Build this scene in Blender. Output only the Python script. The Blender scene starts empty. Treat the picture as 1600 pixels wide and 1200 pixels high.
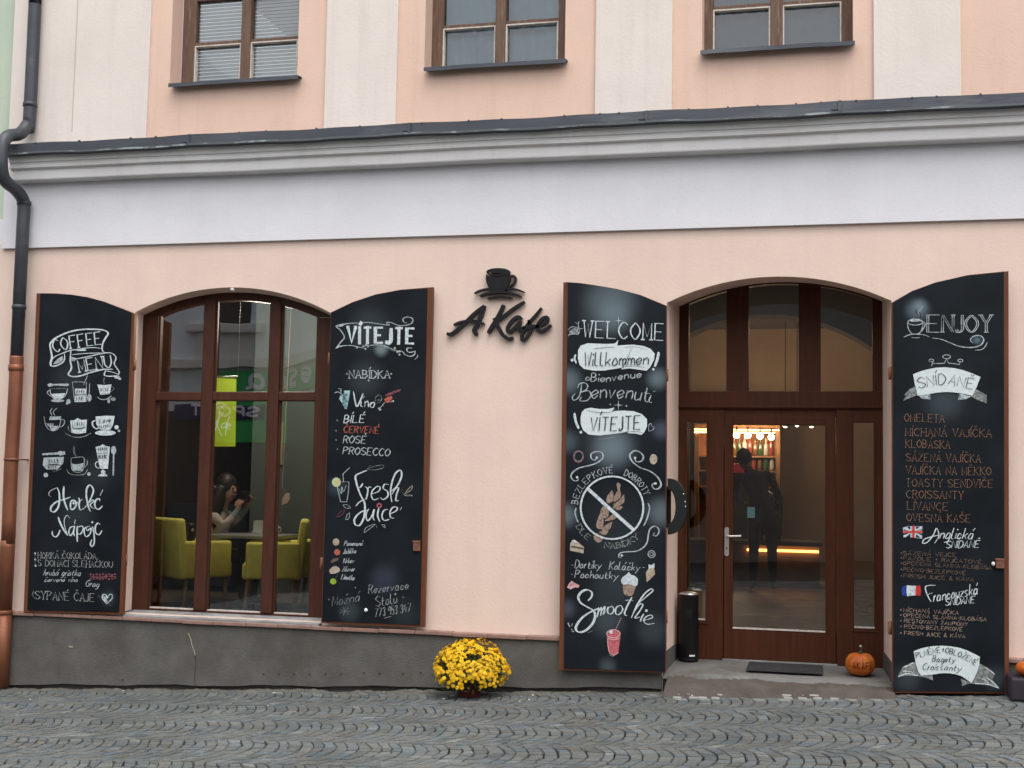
import bpy, bmesh, math, random
import numpy as np
from mathutils import Vector, Matrix
from math import sin, cos, pi, radians, hypot, atan2
random.seed(7)
RND = random.Random(11)
S = bpy.context.scene
COL = S.collection

# ------------------------------------------------------------------ camera, light, exposure
CAM = np.array([0.0, -10.3, 1.61])
FPX = 1979.77                                   # focal length in pixels of the 1600 px wide photograph
RT = np.array([0.97193946, 0.23456144, 0.01773744])
UP = np.array([8.81463168e-04, -7.90354616e-02, 9.96871415e-01])
FW = np.array([-0.23522948, 0.96888303, 0.07702444])
cam_d = bpy.data.cameras.new('camera'); cam = bpy.data.objects.new('camera', cam_d); COL.objects.link(cam)
cam_d.sensor_width = 36.0; cam_d.lens = FPX / 1600 * 36.0; cam_d.clip_start = 0.05; cam_d.clip_end = 500
M = Matrix.Identity(4)
for i in range(3):
    M[i][0] = RT[i]; M[i][1] = UP[i]; M[i][2] = -FW[i]; M[i][3] = CAM[i]
cam.matrix_world = M
S.camera = cam

SUN_EL, SUN_AZ = 64.0, 150.0                    # high, behind the photographer; overcast, so very soft
W = bpy.data.worlds.new('World'); S.world = W; W.use_nodes = True
wn = W.node_tree; bg = wn.nodes['Background']
sky = wn.nodes.new('ShaderNodeTexSky'); sky.sky_type = 'NISHITA'; sky.sun_disc = False
sky.sun_elevation = radians(SUN_EL); sky.sun_rotation = radians(SUN_AZ)
sky.air_density = 1.0; sky.dust_density = 4.0; sky.ozone_density = 1.0
hs = wn.nodes.new('ShaderNodeHueSaturation'); hs.inputs['Saturation'].default_value = 0.22
wn.links.new(sky.outputs[0], hs.inputs['Color']); wn.links.new(hs.outputs[0], bg.inputs['Color'])
bg.inputs['Strength'].default_value = 0.15
sun_d = bpy.data.lights.new('sun', 'SUN'); sun = bpy.data.objects.new('sun', sun_d); COL.objects.link(sun)
sun_d.energy = 0.9; sun_d.angle = radians(120); sun_d.color = (1.0, 0.97, 0.93)
sd = Vector((sin(radians(SUN_AZ)) * cos(radians(SUN_EL)), cos(radians(SUN_AZ)) * cos(radians(SUN_EL)), sin(radians(SUN_EL))))
sun.rotation_euler = sd.to_track_quat('Z', 'Y').to_euler()
S.view_settings.view_transform = 'Standard'; S.view_settings.look = 'None'
S.view_settings.exposure = 0.86; S.view_settings.gamma = 1.0
S.cycles.max_bounces = 8; S.cycles.transparent_max_bounces = 24
S.cycles.use_denoising = True
S.cycles.sample_clamp_indirect = 4.0

def at(u, v, y=0.0):
    d = FW * FPX + RT * (u - 800) - UP * (v - 600)
    p = CAM + d * ((y - CAM[1]) / d[1])
    return float(p[0]), float(p[1]), float(p[2])
def X(u, v, y=0.0): return at(u, v, y)[0]
def Z(u, v, y=0.0): return at(u, v, y)[2]
def street(x): return 0.0135 + 0.0491 * x

# ------------------------------------------------------------------ materials
def nt(name):
    m = bpy.data.materials.new(name); m.use_nodes = True
    return m, m.node_tree, m.node_tree.nodes['Principled BSDF']
def lin(c):
    return tuple(((x / 255) / 12.92 if x / 255 <= .04045 else ((x / 255 + .055) / 1.055) ** 2.4) for x in c)
def mat(name, col, rough=.7, metal=0., var=.12, scale=6., bump=.0, bscale=60., spec=.4, dirt=None, dscale=1.5, dlo=.5, dhi=.75, stretch=None, emit=None, streak=None):
    m, t, p = nt(name); L = t.links
    p.inputs['Roughness'].default_value = rough; p.inputs['Metallic'].default_value = metal
    p.inputs['Specular IOR Level'].default_value = spec
    tc = t.nodes.new('ShaderNodeTexCoord'); mp = t.nodes.new('ShaderNodeMapping')
    L.new(tc.outputs['Object'], mp.inputs['Vector'])
    if stretch: mp.inputs['Scale'].default_value = stretch
    def noise(sc, det=5.):
        n = t.nodes.new('ShaderNodeTexNoise'); n.inputs['Scale'].default_value = sc; n.inputs['Detail'].default_value = det
        n.inputs['Roughness'].default_value = .65
        L.new(mp.outputs[0], n.inputs['Vector']); return n
    n = noise(scale)
    mr = t.nodes.new('ShaderNodeMapRange'); mr.inputs['From Min'].default_value = .25; mr.inputs['From Max'].default_value = .75
    mr.inputs['To Min'].default_value = 1 - var; mr.inputs['To Max'].default_value = 1 + var
    L.new(n.outputs['Fac'], mr.inputs['Value'])
    mul = t.nodes.new('ShaderNodeVectorMath'); mul.operation = 'SCALE'; mul.inputs[0].default_value = col[:3]
    L.new(mr.outputs[0], mul.inputs['Scale'])
    out = mul.outputs[0]
    if dirt:
        nd = noise(dscale, 8.)
        r = t.nodes.new('ShaderNodeMapRange'); r.inputs['From Min'].default_value = dlo; r.inputs['From Max'].default_value = dhi
        r.inputs['To Max'].default_value = dirt[3] if len(dirt) > 3 else .5
        L.new(nd.outputs['Fac'], r.inputs['Value'])
        mx = t.nodes.new('ShaderNodeMix'); mx.data_type = 'RGBA'
        L.new(r.outputs[0], mx.inputs['Factor']); L.new(out, mx.inputs['A']); mx.inputs['B'].default_value = (*dirt[:3], 1)
        out = mx.outputs['Result']
    if streak:
        mp2 = t.nodes.new('ShaderNodeMapping'); mp2.inputs['Scale'].default_value = (5, 5, .35); L.new(tc.outputs['Object'], mp2.inputs['Vector'])
        ns = t.nodes.new('ShaderNodeTexNoise'); ns.inputs['Scale'].default_value = 1.6; ns.inputs['Detail'].default_value = 7; ns.inputs['Roughness'].default_value = .6; L.new(mp2.outputs[0], ns.inputs['Vector'])
        r = t.nodes.new('ShaderNodeMapRange'); r.inputs['From Min'].default_value = .5; r.inputs['From Max'].default_value = .8; r.inputs['To Max'].default_value = streak[3]
        L.new(ns.outputs['Fac'], r.inputs['Value'])
        mx = t.nodes.new('ShaderNodeMix'); mx.data_type = 'RGBA'; L.new(r.outputs[0], mx.inputs['Factor']); L.new(out, mx.inputs['A']); mx.inputs['B'].default_value = (*streak[:3], 1)
        out = mx.outputs['Result']
    L.new(out, p.inputs['Base Color'])
    if bump:
        nb = noise(bscale, 6.); b = t.nodes.new('ShaderNodeBump'); b.inputs['Strength'].default_value = bump; b.inputs['Distance'].default_value = .02
        L.new(nb.outputs['Fac'], b.inputs['Height']); L.new(b.outputs[0], p.inputs['Normal'])
    if emit:
        p.inputs['Emission Color'].default_value = (*emit[:3], 1); p.inputs['Emission Strength'].default_value = emit[3]
    return m

def plaster(name, col, dirt, var=.05, amt=.45, st=.22, bs=38):
    return mat(name, col, .88, var=var, scale=1.6, bump=.14, bscale=bs, spec=.12, dirt=(*dirt, amt), dscale=1.1, dlo=.48, dhi=.8, streak=(*[c * .62 for c in dirt], st))
def glass_mat(name, tint=(.86, .9, .88), refl=1.75, rough=.0, wav=0.):
    m = bpy.data.materials.new(name); m.use_nodes = True; t = m.node_tree; t.nodes.clear(); L = t.links
    o = t.nodes.new('ShaderNodeOutputMaterial'); mx = t.nodes.new('ShaderNodeMixShader')
    tr = t.nodes.new('ShaderNodeBsdfTransparent'); tr.inputs[0].default_value = (*tint, 1)
    g = t.nodes.new('ShaderNodeBsdfGlossy'); g.inputs['Roughness'].default_value = rough; g.inputs['Color'].default_value = (.95, .97, 1, 1)
    f = t.nodes.new('ShaderNodeFresnel'); f.inputs['IOR'].default_value = refl
    if wav:
        tc = t.nodes.new('ShaderNodeTexCoord'); n = t.nodes.new('ShaderNodeTexNoise'); n.inputs['Scale'].default_value = 2.2; n.inputs['Detail'].default_value = 1
        L.new(tc.outputs['Object'], n.inputs['Vector'])
        b = t.nodes.new('ShaderNodeBump'); b.inputs['Strength'].default_value = wav; b.inputs['Distance'].default_value = .05
        L.new(n.outputs['Fac'], b.inputs['Height']); L.new(b.outputs[0], g.inputs['Normal'])
    L.new(f.outputs[0], mx.inputs[0]); L.new(tr.outputs[0], mx.inputs[1]); L.new(g.outputs[0], mx.inputs[2]); L.new(mx.outputs[0], o.inputs[0])
    return m
def emis(name, col, s):
    m = bpy.data.materials.new(name); m.use_nodes = True; t = m.node_tree; p = t.nodes['Principled BSDF']
    p.inputs['Base Color'].default_value = (*col, 1); p.inputs['Emission Color'].default_value = (*col, 1); p.inputs['Emission Strength'].default_value = s
    return m
def chalk_mat(name, col, cover=.92, grain=.55):
    """dry chalk or chalk paint: grainy coverage that lets the board show through"""
    m, t, p = nt(name); L = t.links
    p.inputs['Roughness'].default_value = .9; p.inputs['Specular IOR Level'].default_value = .1
    p.inputs['Base Color'].default_value = (*col, 1)
    tc = t.nodes.new('ShaderNodeTexCoord'); n = t.nodes.new('ShaderNodeTexNoise'); n.inputs['Scale'].default_value = 55; n.inputs['Detail'].default_value = 4
    L.new(tc.outputs['Object'], n.inputs['Vector'])
    r = t.nodes.new('ShaderNodeMapRange'); r.inputs['From Min'].default_value = .3; r.inputs['From Max'].default_value = .62
    r.inputs['To Min'].default_value = cover * (1 - grain); r.inputs['To Max'].default_value = cover
    L.new(n.outputs['Fac'], r.inputs['Value']); L.new(r.outputs[0], p.inputs['Alpha'])
    return m

MT = {}
MT['pink'] = plaster('pale_pink_plaster', (.715, .558, .475), (.64, .505, .435), amt=.4, st=.10)
MT['jamb'] = plaster('pink_plaster_reveal', (.76, .575, .48), (.64, .49, .41))
MT['salmon'] = plaster('salmon_plaster', (.685, .485, .39), (.60, .43, .35), amt=.6, st=.18)
MT['cream'] = plaster('cream_plaster', (.68, .61, .56), (.60, .53, .48), amt=.6, st=.2)
MT['white'] = plaster('white_frieze_plaster', (.685, .675, .70), (.635, .625, .64), amt=.5, st=.07)
MT['cornice'] = plaster('cornice_stucco', (.70, .685, .68), (.58, .55, .53), amt=.5)
MT['green'] = plaster('green_plaster', (.46, .53, .43), (.40, .46, .38))
MT['plinth'] = mat('grey_plinth_render', (.108, .103, .095), .9, var=.24, scale=3.5, bump=.35, bscale=70, spec=.15, dirt=(.07, .062, .05, .55), dscale=2.2, dlo=.48, dhi=.7)
MT['ledge'] = mat('brown_ledge_tile', (.26, .155, .125), .6, var=.25, scale=9, bump=.1, dirt=(.12, .075, .06, .5), dscale=6)
MT['tin'] = mat('dark_sheet_tin', (.055, .061, .074), .5, .25, var=.25, scale=4, bump=.06, bscale=12, dirt=(.15, .16, .17, .6), dscale=3, dlo=.52, dhi=.7, stretch=(.25, 1, 1.5))
MT['pipe'] = mat('dark_painted_tin_pipe', (.05, .056, .066), .45, .2, var=.2, scale=5, dirt=(.12, .13, .13, .5), dscale=4, dlo=.58, dhi=.75)
MT['copper'] = mat('copper_pipe', (.21, .078, .042), .5, .4, var=.3, scale=5, bump=.05, bscale=15, dirt=(.16, .06, .04, .7), dscale=3, dlo=.48, dhi=.7, stretch=(1, 1, .5))
MT['sillgrey'] = mat('grey_stone_sill', (.24, .24, .24), .75, var=.25, scale=6, bump=.15, dirt=(.12, .12, .12, .6), dscale=5, dlo=.45, dhi=.6)
MT['wood_win'] = mat('red_brown_window_wood', (.060, .023, .014), .48, spec=.16, var=.28, scale=7, bump=.04, bscale=30, stretch=(4, 4, .5), dirt=(.05, .022, .016, .6), dscale=4)
MT['wood_door'] = mat('dark_brown_door_wood', (.062, .020, .009), .48, spec=.14, var=.28, scale=7, bump=.04, bscale=30, stretch=(4, 4, .4), dirt=(.045, .018, .011, .6), dscale=4)
MT['wood_old'] = mat('weathered_brown_wood', (.12, .068, .045), .7, var=.35, scale=8, bump=.12, bscale=30, stretch=(5, 5, .6), dirt=(.26, .19, .14, .6), dscale=6, dlo=.56, dhi=.68)
MT['putty'] = mat('pale_window_putty', (.55, .50, .45), .8, var=.2, scale=20, dirt=(.25, .18, .14, .6), dscale=14)
MT['shutter'] = mat('brown_shutter_wood', (.125, .044, .022), .5, spec=.2, var=.3, scale=6, bump=.06, bscale=25, stretch=(4, 4, .5), dirt=(.08, .036, .025, .6), dscale=3)
MT['rust'] = mat('rusty_brown_iron', (.20, .085, .055), .65, .2, var=.3, scale=20, dirt=(.09, .04, .03, .6), dscale=12)
MT['glass'] = glass_mat('window_glass', tint=(.9, .9, .88), refl=2.8, wav=.012)
MT['glass_door'] = glass_mat('door_glass', tint=(.72, .70, .67), refl=2.15, wav=.01)
MT['glass_old'] = glass_mat('old_upper_window_glass', tint=(.8, .84, .86), refl=1.75, rough=.02, wav=.06)
MT['blind'] = mat('white_window_blind', (.7, .69, .66), .8, var=.06)
MT['dark_in'] = mat('dark_interior', (.07, .085, .095), .9)
MT['blackpaint'] = mat('black_sign_paint', (.009, .009, .011), .5, spec=.2, var=.2, scale=10)
MT['black'] = mat('black_powder_coat', (.008, .0075, .009), .4, spec=.25)
MT['steel'] = mat('brushed_steel', (.55, .53, .5), .32, .85, var=.1)
MT['concrete'] = mat('worn_concrete_step', (.155, .152, .145), .85, var=.25, scale=5, bump=.3, bscale=40, dirt=(.085, .075, .062, .75), dscale=2.6, dlo=.45, dhi=.62)
MT['earth'] = mat('dirty_concrete_ramp', (.075, .062, .052), .95, var=.3, scale=9, bump=.6, bscale=45, dirt=(.14, .125, .105, .5), dscale=5)
MT['joint'] = mat('dark_joint_sand', (.018, .018, .017), .95, var=.3, scale=30, bump=.3, bscale=80, dirt=(.04, .042, .025, .5), dscale=3)
MT['mat'] = mat('dark_rubber_mat', (.035, .035, .036), .8, var=.3, scale=60, bump=.5, bscale=160)
CH = {}
CH['w'] = chalk_mat('white_chalk_paint', (.62, .69, .72), .93, .42)
CH['s'] = chalk_mat('soft_white_chalk', (.53, .59, .62), .78, .55)
CH['d'] = chalk_mat('faded_white_chalk', (.45, .49, .47), .55, .65)
CH['dd'] = chalk_mat('very_faded_chalk', (.38, .42, .45), .38, .7)
CH['fill'] = chalk_mat('white_chalk_fill', (.62, .69, .69), .97, .12)
CH['br'] = chalk_mat('brown_chalk', (.40, .205, .125), .62, .5)
CH['brd'] = chalk_mat('faded_brown_chalk', (.34, .21, .15), .5, .55)
CH['tan'] = chalk_mat('tan_chalk', (.42, .30, .24), .75, .5)
CH['rd'] = chalk_mat('dull_red_chalk', (.52, .14, .10), .85, .4)
CH['red'] = chalk_mat('bright_red_chalk', (.55, .045, .04), .9, .25)
CH['pk'] = chalk_mat('pink_chalk', (.60, .16, .18), .85, .35)
CH['pkd'] = chalk_mat('faded_pink_chalk', (.42, .13, .16), .5, .6)
CH['lp'] = chalk_mat('light_pink_chalk', (.74, .42, .43), .85, .35)
CH['bl'] = chalk_mat('blue_chalk', (.03, .07, .32), .85, .3)
CH['navy'] = chalk_mat('dark_blue_chalk', (.012, .018, .05), .95, .1)
CH['gr'] = chalk_mat('green_chalk', (.30, .46, .05), .85, .35)
CH['grd'] = chalk_mat('faded_green_chalk', (.12, .20, .12), .5, .5)
CH['ye'] = chalk_mat('pale_yellow_chalk', (.62, .62, .36), .85, .35)
CH['be'] = chalk_mat('beige_chalk', (.55, .46, .36), .8, .4)
CH['or'] = chalk_mat('orange_chalk', (.48, .20, .06), .7, .45)
CH['aq'] = chalk_mat('aqua_chalk', (.42, .66, .70), .85, .4)
CH['ink'] = chalk_mat('black_marker', (.014, .018, .022), .95, .1)

# ------------------------------------------------------------------ mesh helpers
class MB:
    def __init__(s): s.v = []; s.f = []; s.m = []; s.sm = []
    def add(s, vs, fs, m=0, smooth=False):
        b = len(s.v); s.v += [tuple(map(float, p)) for p in vs]
        for f in fs: s.f.append([b + i for i in f]); s.m.append(m); s.sm.append(smooth)
    def box(s, x0, x1, y0, y1, z0, z1, m=0, b=0.):
        if x0 > x1: x0, x1 = x1, x0
        if y0 > y1: y0, y1 = y1, y0
        if z0 > z1: z0, z1 = z1, z0
        if b <= 0:
            s.add([(x, y, z) for z in (z0, z1) for y in (y0, y1) for x in (x0, x1)],
                  [(0, 2, 3, 1), (4, 5, 7, 6), (0, 1, 5, 4), (2, 6, 7, 3), (0, 4, 6, 2), (1, 3, 7, 5)], m); return
        b = min(b, (x1 - x0) / 2.1, (y1 - y0) / 2.1, (z1 - z0) / 2.1)
        bm = bmesh.new(); bmesh.ops.create_cube(bm, size=1)
        for v in bm.verts: v.co = ((x0 + x1) / 2 + v.co.x * (x1 - x0), (y0 + y1) / 2 + v.co.y * (y1 - y0), (z0 + z1) / 2 + v.co.z * (z1 - z0))
        bmesh.ops.bevel(bm, geom=bm.edges[:], offset=b, segments=2, profile=.5, affect='EDGES')
        s.bm(bm, m)
    def bm(s, bm, m=0, smooth=False):
        bm.verts.index_update()
        s.add([v.co for v in bm.verts], [[v.index for v in f.verts] for f in bm.faces], m, smooth); bm.free()
    def prism(s, poly, y0, y1, m=0, back=True):
        """poly: (x,z) list, extruded along y (y0 is the front)"""
        n = len(poly); a = sum(poly[i][0] * poly[(i + 1) % n][1] - poly[(i + 1) % n][0] * poly[i][1] for i in range(n))
        if a < 0: poly = poly[::-1]
        s.add([(x, y0, z) for x, z in poly] + [(x, y1, z) for x, z in poly],
              [list(range(n))] + ([list(range(2 * n - 1, n - 1, -1))] if back else []) + [[i, n + i, n + (i + 1) % n, (i + 1) % n] for i in range(n)], m)
    def tube(s, path, r, n=12, m=0, caps=True, smooth=True):
        P = [Vector(p) for p in path]; k = len(P)
        R = r if isinstance(r, (list, tuple)) else [r] * k
        up = None; vs = []
        for i in range(k):
            t = (P[min(i + 1, k - 1)] - P[max(i - 1, 0)]).normalized()
            if up is None:
                up = Vector((0, 0, 1)) if abs(t.z) < .9 else Vector((1, 0, 0))
            up = (up - t * up.dot(t)).normalized(); sd_ = t.cross(up)
            vs += [P[i] + (sd_ * cos(2 * pi * j / n) + up * sin(2 * pi * j / n)) * R[i] for j in range(n)]
        fs = [[i * n + j, i * n + (j + 1) % n, (i + 1) * n + (j + 1) % n, (i + 1) * n + j] for i in range(k - 1) for j in range(n)]
        s.add(vs, fs, m, smooth)
        if caps:
            b = len(s.v) - n * k
            s.f.append([b + j for j in range(n)][::-1]); s.m.append(m); s.sm.append(False)
            s.f.append([b + (k - 1) * n + j for j in range(n)]); s.m.append(m); s.sm.append(False)
    def lathe(s, prof, c, n=24, m=0, smooth=True, caps=True, fn=None):
        k = len(prof); vs = []
        for r, z in prof:
            for j in range(n):
                a = 2 * pi * j / n; q = fn(a, r, z) if fn else r
                vs.append((c[0] + q * cos(a), c[1] + q * sin(a), c[2] + z))
        fs = [[i * n + j, i * n + (j + 1) % n, (i + 1) * n + (j + 1) % n, (i + 1) * n + j] for i in range(k - 1) for j in range(n)]
        s.add(vs, fs, m, smooth)
        if caps:
            b = len(s.v) - n * k
            s.f.append([b + j for j in range(n)][::-1]); s.m.append(m); s.sm.append(False)
            s.f.append([b + (k - 1) * n + j for j in range(n)]); s.m.append(m); s.sm.append(False)
    def ball(s, c, r, m=0, seg=16, ring=10):
        r = r if isinstance(r, (list, tuple)) else (r, r, r)
        vs = [(c[0], c[1], c[2] - r[2])]
        for i in range(1, ring):
            a = -pi / 2 + pi * i / ring
            vs += [(c[0] + r[0] * cos(a) * cos(2 * pi * j / seg), c[1] + r[1] * cos(a) * sin(2 * pi * j / seg), c[2] + r[2] * sin(a)) for j in range(seg)]
        vs.append((c[0], c[1], c[2] + r[2])); t = len(vs) - 1
        fs = [[0, 1 + (j + 1) % seg, 1 + j] for j in range(seg)]
        for i in range(ring - 2):
            fs += [[1 + i * seg + j, 1 + i * seg + (j + 1) % seg, 1 + (i + 1) * seg + (j + 1) % seg, 1 + (i + 1) * seg + j] for j in range(seg)]
        b = 1 + (ring - 2) * seg
        fs += [[b + j, b + (j + 1) % seg, t] for j in range(seg)]
        s.add(vs, fs, m, True)
    def build(s, name, mats, parent=None):
        me = bpy.data.meshes.new(name); me.from_pydata(s.v, [], s.f); me.validate()
        mats = mats if isinstance(mats, (list, tuple)) else [mats]
        for q in mats: me.materials.append(q)
        if len(me.polygons) == len(s.f):
            me.polygons.foreach_set('material_index', s.m); me.polygons.foreach_set('use_smooth', s.sm)
        me.update()
        o = bpy.data.objects.new(name, me); COL.objects.link(o)
        if parent: par(o, parent)
        return o
def world_of(o):
    m = Matrix.Identity(4)
    while o is not None:
        m = (o.matrix_parent_inverse @ o.matrix_basis if o.parent else o.matrix_basis) @ m
        o = o.parent
    return m
def par(o, p):
    o.parent = p; o.matrix_parent_inverse = world_of(p).inverted()
def tag(o, label=None, cat=None, group=None, kind=None):
    if label: o['label'] = label
    if cat: o['category'] = cat
    if group: o['group'] = group
    if kind: o['kind'] = kind
    return o
def empty(name, loc, label=None, cat=None, group=None, rz=0):
    o = bpy.data.objects.new(name, None); o.empty_display_size = .1; COL.objects.link(o)
    o.location = loc; o.rotation_euler = (0, 0, rz)
    return tag(o, label, cat, group)
def copy_tree(o, parent=None):
    c = o.copy(); COL.objects.link(c)
    if parent:
        mi = o.matrix_parent_inverse.copy(); c.parent = parent; c.matrix_parent_inverse = mi
    for ch in list(o.children): copy_tree(ch, c)
    return c
def arc3(a, b, c, n=24):
    """points on the circle through a (left), b (apex), c (right)"""
    (x1, y1), (x2, y2), (x3, y3) = a, b, c
    d = 2 * (x1 * (y2 - y3) + x2 * (y3 - y1) + x3 * (y1 - y2))
    ux = ((x1 * x1 + y1 * y1) * (y2 - y3) + (x2 * x2 + y2 * y2) * (y3 - y1) + (x3 * x3 + y3 * y3) * (y1 - y2)) / d
    uy = ((x1 * x1 + y1 * y1) * (x3 - x2) + (x2 * x2 + y2 * y2) * (x1 - x3) + (x3 * x3 + y3 * y3) * (x2 - x1)) / d
    r = hypot(x1 - ux, y1 - uy)
    return [(x1 + (x3 - x1) * i / n, uy + math.sqrt(max(0, r * r - (x1 + (x3 - x1) * i / n - ux) ** 2))) for i in range(n + 1)]
def arc_fn(pts):
    xs = [p[0] for p in pts]; zs = [p[1] for p in pts]
    return lambda x: float(np.interp(x, xs, zs))
def wall_sheet(mb, x0, x1, z0, z1, y, holes, m=0, flip=False, step=1.2):
    """a flat wall in the xz plane at y with holes (hx0,hx1,bottom,topfn)"""
    xs = {x0, x1}
    for h in holes:
        xs |= {h[0], h[1]}
        if callable(h[3]): xs |= {h[0] + (h[1] - h[0]) * i / 24 for i in range(25)}
    k = x0
    while k < x1: xs.add(k); k += step
    xs = sorted(x for x in xs if x0 - 1e-6 <= x <= x1 + 1e-6)
    for a, b in zip(xs, xs[1:]):
        if b - a < 1e-6: continue
        h = next((h for h in holes if h[0] - 1e-6 <= a and b <= h[1] + 1e-6), None)
        zf = z0 if callable(z0) else (lambda x: z0)
        def quad(za, zb, zc, zd):
            q = [(a, y, za), (b, y, zb), (b, y, zc), (a, y, zd)]
            mb.add(q[::-1] if flip else q, [(0, 1, 2, 3)], m)
        if h is None: quad(zf(a), zf(b), z1, z1)
        else:
            if h[2] is not None and h[2] > zf(a) + 1e-4: quad(zf(a), zf(b), h[2], h[2])
            tf = h[3] if callable(h[3]) else (lambda x: h[3])
            if tf(a) < z1 - 1e-4 or tf(b) < z1 - 1e-4: quad(tf(a), tf(b), z1, z1)
def catmull(P, per=6):
    if len(P) < 3: return P
    out = []
    for i in range(len(P) - 1):
        p0 = P[max(i - 1, 0)]; p1 = P[i]; p2 = P[i + 1]; p3 = P[min(i + 2, len(P) - 1)]
        for k in range(per):
            t = k / per; t2 = t * t; t3 = t2 * t
            out.append(tuple(.5 * (2 * p1[j] + (p2[j] - p0[j]) * t + (2 * p0[j] - 5 * p1[j] + 4 * p2[j] - p3[j]) * t2 + (3 * p1[j] - p0[j] - 3 * p2[j] + p3[j]) * t3) for j in range(len(p1))))
    out.append(P[-1]); return out
# ------------------------------------------------------------------ the street and its setts
GX0, GX1 = -9.6, 4.4
def quad_sheet(name, m, pts, kind=None, parent=None):
    mb = MB(); mb.add(pts, [(0, 1, 2, 3)]); o = mb.build(name, m, parent)
    if kind: o['kind'] = kind
    return o
quad_sheet('ground', MT['joint'], [(-40, -40, street(-40) - .03), (40, -40, street(40) - .03), (40, 12, street(40) - .03), (-40, 12, street(-40) - .03)], 'structure')
def cobbles():
    """segment-arch paving: bands along the wall, in each band rows of small setts laid in arcs bulging to the right"""
    rg = np.random.default_rng(4)
    V = []; F = []; C = []; nv = 0
    band, nst = .70, 8
    nb = 15
    for b in range(nb):
        ytop = -.14 - b * band; sag = .125 + rg.uniform(-.02, .02)
        x = GX0 - .4 + rg.uniform(0, .1); cols = []
        while x < GX1 + .2:
            cols.append(x); x += rg.uniform(.070, .098)
        cols = np.array(cols)
        nn = len(cols)
        wob = np.cumsum(rg.normal(0, .006, nn)) * .3
        tt = np.linspace(0, 1, nst + 1)
        tj = np.clip(tt[None, :] + rg.normal(0, .022, (nn, nst + 1)) * (tt[None, :] > 0) * (tt[None, :] < 1), 0, 1)
        px = cols[:, None] + sag * (1 - (2 * tj - 1) ** 2) ** 1.0 + wob[:, None] + rg.normal(0, .005, tj.shape)
        py = ytop - tj * band + .02 * np.sin(cols * 2.1 + b)[:, None]
        for i in range(nn - 1):
            off = rg.uniform(-.4, .4) / nst
            for j in range(nst):
                q = np.array([[px[i, j], py[i, j]], [px[i, j + 1], py[i, j + 1]], [px[i + 1, j + 1], py[i + 1, j + 1]], [px[i + 1, j], py[i + 1, j]]])
                if q[:, 0].min() < GX0 or q[:, 0].max() > GX1: continue
                c = q.mean(0)
                q += (rg.normal(0, .0035, (4, 2)))
                q[:, 1] += off * band * .12
                gap = .93 + rg.uniform(-.03, .03)
                q = c + (q - c) * np.array([gap - .02, gap])
                top = c + (q - c) * np.array([.90, .92])
                mid = (q + top) / 2 * .6 + q * .4
                h = .006 + rg.normal(0, .0018); tilt = rg.normal(0, .025, 2)
                z0 = .0135 + .0491 * c[0]
                vs = []
                for k in range(4): vs.append((q[k, 0], q[k, 1], .0135 + .0491 * q[k, 0] - .03))
                for k in range(4): vs.append((mid[k, 0], mid[k, 1], .0135 + .0491 * mid[k, 0] + h * .55 - .006))
                for k in range(4):
                    d = top[k] - c
                    vs.append((top[k, 0], top[k, 1], .0135 + .0491 * top[k, 0] + h + d @ tilt * .6))
                V += vs; o = nv; nv += 12
                for k in range(4):
                    k2 = (k + 1) % 4
                    F.append((o + k, o + k2, o + 4 + k2, o + 4 + k)); F.append((o + 4 + k, o + 4 + k2, o + 8 + k2, o + 8 + k))
                F.append((o + 8, o + 9, o + 10, o + 11))
                g = rg.normal(1, .10)
                if rg.random() < .06: g *= 1.3
                col = np.array([.116, .125, .122]) * g + np.array([.006, .001, -.005]) * rg.normal(0, 1)
                if c[1] > -.42 and -1.3 < c[0] < .55 and rg.random() < .35: col = np.array([.22, .23, .215]) * rg.uniform(.8, 1.1)
                C += [np.clip(col, .03, .6)] * 9
    me = bpy.data.meshes.new('cobbled_street'); me.from_pydata(V, [], F)
    at_ = me.attributes.new('stone', 'FLOAT_COLOR', 'FACE')
    at_.data.foreach_set('color', np.hstack([np.array(C), np.ones((len(C), 1))]).astype(np.float32).ravel())
    m, t, p = nt('granite_setts'); L = t.links
    a = t.nodes.new('ShaderNodeAttribute'); a.attribute_name = 'stone'
    tc = t.nodes.new('ShaderNodeTexCoord')
    n = t.nodes.new('ShaderNodeTexNoise'); n.inputs['Scale'].default_value = 70; n.inputs['Detail'].default_value = 6
    n2 = t.nodes.new('ShaderNodeTexNoise'); n2.inputs['Scale'].default_value = 1.1; n2.inputs['Detail'].default_value = 4
    for q in (n, n2): L.new(tc.outputs['Object'], q.inputs['Vector'])
    r = t.nodes.new('ShaderNodeMapRange'); r.inputs['From Min'].default_value = .3; r.inputs['From Max'].default_value = .7; r.inputs['To Min'].default_value = .72; r.inputs['To Max'].default_value = 1.25
    L.new(n.outputs['Fac'], r.inputs['Value'])
    r2 = t.nodes.new('ShaderNodeMapRange'); r2.inputs['From Min'].default_value = .3; r2.inputs['From Max'].default_value = .7; r2.inputs['To Min'].default_value = .8; r2.inputs['To Max'].default_value = 1.15
    L.new(n2.outputs['Fac'], r2.inputs['Value'])
    mm = t.nodes.new('ShaderNodeMath'); mm.operation = 'MULTIPLY'; L.new(r.outputs[0], mm.inputs[0]); L.new(r2.outputs[0], mm.inputs[1])
    vm = t.nodes.new('ShaderNodeVectorMath'); vm.operation = 'SCALE'; L.new(a.outputs['Color'], vm.inputs[0]); L.new(mm.outputs[0], vm.inputs['Scale'])
    L.new(vm.outputs[0], p.inputs['Base Color']); p.inputs['Roughness'].default_value = .72; p.inputs['Specular IOR Level'].default_value = .25
    b = t.nodes.new('ShaderNodeBump'); b.inputs['Strength'].default_value = .35; b.inputs['Distance'].default_value = .006
    L.new(n.outputs['Fac'], b.inputs['Height']); L.new(b.outputs[0], p.inputs['Normal'])
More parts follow.
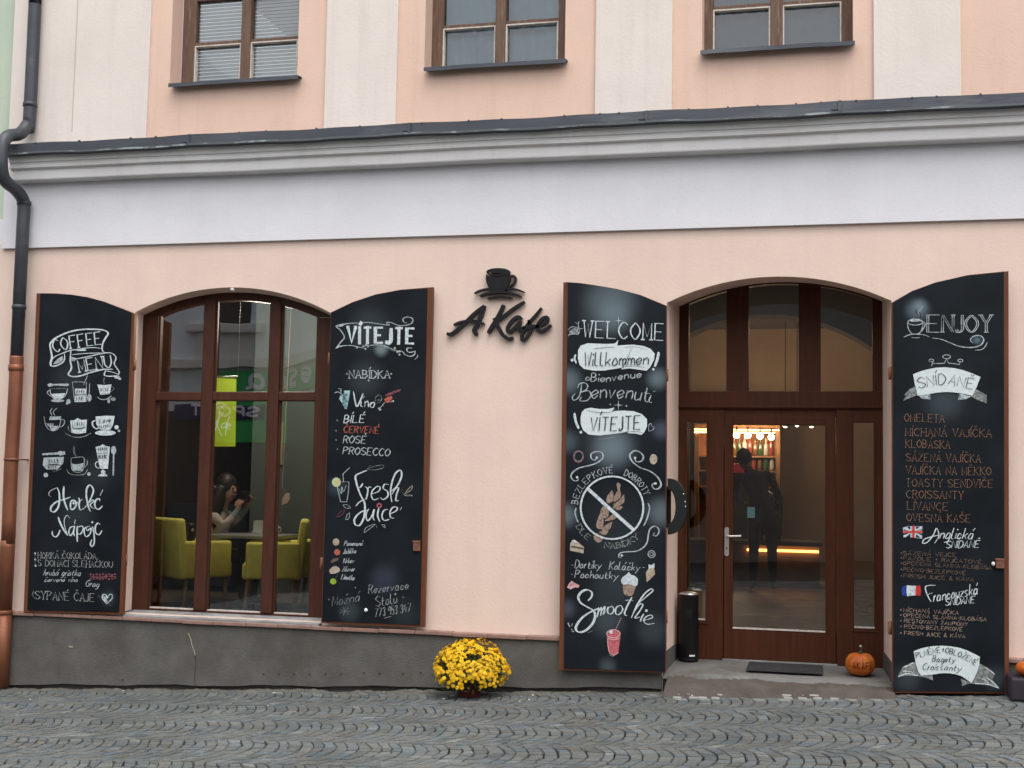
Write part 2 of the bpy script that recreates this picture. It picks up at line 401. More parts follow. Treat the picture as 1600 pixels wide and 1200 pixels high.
    me.materials.append(m)
    o = bpy.data.objects.new('cobbled_street', me); COL.objects.link(o); o['kind'] = 'structure'
cobbles()
# crumbly strip of sand and broken mortar between the setts and the plinth
def strip():
    rg = np.random.default_rng(9); nx, ny = 360, 7
    xs = np.linspace(GX0, GX1, nx); V = []; F = []
    for j in range(ny):
        for i, x in enumerate(xs):
            y = .02 - (.30 + .05 * sin(x * 3.1) + .04 * sin(x * 7.7)) * j / (ny - 1)
            h = (.006 + .010 * sin(x * 5.3) * (sin(x * 1.3) > 0) + .006 * sin(x * 13)) * (1 - j / (ny - 1)) ** .8 + rg.normal(0, .004) + (-.022 if j == ny - 1 else 0)
            V.append((x, y, street(x) + h))
    for j in range(ny - 1):
        for i in range(nx - 1): F.append((j * nx + i, (j + 1) * nx + i, (j + 1) * nx + i + 1, j * nx + i + 1))
    me = bpy.data.meshes.new('gravel_edge'); me.from_pydata(V, [], F)
    me.materials.append(mat('sandy_mortar_edge', (.15, .142, .122), .95, var=.4, scale=14, bump=.8, bscale=60, dirt=(.07, .07, .055, .7), dscale=7, dlo=.42, dhi=.6))
    o = bpy.data.objects.new('gravel_edge', me); COL.objects.link(o); o['kind'] = 'structure'
strip()
# ------------------------------------------------------------------ the cafe building
BX0, BX1 = -9.6, 4.4
BLD = empty('cafe_building', (-2.8, 0, street(-2.8)), 'pale pink corner cafe building with white frieze, grey cornice and grey plinth', 'building')
EDGE = X(14, 250)                                # left edge of the upper floor
TOPZ = 8.2
# pixel measured outlines
wo = [at(211, 488), at(363, 449), at(517, 489)]; wi = [at(224, 493, .2), at(367, 457, .2), at(522, 496, .2)]
WO = arc3(*[(p[0], p[2]) for p in wo]); WI = arc3(*[(p[0], p[2]) for p in wi])
WZB = Z(350, 962.5, .05)
YD = .75
do = [at(1042, 473), at(1215, 432), at(1393, 470)]; di = [at(1061.5, 479, YD), at(1218, 441, YD), at(1378.5, 471, YD)]
DO = arc3(*[(p[0], p[2]) for p in do]); DI = arc3(*[(p[0], p[2]) for p in di])
DZB = Z(1218, 1036, YD)                          # top of the doorstep
FZ = Z(800, 262); BANDZ = Z(800, 366)            # bottom of cornice, bottom of white frieze
LEDGE = .325
hole_w = (WO[0][0], WO[-1][0], WZB, arc_fn(WO)); hole_d = (DO[0][0], DO[-1][0], None, arc_fn(DO))
mb = MB()
wall_sheet(mb, BX0, BX1, lambda x: street(x) - .1, BANDZ + .05, 0., [hole_w, hole_d])
mb.build('ground_floor_wall', MT['pink'], BLD)
def reveal(name, A, B, ya, yb, zb, zfa, m):
    mb = MB(); ol = [(A[0][0], zb)] + A + [(A[-1][0], zb)]; il = [(B[0][0], zb)] + B + [(B[-1][0], zb)]
    n = len(ol)
    mb.add([(x, ya, z) for x, z in ol] + [(x, yb, z) for x, z in il], [(i, i + 1, n + i + 1, n + i) for i in range(n - 1)])
    return mb.build(name, m, BLD)
reveal('window_reveal', WO, WI, 0, .2, WZB, 0, MT['jamb'])
reveal('door_reveal', DO, DI, 0, YD, DZB - .3, 0, MT['jamb'])
# inner face of the street wall, seen from the rooms
mb = MB()
hw = (WI[0][0], WI[-1][0], WZB, arc_fn(WI)); hd = (DI[0][0], DI[-1][0], None, arc_fn(DI))
XS = X(760, 800, .46)
wall_sheet(mb, BX0, XS, -.6, 3.9, .46, [hw], flip=True); wall_sheet(mb, XS, BX1, -.6, 3.9, YD + .12, [hd], flip=True)
mb.add([(XS, .46, -.6), (XS, YD + .12, -.6), (XS, YD + .12, 3.9), (XS, .46, 3.9)], [(0, 1, 2, 3)])
for B, zb, ya_, yb2_ in ((WI, WZB, .2, .46), (DI, DZB - .3, YD, YD + .12)):
    for y0_, y1_ in ((ya_, yb2_),):
        ol = [(B[0][0], zb)] + B + [(B[-1][0], zb)]; n = len(ol)
        mb.add([(x, y0_, z) for x, z in ol] + [(x, y1_, z) for x, z in ol], [(i, i + 1, n + i + 1, n + i) for i in range(n - 1)])
mb.build('inner_wall', MT['dark_in'], BLD)
# white frieze, with its thin lower edge
mb = MB(); mb.box(X(6, 385), BX1, -.035, .05, BANDZ, FZ + .05)
mb.build('frieze', MT['white'], BLD)
# cornice profile
def zc(v, y): return Z(800, v, y)
prof = [(-.225, 203), (-.222, 206), (-.218, 210), (-.212, 214.5), (-.21, 217), (-.195, 218.5), (-.19, 222), (-.20, 224), (-.20, 227), (-.185, 229), (-.165, 231), (-.162, 233), (-.162, 246), (-.158, 248), (-.13, 249.5), (-.034, 255)]
PR = [(y, zc(v, y)) for y, v in prof]
CX0 = X(26, 245, -.1)
mb = MB(); n = len(PR)
PRc = PR + [(.03, PR[-1][1]), (.03, PR[0][1])]
k = len(PRc)
segs = 40
vs = []
for i in range(segs + 1):
    x = CX0 + (BX1 - CX0) * i / segs
    vs += [(x, y, z + .0025 * sin(x * 1.7) + .0015 * sin(x * 4.1)) for y, z in PRc]
mb.add(vs, [[i * k + j, (i + 1) * k + j, (i + 1) * k + (j + 1) % k, i * k + (j + 1) % k] for i in range(segs) for j in range(k)], 0)
mb.add(vs[:k], [list(range(k))], 0)
mb.build('cornice', MT['cornice'], BLD)
# sheet tin on the cornice, in overlapping lengths with little folded seams
mb = MB(); zt0 = zc(202.0, -.30); zt1 = zc(185, -.285)
joints = [CX0 - .03] + [X(u, 200, -.285) for u in (296, 640, 1010, 1312)] + [BX1]
for i, (a, b) in enumerate(zip(joints, joints[1:])):
    y = -.286 - .004 * (i % 2)
    ns = 14
    for j in range(ns):
        xa = a + (b - a) * j / ns; xb = a + (b - a) * (j + 1) / ns + (.015 if j == ns - 1 else 0)
        za = .004 * sin(xa * 3.3) + .003 * sin(xa * 9); zb_ = .004 * sin(xb * 3.3) + .003 * sin(xb * 9)
        q = [(y - .012, zt0 - .004), (y - .012, zt0 + .012), (y, zt0 + .016), (y, zt1), (.03, zt1 + .035)]
        mb.add([(xa, yy, zz + za) for yy, zz in q] + [(xb, yy, zz + zb_) for yy, zz in q], [(m_, 5 + m_, 6 + m_, m_ + 1) for m_ in range(1, 4)]); mb.add([(xa, yy, zz + za) for yy, zz in q[:2]] + [(xb, yy, zz + zb_) for yy, zz in q[:2]], [(0, 2, 3, 1)], 1)
        mb.add([(xa, y - .012, zt0 - .004 + za), (xb, y - .012, zt0 - .004 + zb_), (xb, -.12, zt0 - .002 + zb_), (xa, -.12, zt0 - .002 + za)], [(0, 3, 2, 1)])
    mb.box(b - .012, b + .012, y - .014, y + .02, zt0 + .01, zt1 + .004)
    mb.box(b - .06, b, y - .010, y + .01, zt0 + .03, zt0 + .042)
for u in range(60, 1600, 62):
    x = X(u + RND.uniform(-25, 25), 190, -.285)
    mb.box(x - .008, x + .008, -.292, -.27, zt1 - .004, zt1 + .006, 0, .002)
mb.build('cornice_flashing', [MT['tin'], mat('scratched_highlight_tin_lip', (.085, .095, .10), .5, .2, var=.3, scale=3, dirt=(.32, .37, .36, .8), dscale=9, dlo=.55, dhi=.62, stretch=(.4, 1, 2))], BLD)  # lighter lip: scratches, plus edge highlights put into the colour
# upper floor: salmon wall with window holes, cream pilasters
UPW = [dict(o=(268, 466), fr=(288, 482), f=17, panes=((305, 377), (392, 465.5)), v=128, bars=(50, -24), sv=(139, 124), su=(264, 466), blind=True),
       dict(o=(664, 883), fr=(676, 894), f=15, panes=((692, 774), (790, 872)), v=100, bars=(20, -56), sv=(110, 95), su=(662, 884), blind=False),
       dict(o=(1097, 1333), fr=(1099, 1336), f=15, panes=((1114, 1203.5), (1223, 1314.7)), v=68, bars=(-14,), sv=(77, 64), su=(1094, 1336), blind=False)]
ZW0 = Z(770, 102, .0); holes = []
for w in UPW: holes.append((X(w['o'][0], 60), X(w['o'][1], 60), ZW0, ZW0 + 1.75))
mb = MB(); wall_sheet(mb, EDGE, BX1, FZ + .05, TOPZ, 0., holes)
for h in holes:
    mb.add([(h[0], 0, h[2]), (h[0], .2, h[2]), (h[0], .2, h[3]), (h[0], 0, h[3])], [(0, 1, 2, 3)])
    mb.add([(h[1], 0, h[2]), (h[1], .2, h[2]), (h[1], .2, h[3]), (h[1], 0, h[3])], [(3, 2, 1, 0)])
    mb.add([(h[0], 0, h[3]), (h[0], .2, h[3]), (h[1], .2, h[3]), (h[1], 0, h[3])], [(0, 1, 2, 3)])
    mb.add([(h[0], 0, h[2]), (h[0], .2, h[2]), (h[1], .2, h[2]), (h[1], 0, h[2])], [(3, 2, 1, 0)])
mb.add([(EDGE, 0, FZ), (EDGE, 1, FZ), (EDGE, 1, TOPZ), (EDGE, 0, TOPZ)], [(3, 2, 1, 0)])
mb.build('upper_wall', MT['salmon'], BLD)
for a, b in ((EDGE, X(229, 180, -.03)), (X(506, 170, -.03), X(618, 170, -.03)), (X(929, 160, -.03), X(1049.5, 160, -.03)), (X(1365, 130, -.03), X(1502, 130, -.03))):
    mb = MB(); mb.box(a, b, -.03, .05, FZ + .1, TOPZ, 0, .006); p = mb.build('pilaster', MT['cream'], BLD)
mb = MB(); x = X(117, 100, -.033); mb.box(x - .004, x + .004, -.0335, .0, Z(117, 205, -.03), TOPZ); mb.build('plaster_joint', plaster('cream_joint', (.5, .43, .39), (.42, .36, .33)), BLD)
# roof edge above, out of the photograph
mb = MB(); mb.box(EDGE - .3, BX1 + .3, -.4, 9.0, TOPZ, TOPZ + .25); mb.build('roof', MT['tin'], BLD)
for w, h in zip(UPW, holes):
    v = w['v']; yf = .2
    ax0, ax1 = X(w['fr'][0], 60, yf) - .02, X(w['fr'][1], 60, yf) + .02
    px = [(X(a, 60, yf), X(b, 60, yf)) for a, b in w['panes']]
    zb = ZW0 + .0; zt = h[3]
    mb = MB()
    pb = zb + .045
    mb.box(ax0, px[0][0], yf, yf + .08, zb, zt, 0, .006); mb.box(px[1][1], ax1, yf, yf + .08, zb, zt, 0, .006)
    mb.box(px[0][1], px[1][0], yf - .012, yf + .08, zb, zt, 0, .008)
    mb.box(px[0][0], px[1][1], yf + .004, yf + .08, zb, pb, 0, .004)
    mb.box(px[0][0], px[1][1], yf + .004, yf + .08, zt - .06, zt, 0, .004)
    bars = [pb + .385 + .43 * i for i in range(3)]
    for zz in bars: mb.box(px[0][0], px[1][1], yf + .008, yf + .06, zz, zz + .032, 0, .004)
    wn_ = mb.build('upper_window', MT['wood_old'], BLD)
    mb = MB()                                      # putty lines round the lower panes
    for a, b in px:
        z0_, z1_ = pb, bars[0]
        for bx in ((a, a + .012, z0_, z1_), (b - .012, b, z0_, z1_), (a + .012, b - .012, z0_, z0_ + .012), (a + .012, b - .012, z1_ - .012, z1_)):
            mb.box(bx[0], bx[1], yf + .002, yf + .05, bx[2], bx[3])
    mb.build('sash_putty', MT['putty'], wn_)
    for a, b in px:
        mb = MB(); mb.add([(a, yf + .05, pb), (b, yf + .05, pb), (b, yf + .05, zt - .05), (a, yf + .05, zt - .05)], [(0, 1, 2, 3)])
        mb.build('pane', MT['glass_old'], wn_)
    mb = MB()
    if w['blind']:
        zz = zb + .06
        while zz < zt - .05:
            mb.add([(ax0 + .02, .268, zz), (ax1 - .02, .268, zz), (ax1 - .02, .276, zz + .0335), (ax0 + .02, .276, zz + .0335)], [(0, 1, 2, 3)]); zz += .034
        mb.build('slat_blind', MT['blind'], wn_)
    else:
        cz = []
        nx = 40
        for i in range(nx + 1):
            x = ax0 + (ax1 - ax0) * i / nx; y = .33 + .015 * sin(i * 1.3) + .01 * sin(i * 2.9)
            cz.append((x, y))
        mb.add([(x, y, zb + .02) for x, y in cz] + [(x, y, zt) for x, y in cz], [(i, i + 1, nx + 2 + i, nx + 1 + i) for i in range(nx)], 0, True)
        mb.build('curtain', mat('grey_net_curtain', (.30, .41, .46) if w is UPW[1] else (.15, .18, .20), .9, var=.15, scale=3), wn_)
    # sloping tin sill below
    mb = MB(); x0, x1 = X(w['su'][0], 100, -.09), X(w['su'][1], 100, -.09)
    zs = ZW0 + .004
    q = [(.2, zs + .012), (-.075, zs - .012), (-.088, zs - .014), (-.088, zs - .048), (-.08, zs - .048), (-.075, zs - .02), (.2, zs - .0)]
    kq = len(q); nn = 8
    vs = []
    for i in range(nn + 1):
        x = x0 + (x1 - x0) * i / nn; dz = RND.uniform(-.003, .003)
        vs += [(x, y, z + dz) for y, z in q]
    mb.add(vs, [[i * kq + j, (i + 1) * kq + j, (i + 1) * kq + (j + 1) % kq, i * kq + (j + 1) % kq] for i in range(nn) for j in range(kq)])
    mb.add(vs[:kq], [list(range(kq))[::-1]]); mb.add(vs[-kq:], [list(range(kq))])
    mb.build('window_sill', MT['tin'], wn_)
# plinth and ledge, left and right of the door
xd0, xd1 = DO[0][0], DO[-1][0]
def plinth(x0, x1, ret):
    mb = MB(); ns = max(2, int((x1 - x0) / .12)); V = []
    rg = random.Random(3)
    for i in range(ns + 1):
        x = x0 + (x1 - x0) * i / ns; w_ = .004 * sin(x * 4) + .003 * sin(x * 11)
        V += [(x, -.055 + w_, street(x) + .042 + .006 * sin(x * 6.5) + .003 * sin(x * 17)), (x, -.052 + w_ * .6, (street(x) + LEDGE) / 2), (x, -.055, LEDGE), (x, .0, LEDGE), (x, .0, street(x) - .1), (x, -.005, street(x) + .04)]
    mb.add(V, [[i * 6 + j, (i + 1) * 6 + j, (i + 1) * 6 + (j + 1) % 6, i * 6 + (j + 1) % 6] for i in range(ns) for j in range(6)], 0, False)
    mb.add(V[:6], [list(range(6))]); mb.add(V[-6:], [list(range(6))[::-1]])
    mb.build('plinth', MT['plinth'], BLD)
plinth(BX0, xd0 - .012, 0); plinth(xd1 + .012, BX1, 0)
for a, b in ((BX0, xd0 - .02), (xd1 + .02, BX1)):
    mb = MB(); x = a
    while x < b - .05:
        e = min(b, x + RND.uniform(.28, .33)); dz = RND.uniform(-.003, .003)
        mb.box(x + .001, e - .001, -.083 + RND.uniform(-.003, .003), .01, LEDGE + .001 + dz, LEDGE + .034 + dz, 0, .006); x = e
    mb.build('plinth_ledge', MT['ledge'], BLD)
# dark skirting on the door jambs
for A, B, sgn in ((DO[0][0], DI[0][0], 1), (DO[-1][0], DI[-1][0], -1)):
    mb = MB(); zt = LEDGE - .06; e = .008 * sgn
    mb.add([(A + e, .0, DZB - .25), (B + e, YD, DZB - .25), (B + e, YD, zt), (A + e, .0, zt), (A - e, .0, DZB - .25), (B - e, YD, DZB - .25), (B - e, YD, zt), (A - e, .0, zt)],
           [(0, 1, 2, 3), (3, 2, 6, 7), (0, 3, 7, 4)])
    mb.build('jamb_skirting', MT['plinth'], BLD)
# chips, cracks and marks on the grey render
mb = MB()
def mark(pts, w, m=0):
    P = [at(u, v, -.0615) for u, v in pts]
    for i in range(len(P) - 1):
        (x0, y, z0), (x1, _, z1) = P[i], P[i + 1]; l = hypot(x1 - x0, z1 - z0) or 1; nx, nz = -(z1 - z0) / l * w, (x1 - x0) / l * w
        mb.add([(x0 - nx, y, z0 - nz), (x1 - nx * .7, y, z1 - nz * .7), (x1 + nx * .7, y, z1 + nz * .7), (x0 + nx, y, z0 + nz)], [(0, 1, 2, 3)], m)
mark([(294, 989), (298, 998), (300, 1008), (303, 1016), (305, 1024)], .005); mark([(305, 1024), (306, 1040), (304, 1058), (305, 1072)], .0025, 1)
mark([(108, 1010), (114, 1011)], .008)
for u, v in ((410, 1053), (434, 1053), (458, 1053), (482, 1053), (507, 1053), (531, 1053), (567, 1051), (592, 1052), (628, 1052), (656, 1051), (190, 1062), (700, 1035)):
    mark([(u, v), (u + 3, v + .5)], .006, 1)
mb.build('render_cracks', [mat('bare_render', (.34, .30, .22), .9), mat('dark_hole', (.02, .02, .02), .9)], BLD)

# ------------------------------------------------------------------ arched shop window
yw = .2
WF = empty('shop_window', (WI[12][0], yw, WZB)); par(WF, BLD)
def frame_ring(mb, A, wid_s, wid_t, zb, y0, y1, m=0, n=24):
    """arched frame band: outer outline A, inner offset"""
    x0, x1 = A[0][0], A[-1][0]; fn = arc_fn(A)
    xs = [x0 + (x1 - x0) * i / n for i in range(n + 1)]
    xi = [x0 + wid_s + (x1 - x0 - 2 * wid_s) * i / n for i in range(n + 1)]
    O = [(x, fn(x)) for x in xs]; I = [(x, fn(x) - wid_t) for x in xi]
    vs = []
    for (a, b) in zip(O, I): vs += [(a[0], y0, a[1]), (b[0], y0, b[1]), (b[0], y1, b[1]), (a[0], y1, a[1])]
    fs = []
    for i in range(n):
        o = i * 4; q = o + 4
        fs += [(o + 1, q + 1, q, o), (o + 2, q + 2, q + 1, o + 1)]
    mb.add(vs, fs, m)
    mb.box(x0, x0 + wid_s, y0, y1, zb, O[0][1] - 0.001, m, .0); mb.box(x1 - wid_s, x1, y0, y1, zb, O[-1][1] - .001, m, .0)
    return arc_fn(I)
mb = MB()
wfx = X(246, 540, yw); ws = wfx - WI[0][0]
inner_w = frame_ring(mb, WI, ws, .072, WZB, yw, yw + .09)
m1 = (X(317.5, 540, yw), X(335, 540, yw)); m2 = (X(421, 540, yw), X(438, 540, yw))
tz0, tz1 = Z(400, 626.5, yw), Z(400, 612, yw)
bz = Z(360, 956, yw)
mb.box(WI[0][0] + ws, WI[-1][0] - ws, yw + .002, yw + .09, WZB, bz, 0, .004)
for a, b in (m1, m2):
    mb.box(a, b, yw - .012, yw + .08, bz + .0005, inner_w((a + b) / 2) + .03, 0, .010)
segx = [WI[0][0] + ws, m1[0], m1[1], m2[0], m2[1], WI[-1][0] - ws]
for a, b in ((segx[0], segx[1]), (segx[2], segx[3]), (segx[4], segx[5])):
    mb.box(a - .002, b + .002, yw - .006, yw + .08, tz0, tz1, 0, .010)
    for (p, q, r, s_) in ((a, a + .014, bz, tz0), (b - .014, b, bz, tz0), (a, a + .014, tz1, inner_w(a + .01)), (b - .014, b, tz1, inner_w(b - .01))):
        mb.box(p, q, yw + .02, yw + .045, r, s_)
frame_w = mb.build('window_frame', MT['wood_win'], WF)
for a, b in ((segx[0], segx[1]), (segx[2], segx[3]), (segx[4], segx[5])):
    mb = MB(); mb.add([(a, yw + .045, bz), (b, yw + .045, bz), (b, yw + .045, tz0), (a, yw + .045, tz0)], [(0, 1, 2, 3)]); mb.build('pane', MT['glass'], WF)
    mb = MB(); k = 10; T = [(a + (b - a) * i / k, inner_w(a + (b - a) * i / k) + .01) for i in range(k + 1)]
    mb.add([(a, yw + .045, tz1), (b, yw + .045, tz1)] + [(x, yw + .045, z) for x, z in T[::-1]], [list(range(k + 3))]); mb.build('pane', MT['glass'], WF)
    mb = MB(); mb.box(a + .014, b - .014, yw + .018, yw + .04, bz + .0, bz + .011); mb.build('drip_bead', MT['putty'], WF)
mb = MB(); x0, x1 = WO[0][0] - .0, WO[-1][0] + .0
mb.add([(x0, -.07, WZB - .02), (x1, -.07, WZB - .02), (x1, .2, WZB + .004), (x0, .2, WZB + .004), (x0, -.07, WZB - .045), (x1, -.07, WZB - .045)], [(0, 1, 2, 3), (4, 5, 1, 0)])
mb.build('stone_sill', MT['sillgrey'], WF)
mb = MB(); x, y, z = at(363, 452.5, -.012); mb.lathe([(.016, -.01), (.016, .01)], (x, y, z), 10); mb.box(x - .012, x + .012, -.02, .01, z - .012, z + .012, 0, .004)
mb.build('arch_sensor', mat('white_plastic', (.7, .7, .68), .5), WF)

# ------------------------------------------------------------------ entrance
yd = YD
DF = empty('entrance', (DI[12][0], yd, DZB)); par(DF, BLD)
fnD = arc_fn(DI)
def dx(u, v=700): return X(u, v, yd)
def dz(v, u=1218): return Z(u, v, yd)
mb = MB()
P = [(1076, 1135), (1169.5, 1248), (1282.5, 1363.5)]
cols = [DI[0][0], dx(1076, 540), dx(1135, 540), dx(1169.5, 540), dx(1248, 540), dx(1282.5, 540), dx(1363.5, 540), DI[-1][0]]
pz = dz(611.5); tzl = dz(640)
TOPO = .012
for a, b in ((cols[0], cols[1]), (cols[2], cols[3]), (cols[4], cols[5]), (cols[6], cols[7])):
    ztop = [(a, fnD(a)), (b, fnD(b))]
    mb.prism([(a, pz), (b, pz), (b, fnD(b) + .005), ((a + b) / 2, fnD((a + b) / 2) + .005), (a, fnD(a) + .005)], yd, yd + .09)
inner_d = frame_ring(mb, DI, .02, TOPO, pz, yd + .004, yd + .09)
mb.box(cols[0], cols[7], yd - .012, yd + .1, tzl, pz, 0, .008)
mb.box(cols[0], cols[7], yd - .03, yd - .011, dz(637.5), dz(634), 0, .004)
# lower posts: outer, between sidelights and leaf
lx = [DI[0][0], dx(1073.5), dx(1104.5), dx(1131), dx(1306.5), dx(1333), dx(1366), DI[-1][0]]
sb = dz(968, 1090); sbr = dz(981, 1350); lt = dz(651); sl = dz(659)
mb.box(lx[0], lx[1], yd, yd + .09, DZB, tzl, 0, .004); mb.box(lx[6], lx[7], yd, yd + .09, DZB, tzl, 0, .004)
mb.box(lx[2], lx[3], yd, yd + .09, DZB, tzl, 0, .004); mb.box(lx[4], lx[5], yd, yd + .09, DZB, tzl, 0, .004)
for a, b, z_ in ((lx[1], lx[2], sb), (lx[5], lx[6], sbr)):
    mb.box(a - .001, b + .001, yd + .002, yd + .088, DZB, z_, 0, .004); mb.box(a - .001, b + .001, yd + .002, yd + .088, sl, tzl, 0, .003)
    mb.box(a - .03, b + .03, yd - .006, yd + .01, z_ - .035, z_ - .022, 0, .003)
    mb.box(a - .01, a + .004, yd - .008, yd + .01, z_, sl, 0, .003); mb.box(b - .004, b + .01, yd - .008, yd + .01, z_, sl, 0, .003)
mb.build('door_frame', MT['wood_door'], DF)
for (ua, ub) in ((1, 2), (3, 4), (5, 6)):
    a, b = cols[ua], cols[ub]; mb = MB(); k = 8; T = [(a + (b - a) * i / k, fnD(a + (b - a) * i / k)) for i in range(k + 1)]
    mb.add([(a, yd + .045, pz), (b, yd + .045, pz)] + [(x, yd + .045, z) for x, z in T[::-1]], [list(range(k + 3))]); mb.build('transom_pane', MT['glass_door'], DF)
for a, b, z_ in ((lx[1], lx[2], sb), (lx[5], lx[6], sbr)):
    mb = MB(); mb.add([(a, yd + .045, z_), (b, yd + .045, z_), (b, yd + .045, sl), (a, yd + .045, sl)], [(0, 1, 2, 3)]); mb.build('sidelight_pane', MT['glass_door'], DF)
    mb = MB(); mb.box(a + .004, b - .004, yd - .002, yd + .03, z_ - .004, z_ + .008); mb.build('glazing_bead', MT['putty'], DF)
mb = MB(); l0, l1 = lx[3] + .004, lx[4] - .004; g0, g1 = dx(1145), dx(1290); gz0, gz1 = dz(985), dz(664)
yl = yd + .012
mb.box(l0, g0, yl, yl + .06, DZB + .012, lt, 0, .006); mb.box(g1, l1, yl, yl + .06, DZB + .012, lt, 0, .006)
mb.box(g0 - .002, g1 + .002, yl + .001, yl + .059, DZB + .012, gz0, 0, .006); mb.box(g0 - .002, g1 + .002, yl + .001, yl + .059, gz1, lt, 0, .006)
for q in ((g0 - .012, g0 + .004, gz0, gz1), (g1 - .004, g1 + .012, gz0, gz1)): mb.box(q[0], q[1], yl - .008, yl + .02, q[2], q[3], 0, .004)
mb.box(l0 - .004, l1 + .004, yl + .003, yl + .05, lt, tzl, 0)
leaf = mb.build('door_leaf', MT['wood_door'], BLD)
mb = MB(); mb.add([(g0, yl + .03, gz0), (g1, yl + .03, gz0), (g1, yl + .03, gz1), (g0, yl + .03, gz1)], [(0, 1, 2, 3)]); mb.build('door_pane', MT['glass_door'], leaf)
mb = MB(); mb.box(g0 + .004, g1 - .004, yl - .004, yl + .02, gz0 - .003, gz0 + .009); mb.build('glazing_bead', MT['putty'], leaf)
mb = MB(); mb.box(l0 - .01, l1 + .01, yl - .02, yl + .05, DZB - .004, DZB + .013, 0, .003); mb.build('threshold', MT['sillgrey'], DF)
mb = MB(); hx, hz = dx(1135.5, 840), dz(845)
for k_ in range(1): mb.prism([(hx - .019 + .0 + .019 * (1 - cos(a)) if 0 else hx + .019 * cos(a), hz + (.085 if sin(a) > 0 else -.125) + .019 * sin(a)) for a in [2 * pi * i / 24 for i in range(24)]], yl - .01, yl + .004)
mb.tube([(hx, yl, hz + .028), (hx, yl - .05, hz + .028)], .010, 12)
mb.tube(catmull([(hx, yl - .045, hz + .028), (hx + .02, yl - .052, hz + .028), (hx + .06, yl - .05, hz + .029), (hx + .125, yl - .05, hz + .031)], 4), .0095, 12)
h_ = mb.build('door_handle', MT['steel'], leaf)
mb = MB(); mb.lathe([(.007, 0), (.007, .002)], (0, 0, 0), 12); mb.v = [(hx + p[0], yl - .0105 - p[2], hz - .075 + p[1]) for p in mb.v]
mb.build('lock_cylinder', MT['black'], leaf)
# doorstep slab and dirty ramp in front of it
mb = MB(); n = 26; V = []
xs = [DO[0][0] - .01 + (DO[-1][0] - DO[0][0] + .02) * i / n for i in range(n + 1)]
SF = Z(1218, 1060, 0)
rows = [(YD + .2, DZB), (YD, DZB), (.5, DZB * .75 + SF * .25), (.25, DZB * .4 + SF * .6), (.02, SF), (-.002, SF - .012), (-.02, SF - .05)]
for x in xs:
    for y, z in rows: V.append((x, y + (.012 * sin(x * 9) + .008 * sin(x * 23) if y < .1 else 0), z + (.003 * sin(x * 14 + y * 30) if y < .25 else 0)))
r = len(rows); mb.add(V, [[i * r + j, i * r + j + 1, (i + 1) * r + j + 1, (i + 1) * r + j] for i in range(n) for j in range(r - 1)], 0, True)
tag(mb.build('doorstep', MT['concrete']), 'worn grey concrete doorstep under the brown entrance door', 'doorstep')
mb = MB(); V = []; n = 60
xs = [DO[0][0] + .03 + (DO[-1][0] - DO[0][0] - .03) * i / n for i in range(n + 1)]
rg = np.random.default_rng(2)
for x in xs:
    for k_, y in enumerate((.02, -.05, -.12, -.20, -.27, -.33)):
        a = 1 - k_ / 5
        V.append((x, y + rg.normal(0, .006), street(x) + .006 + (SF - .02 - street(x)) * a ** 1.1 + rg.normal(0, .003) - (.03 if k_ == 5 else 0)))
mb.add(V, [[i * 6 + j, i * 6 + j + 1, (i + 1) * 6 + j + 1, (i + 1) * 6 + j] for i in range(n) for j in range(5)], 0, True)
o = mb.build('entrance_ramp', MT['earth']); o['kind'] = 'structure'
# pale flat stones let into the ramp
mb = MB()
for u in (1060, 1085, 1104, 1122, 1233, 1252, 1276, 1306):
    for dv in (0, 3.4):
        if RND.random() < .2: continue
        x = X(u + RND.uniform(-4, 4), 1068, -.24); y = -.25 - dv * .028 + RND.uniform(-.01, .01); z = street(x) + .024
        mb.box(x - .03 - RND.random() * .012, x + .03, y - .02, y + .018, z - .03, z + .004 - dv * .0022, 0, .006)
o = mb.build('pale_setts', mat('pale_granite', (.29, .29, .27), .7, var=.2, scale=30, bump=.2)); o['kind'] = 'structure'
# ------------------------------------------------------------------ chalk: single-stroke alphabets
CAPS = {
 'A': '02 28 42|14 34', 'B': '02 08|~08 28 37 36 25 05|~05 25 44 33 22 02', 'C': '~47 28 06 04 22 43', 'D': '02 08|~08 28 46 44 22 02',
 'E': '48 08 02 42|05 35', 'F': '48 08 02|05 35', 'G': '~47 28 06 04 22 43 45|45 25', 'H': '02 08|42 48|05 45', 'I': '02 08', 'J': '~28 25 23 12 02 03',
 'K': '02 08|48 05|15 42', 'L': '08 02 42', 'M': '02 08 23 48 42', 'N': '02 08 42 48', 'O': '~28 06 04 22 44 46 28', 'P': '02 08|~08 28 47 36 25 05',
 'R': '02 08|~08 28 47 36 25 05|25 42', 'S': '~47 28 07 06 25 44 43 22 03', 'T': '08 48|28 22', 'U': '~08 04 22 44 48', 'V': '08 22 48',
 'W': '08 12 27 32 48', 'X': '08 42|48 02', 'Y': '08 25 48|25 22', 'Z': '08 48 02 42', '-': '05 25', '+': '05 35|23 27', '&': '~42 17 28 27 03 12 34',
 '.': '12 13', '!': '18 14|12 12', '7': '08 48 12', '3': '~07 28 37 25 34 22 03', '5': '38 08 05|~05 26 34 22 03', '9': '~36 15 06 28 36 32', '4': '28 04 44|36 32'}
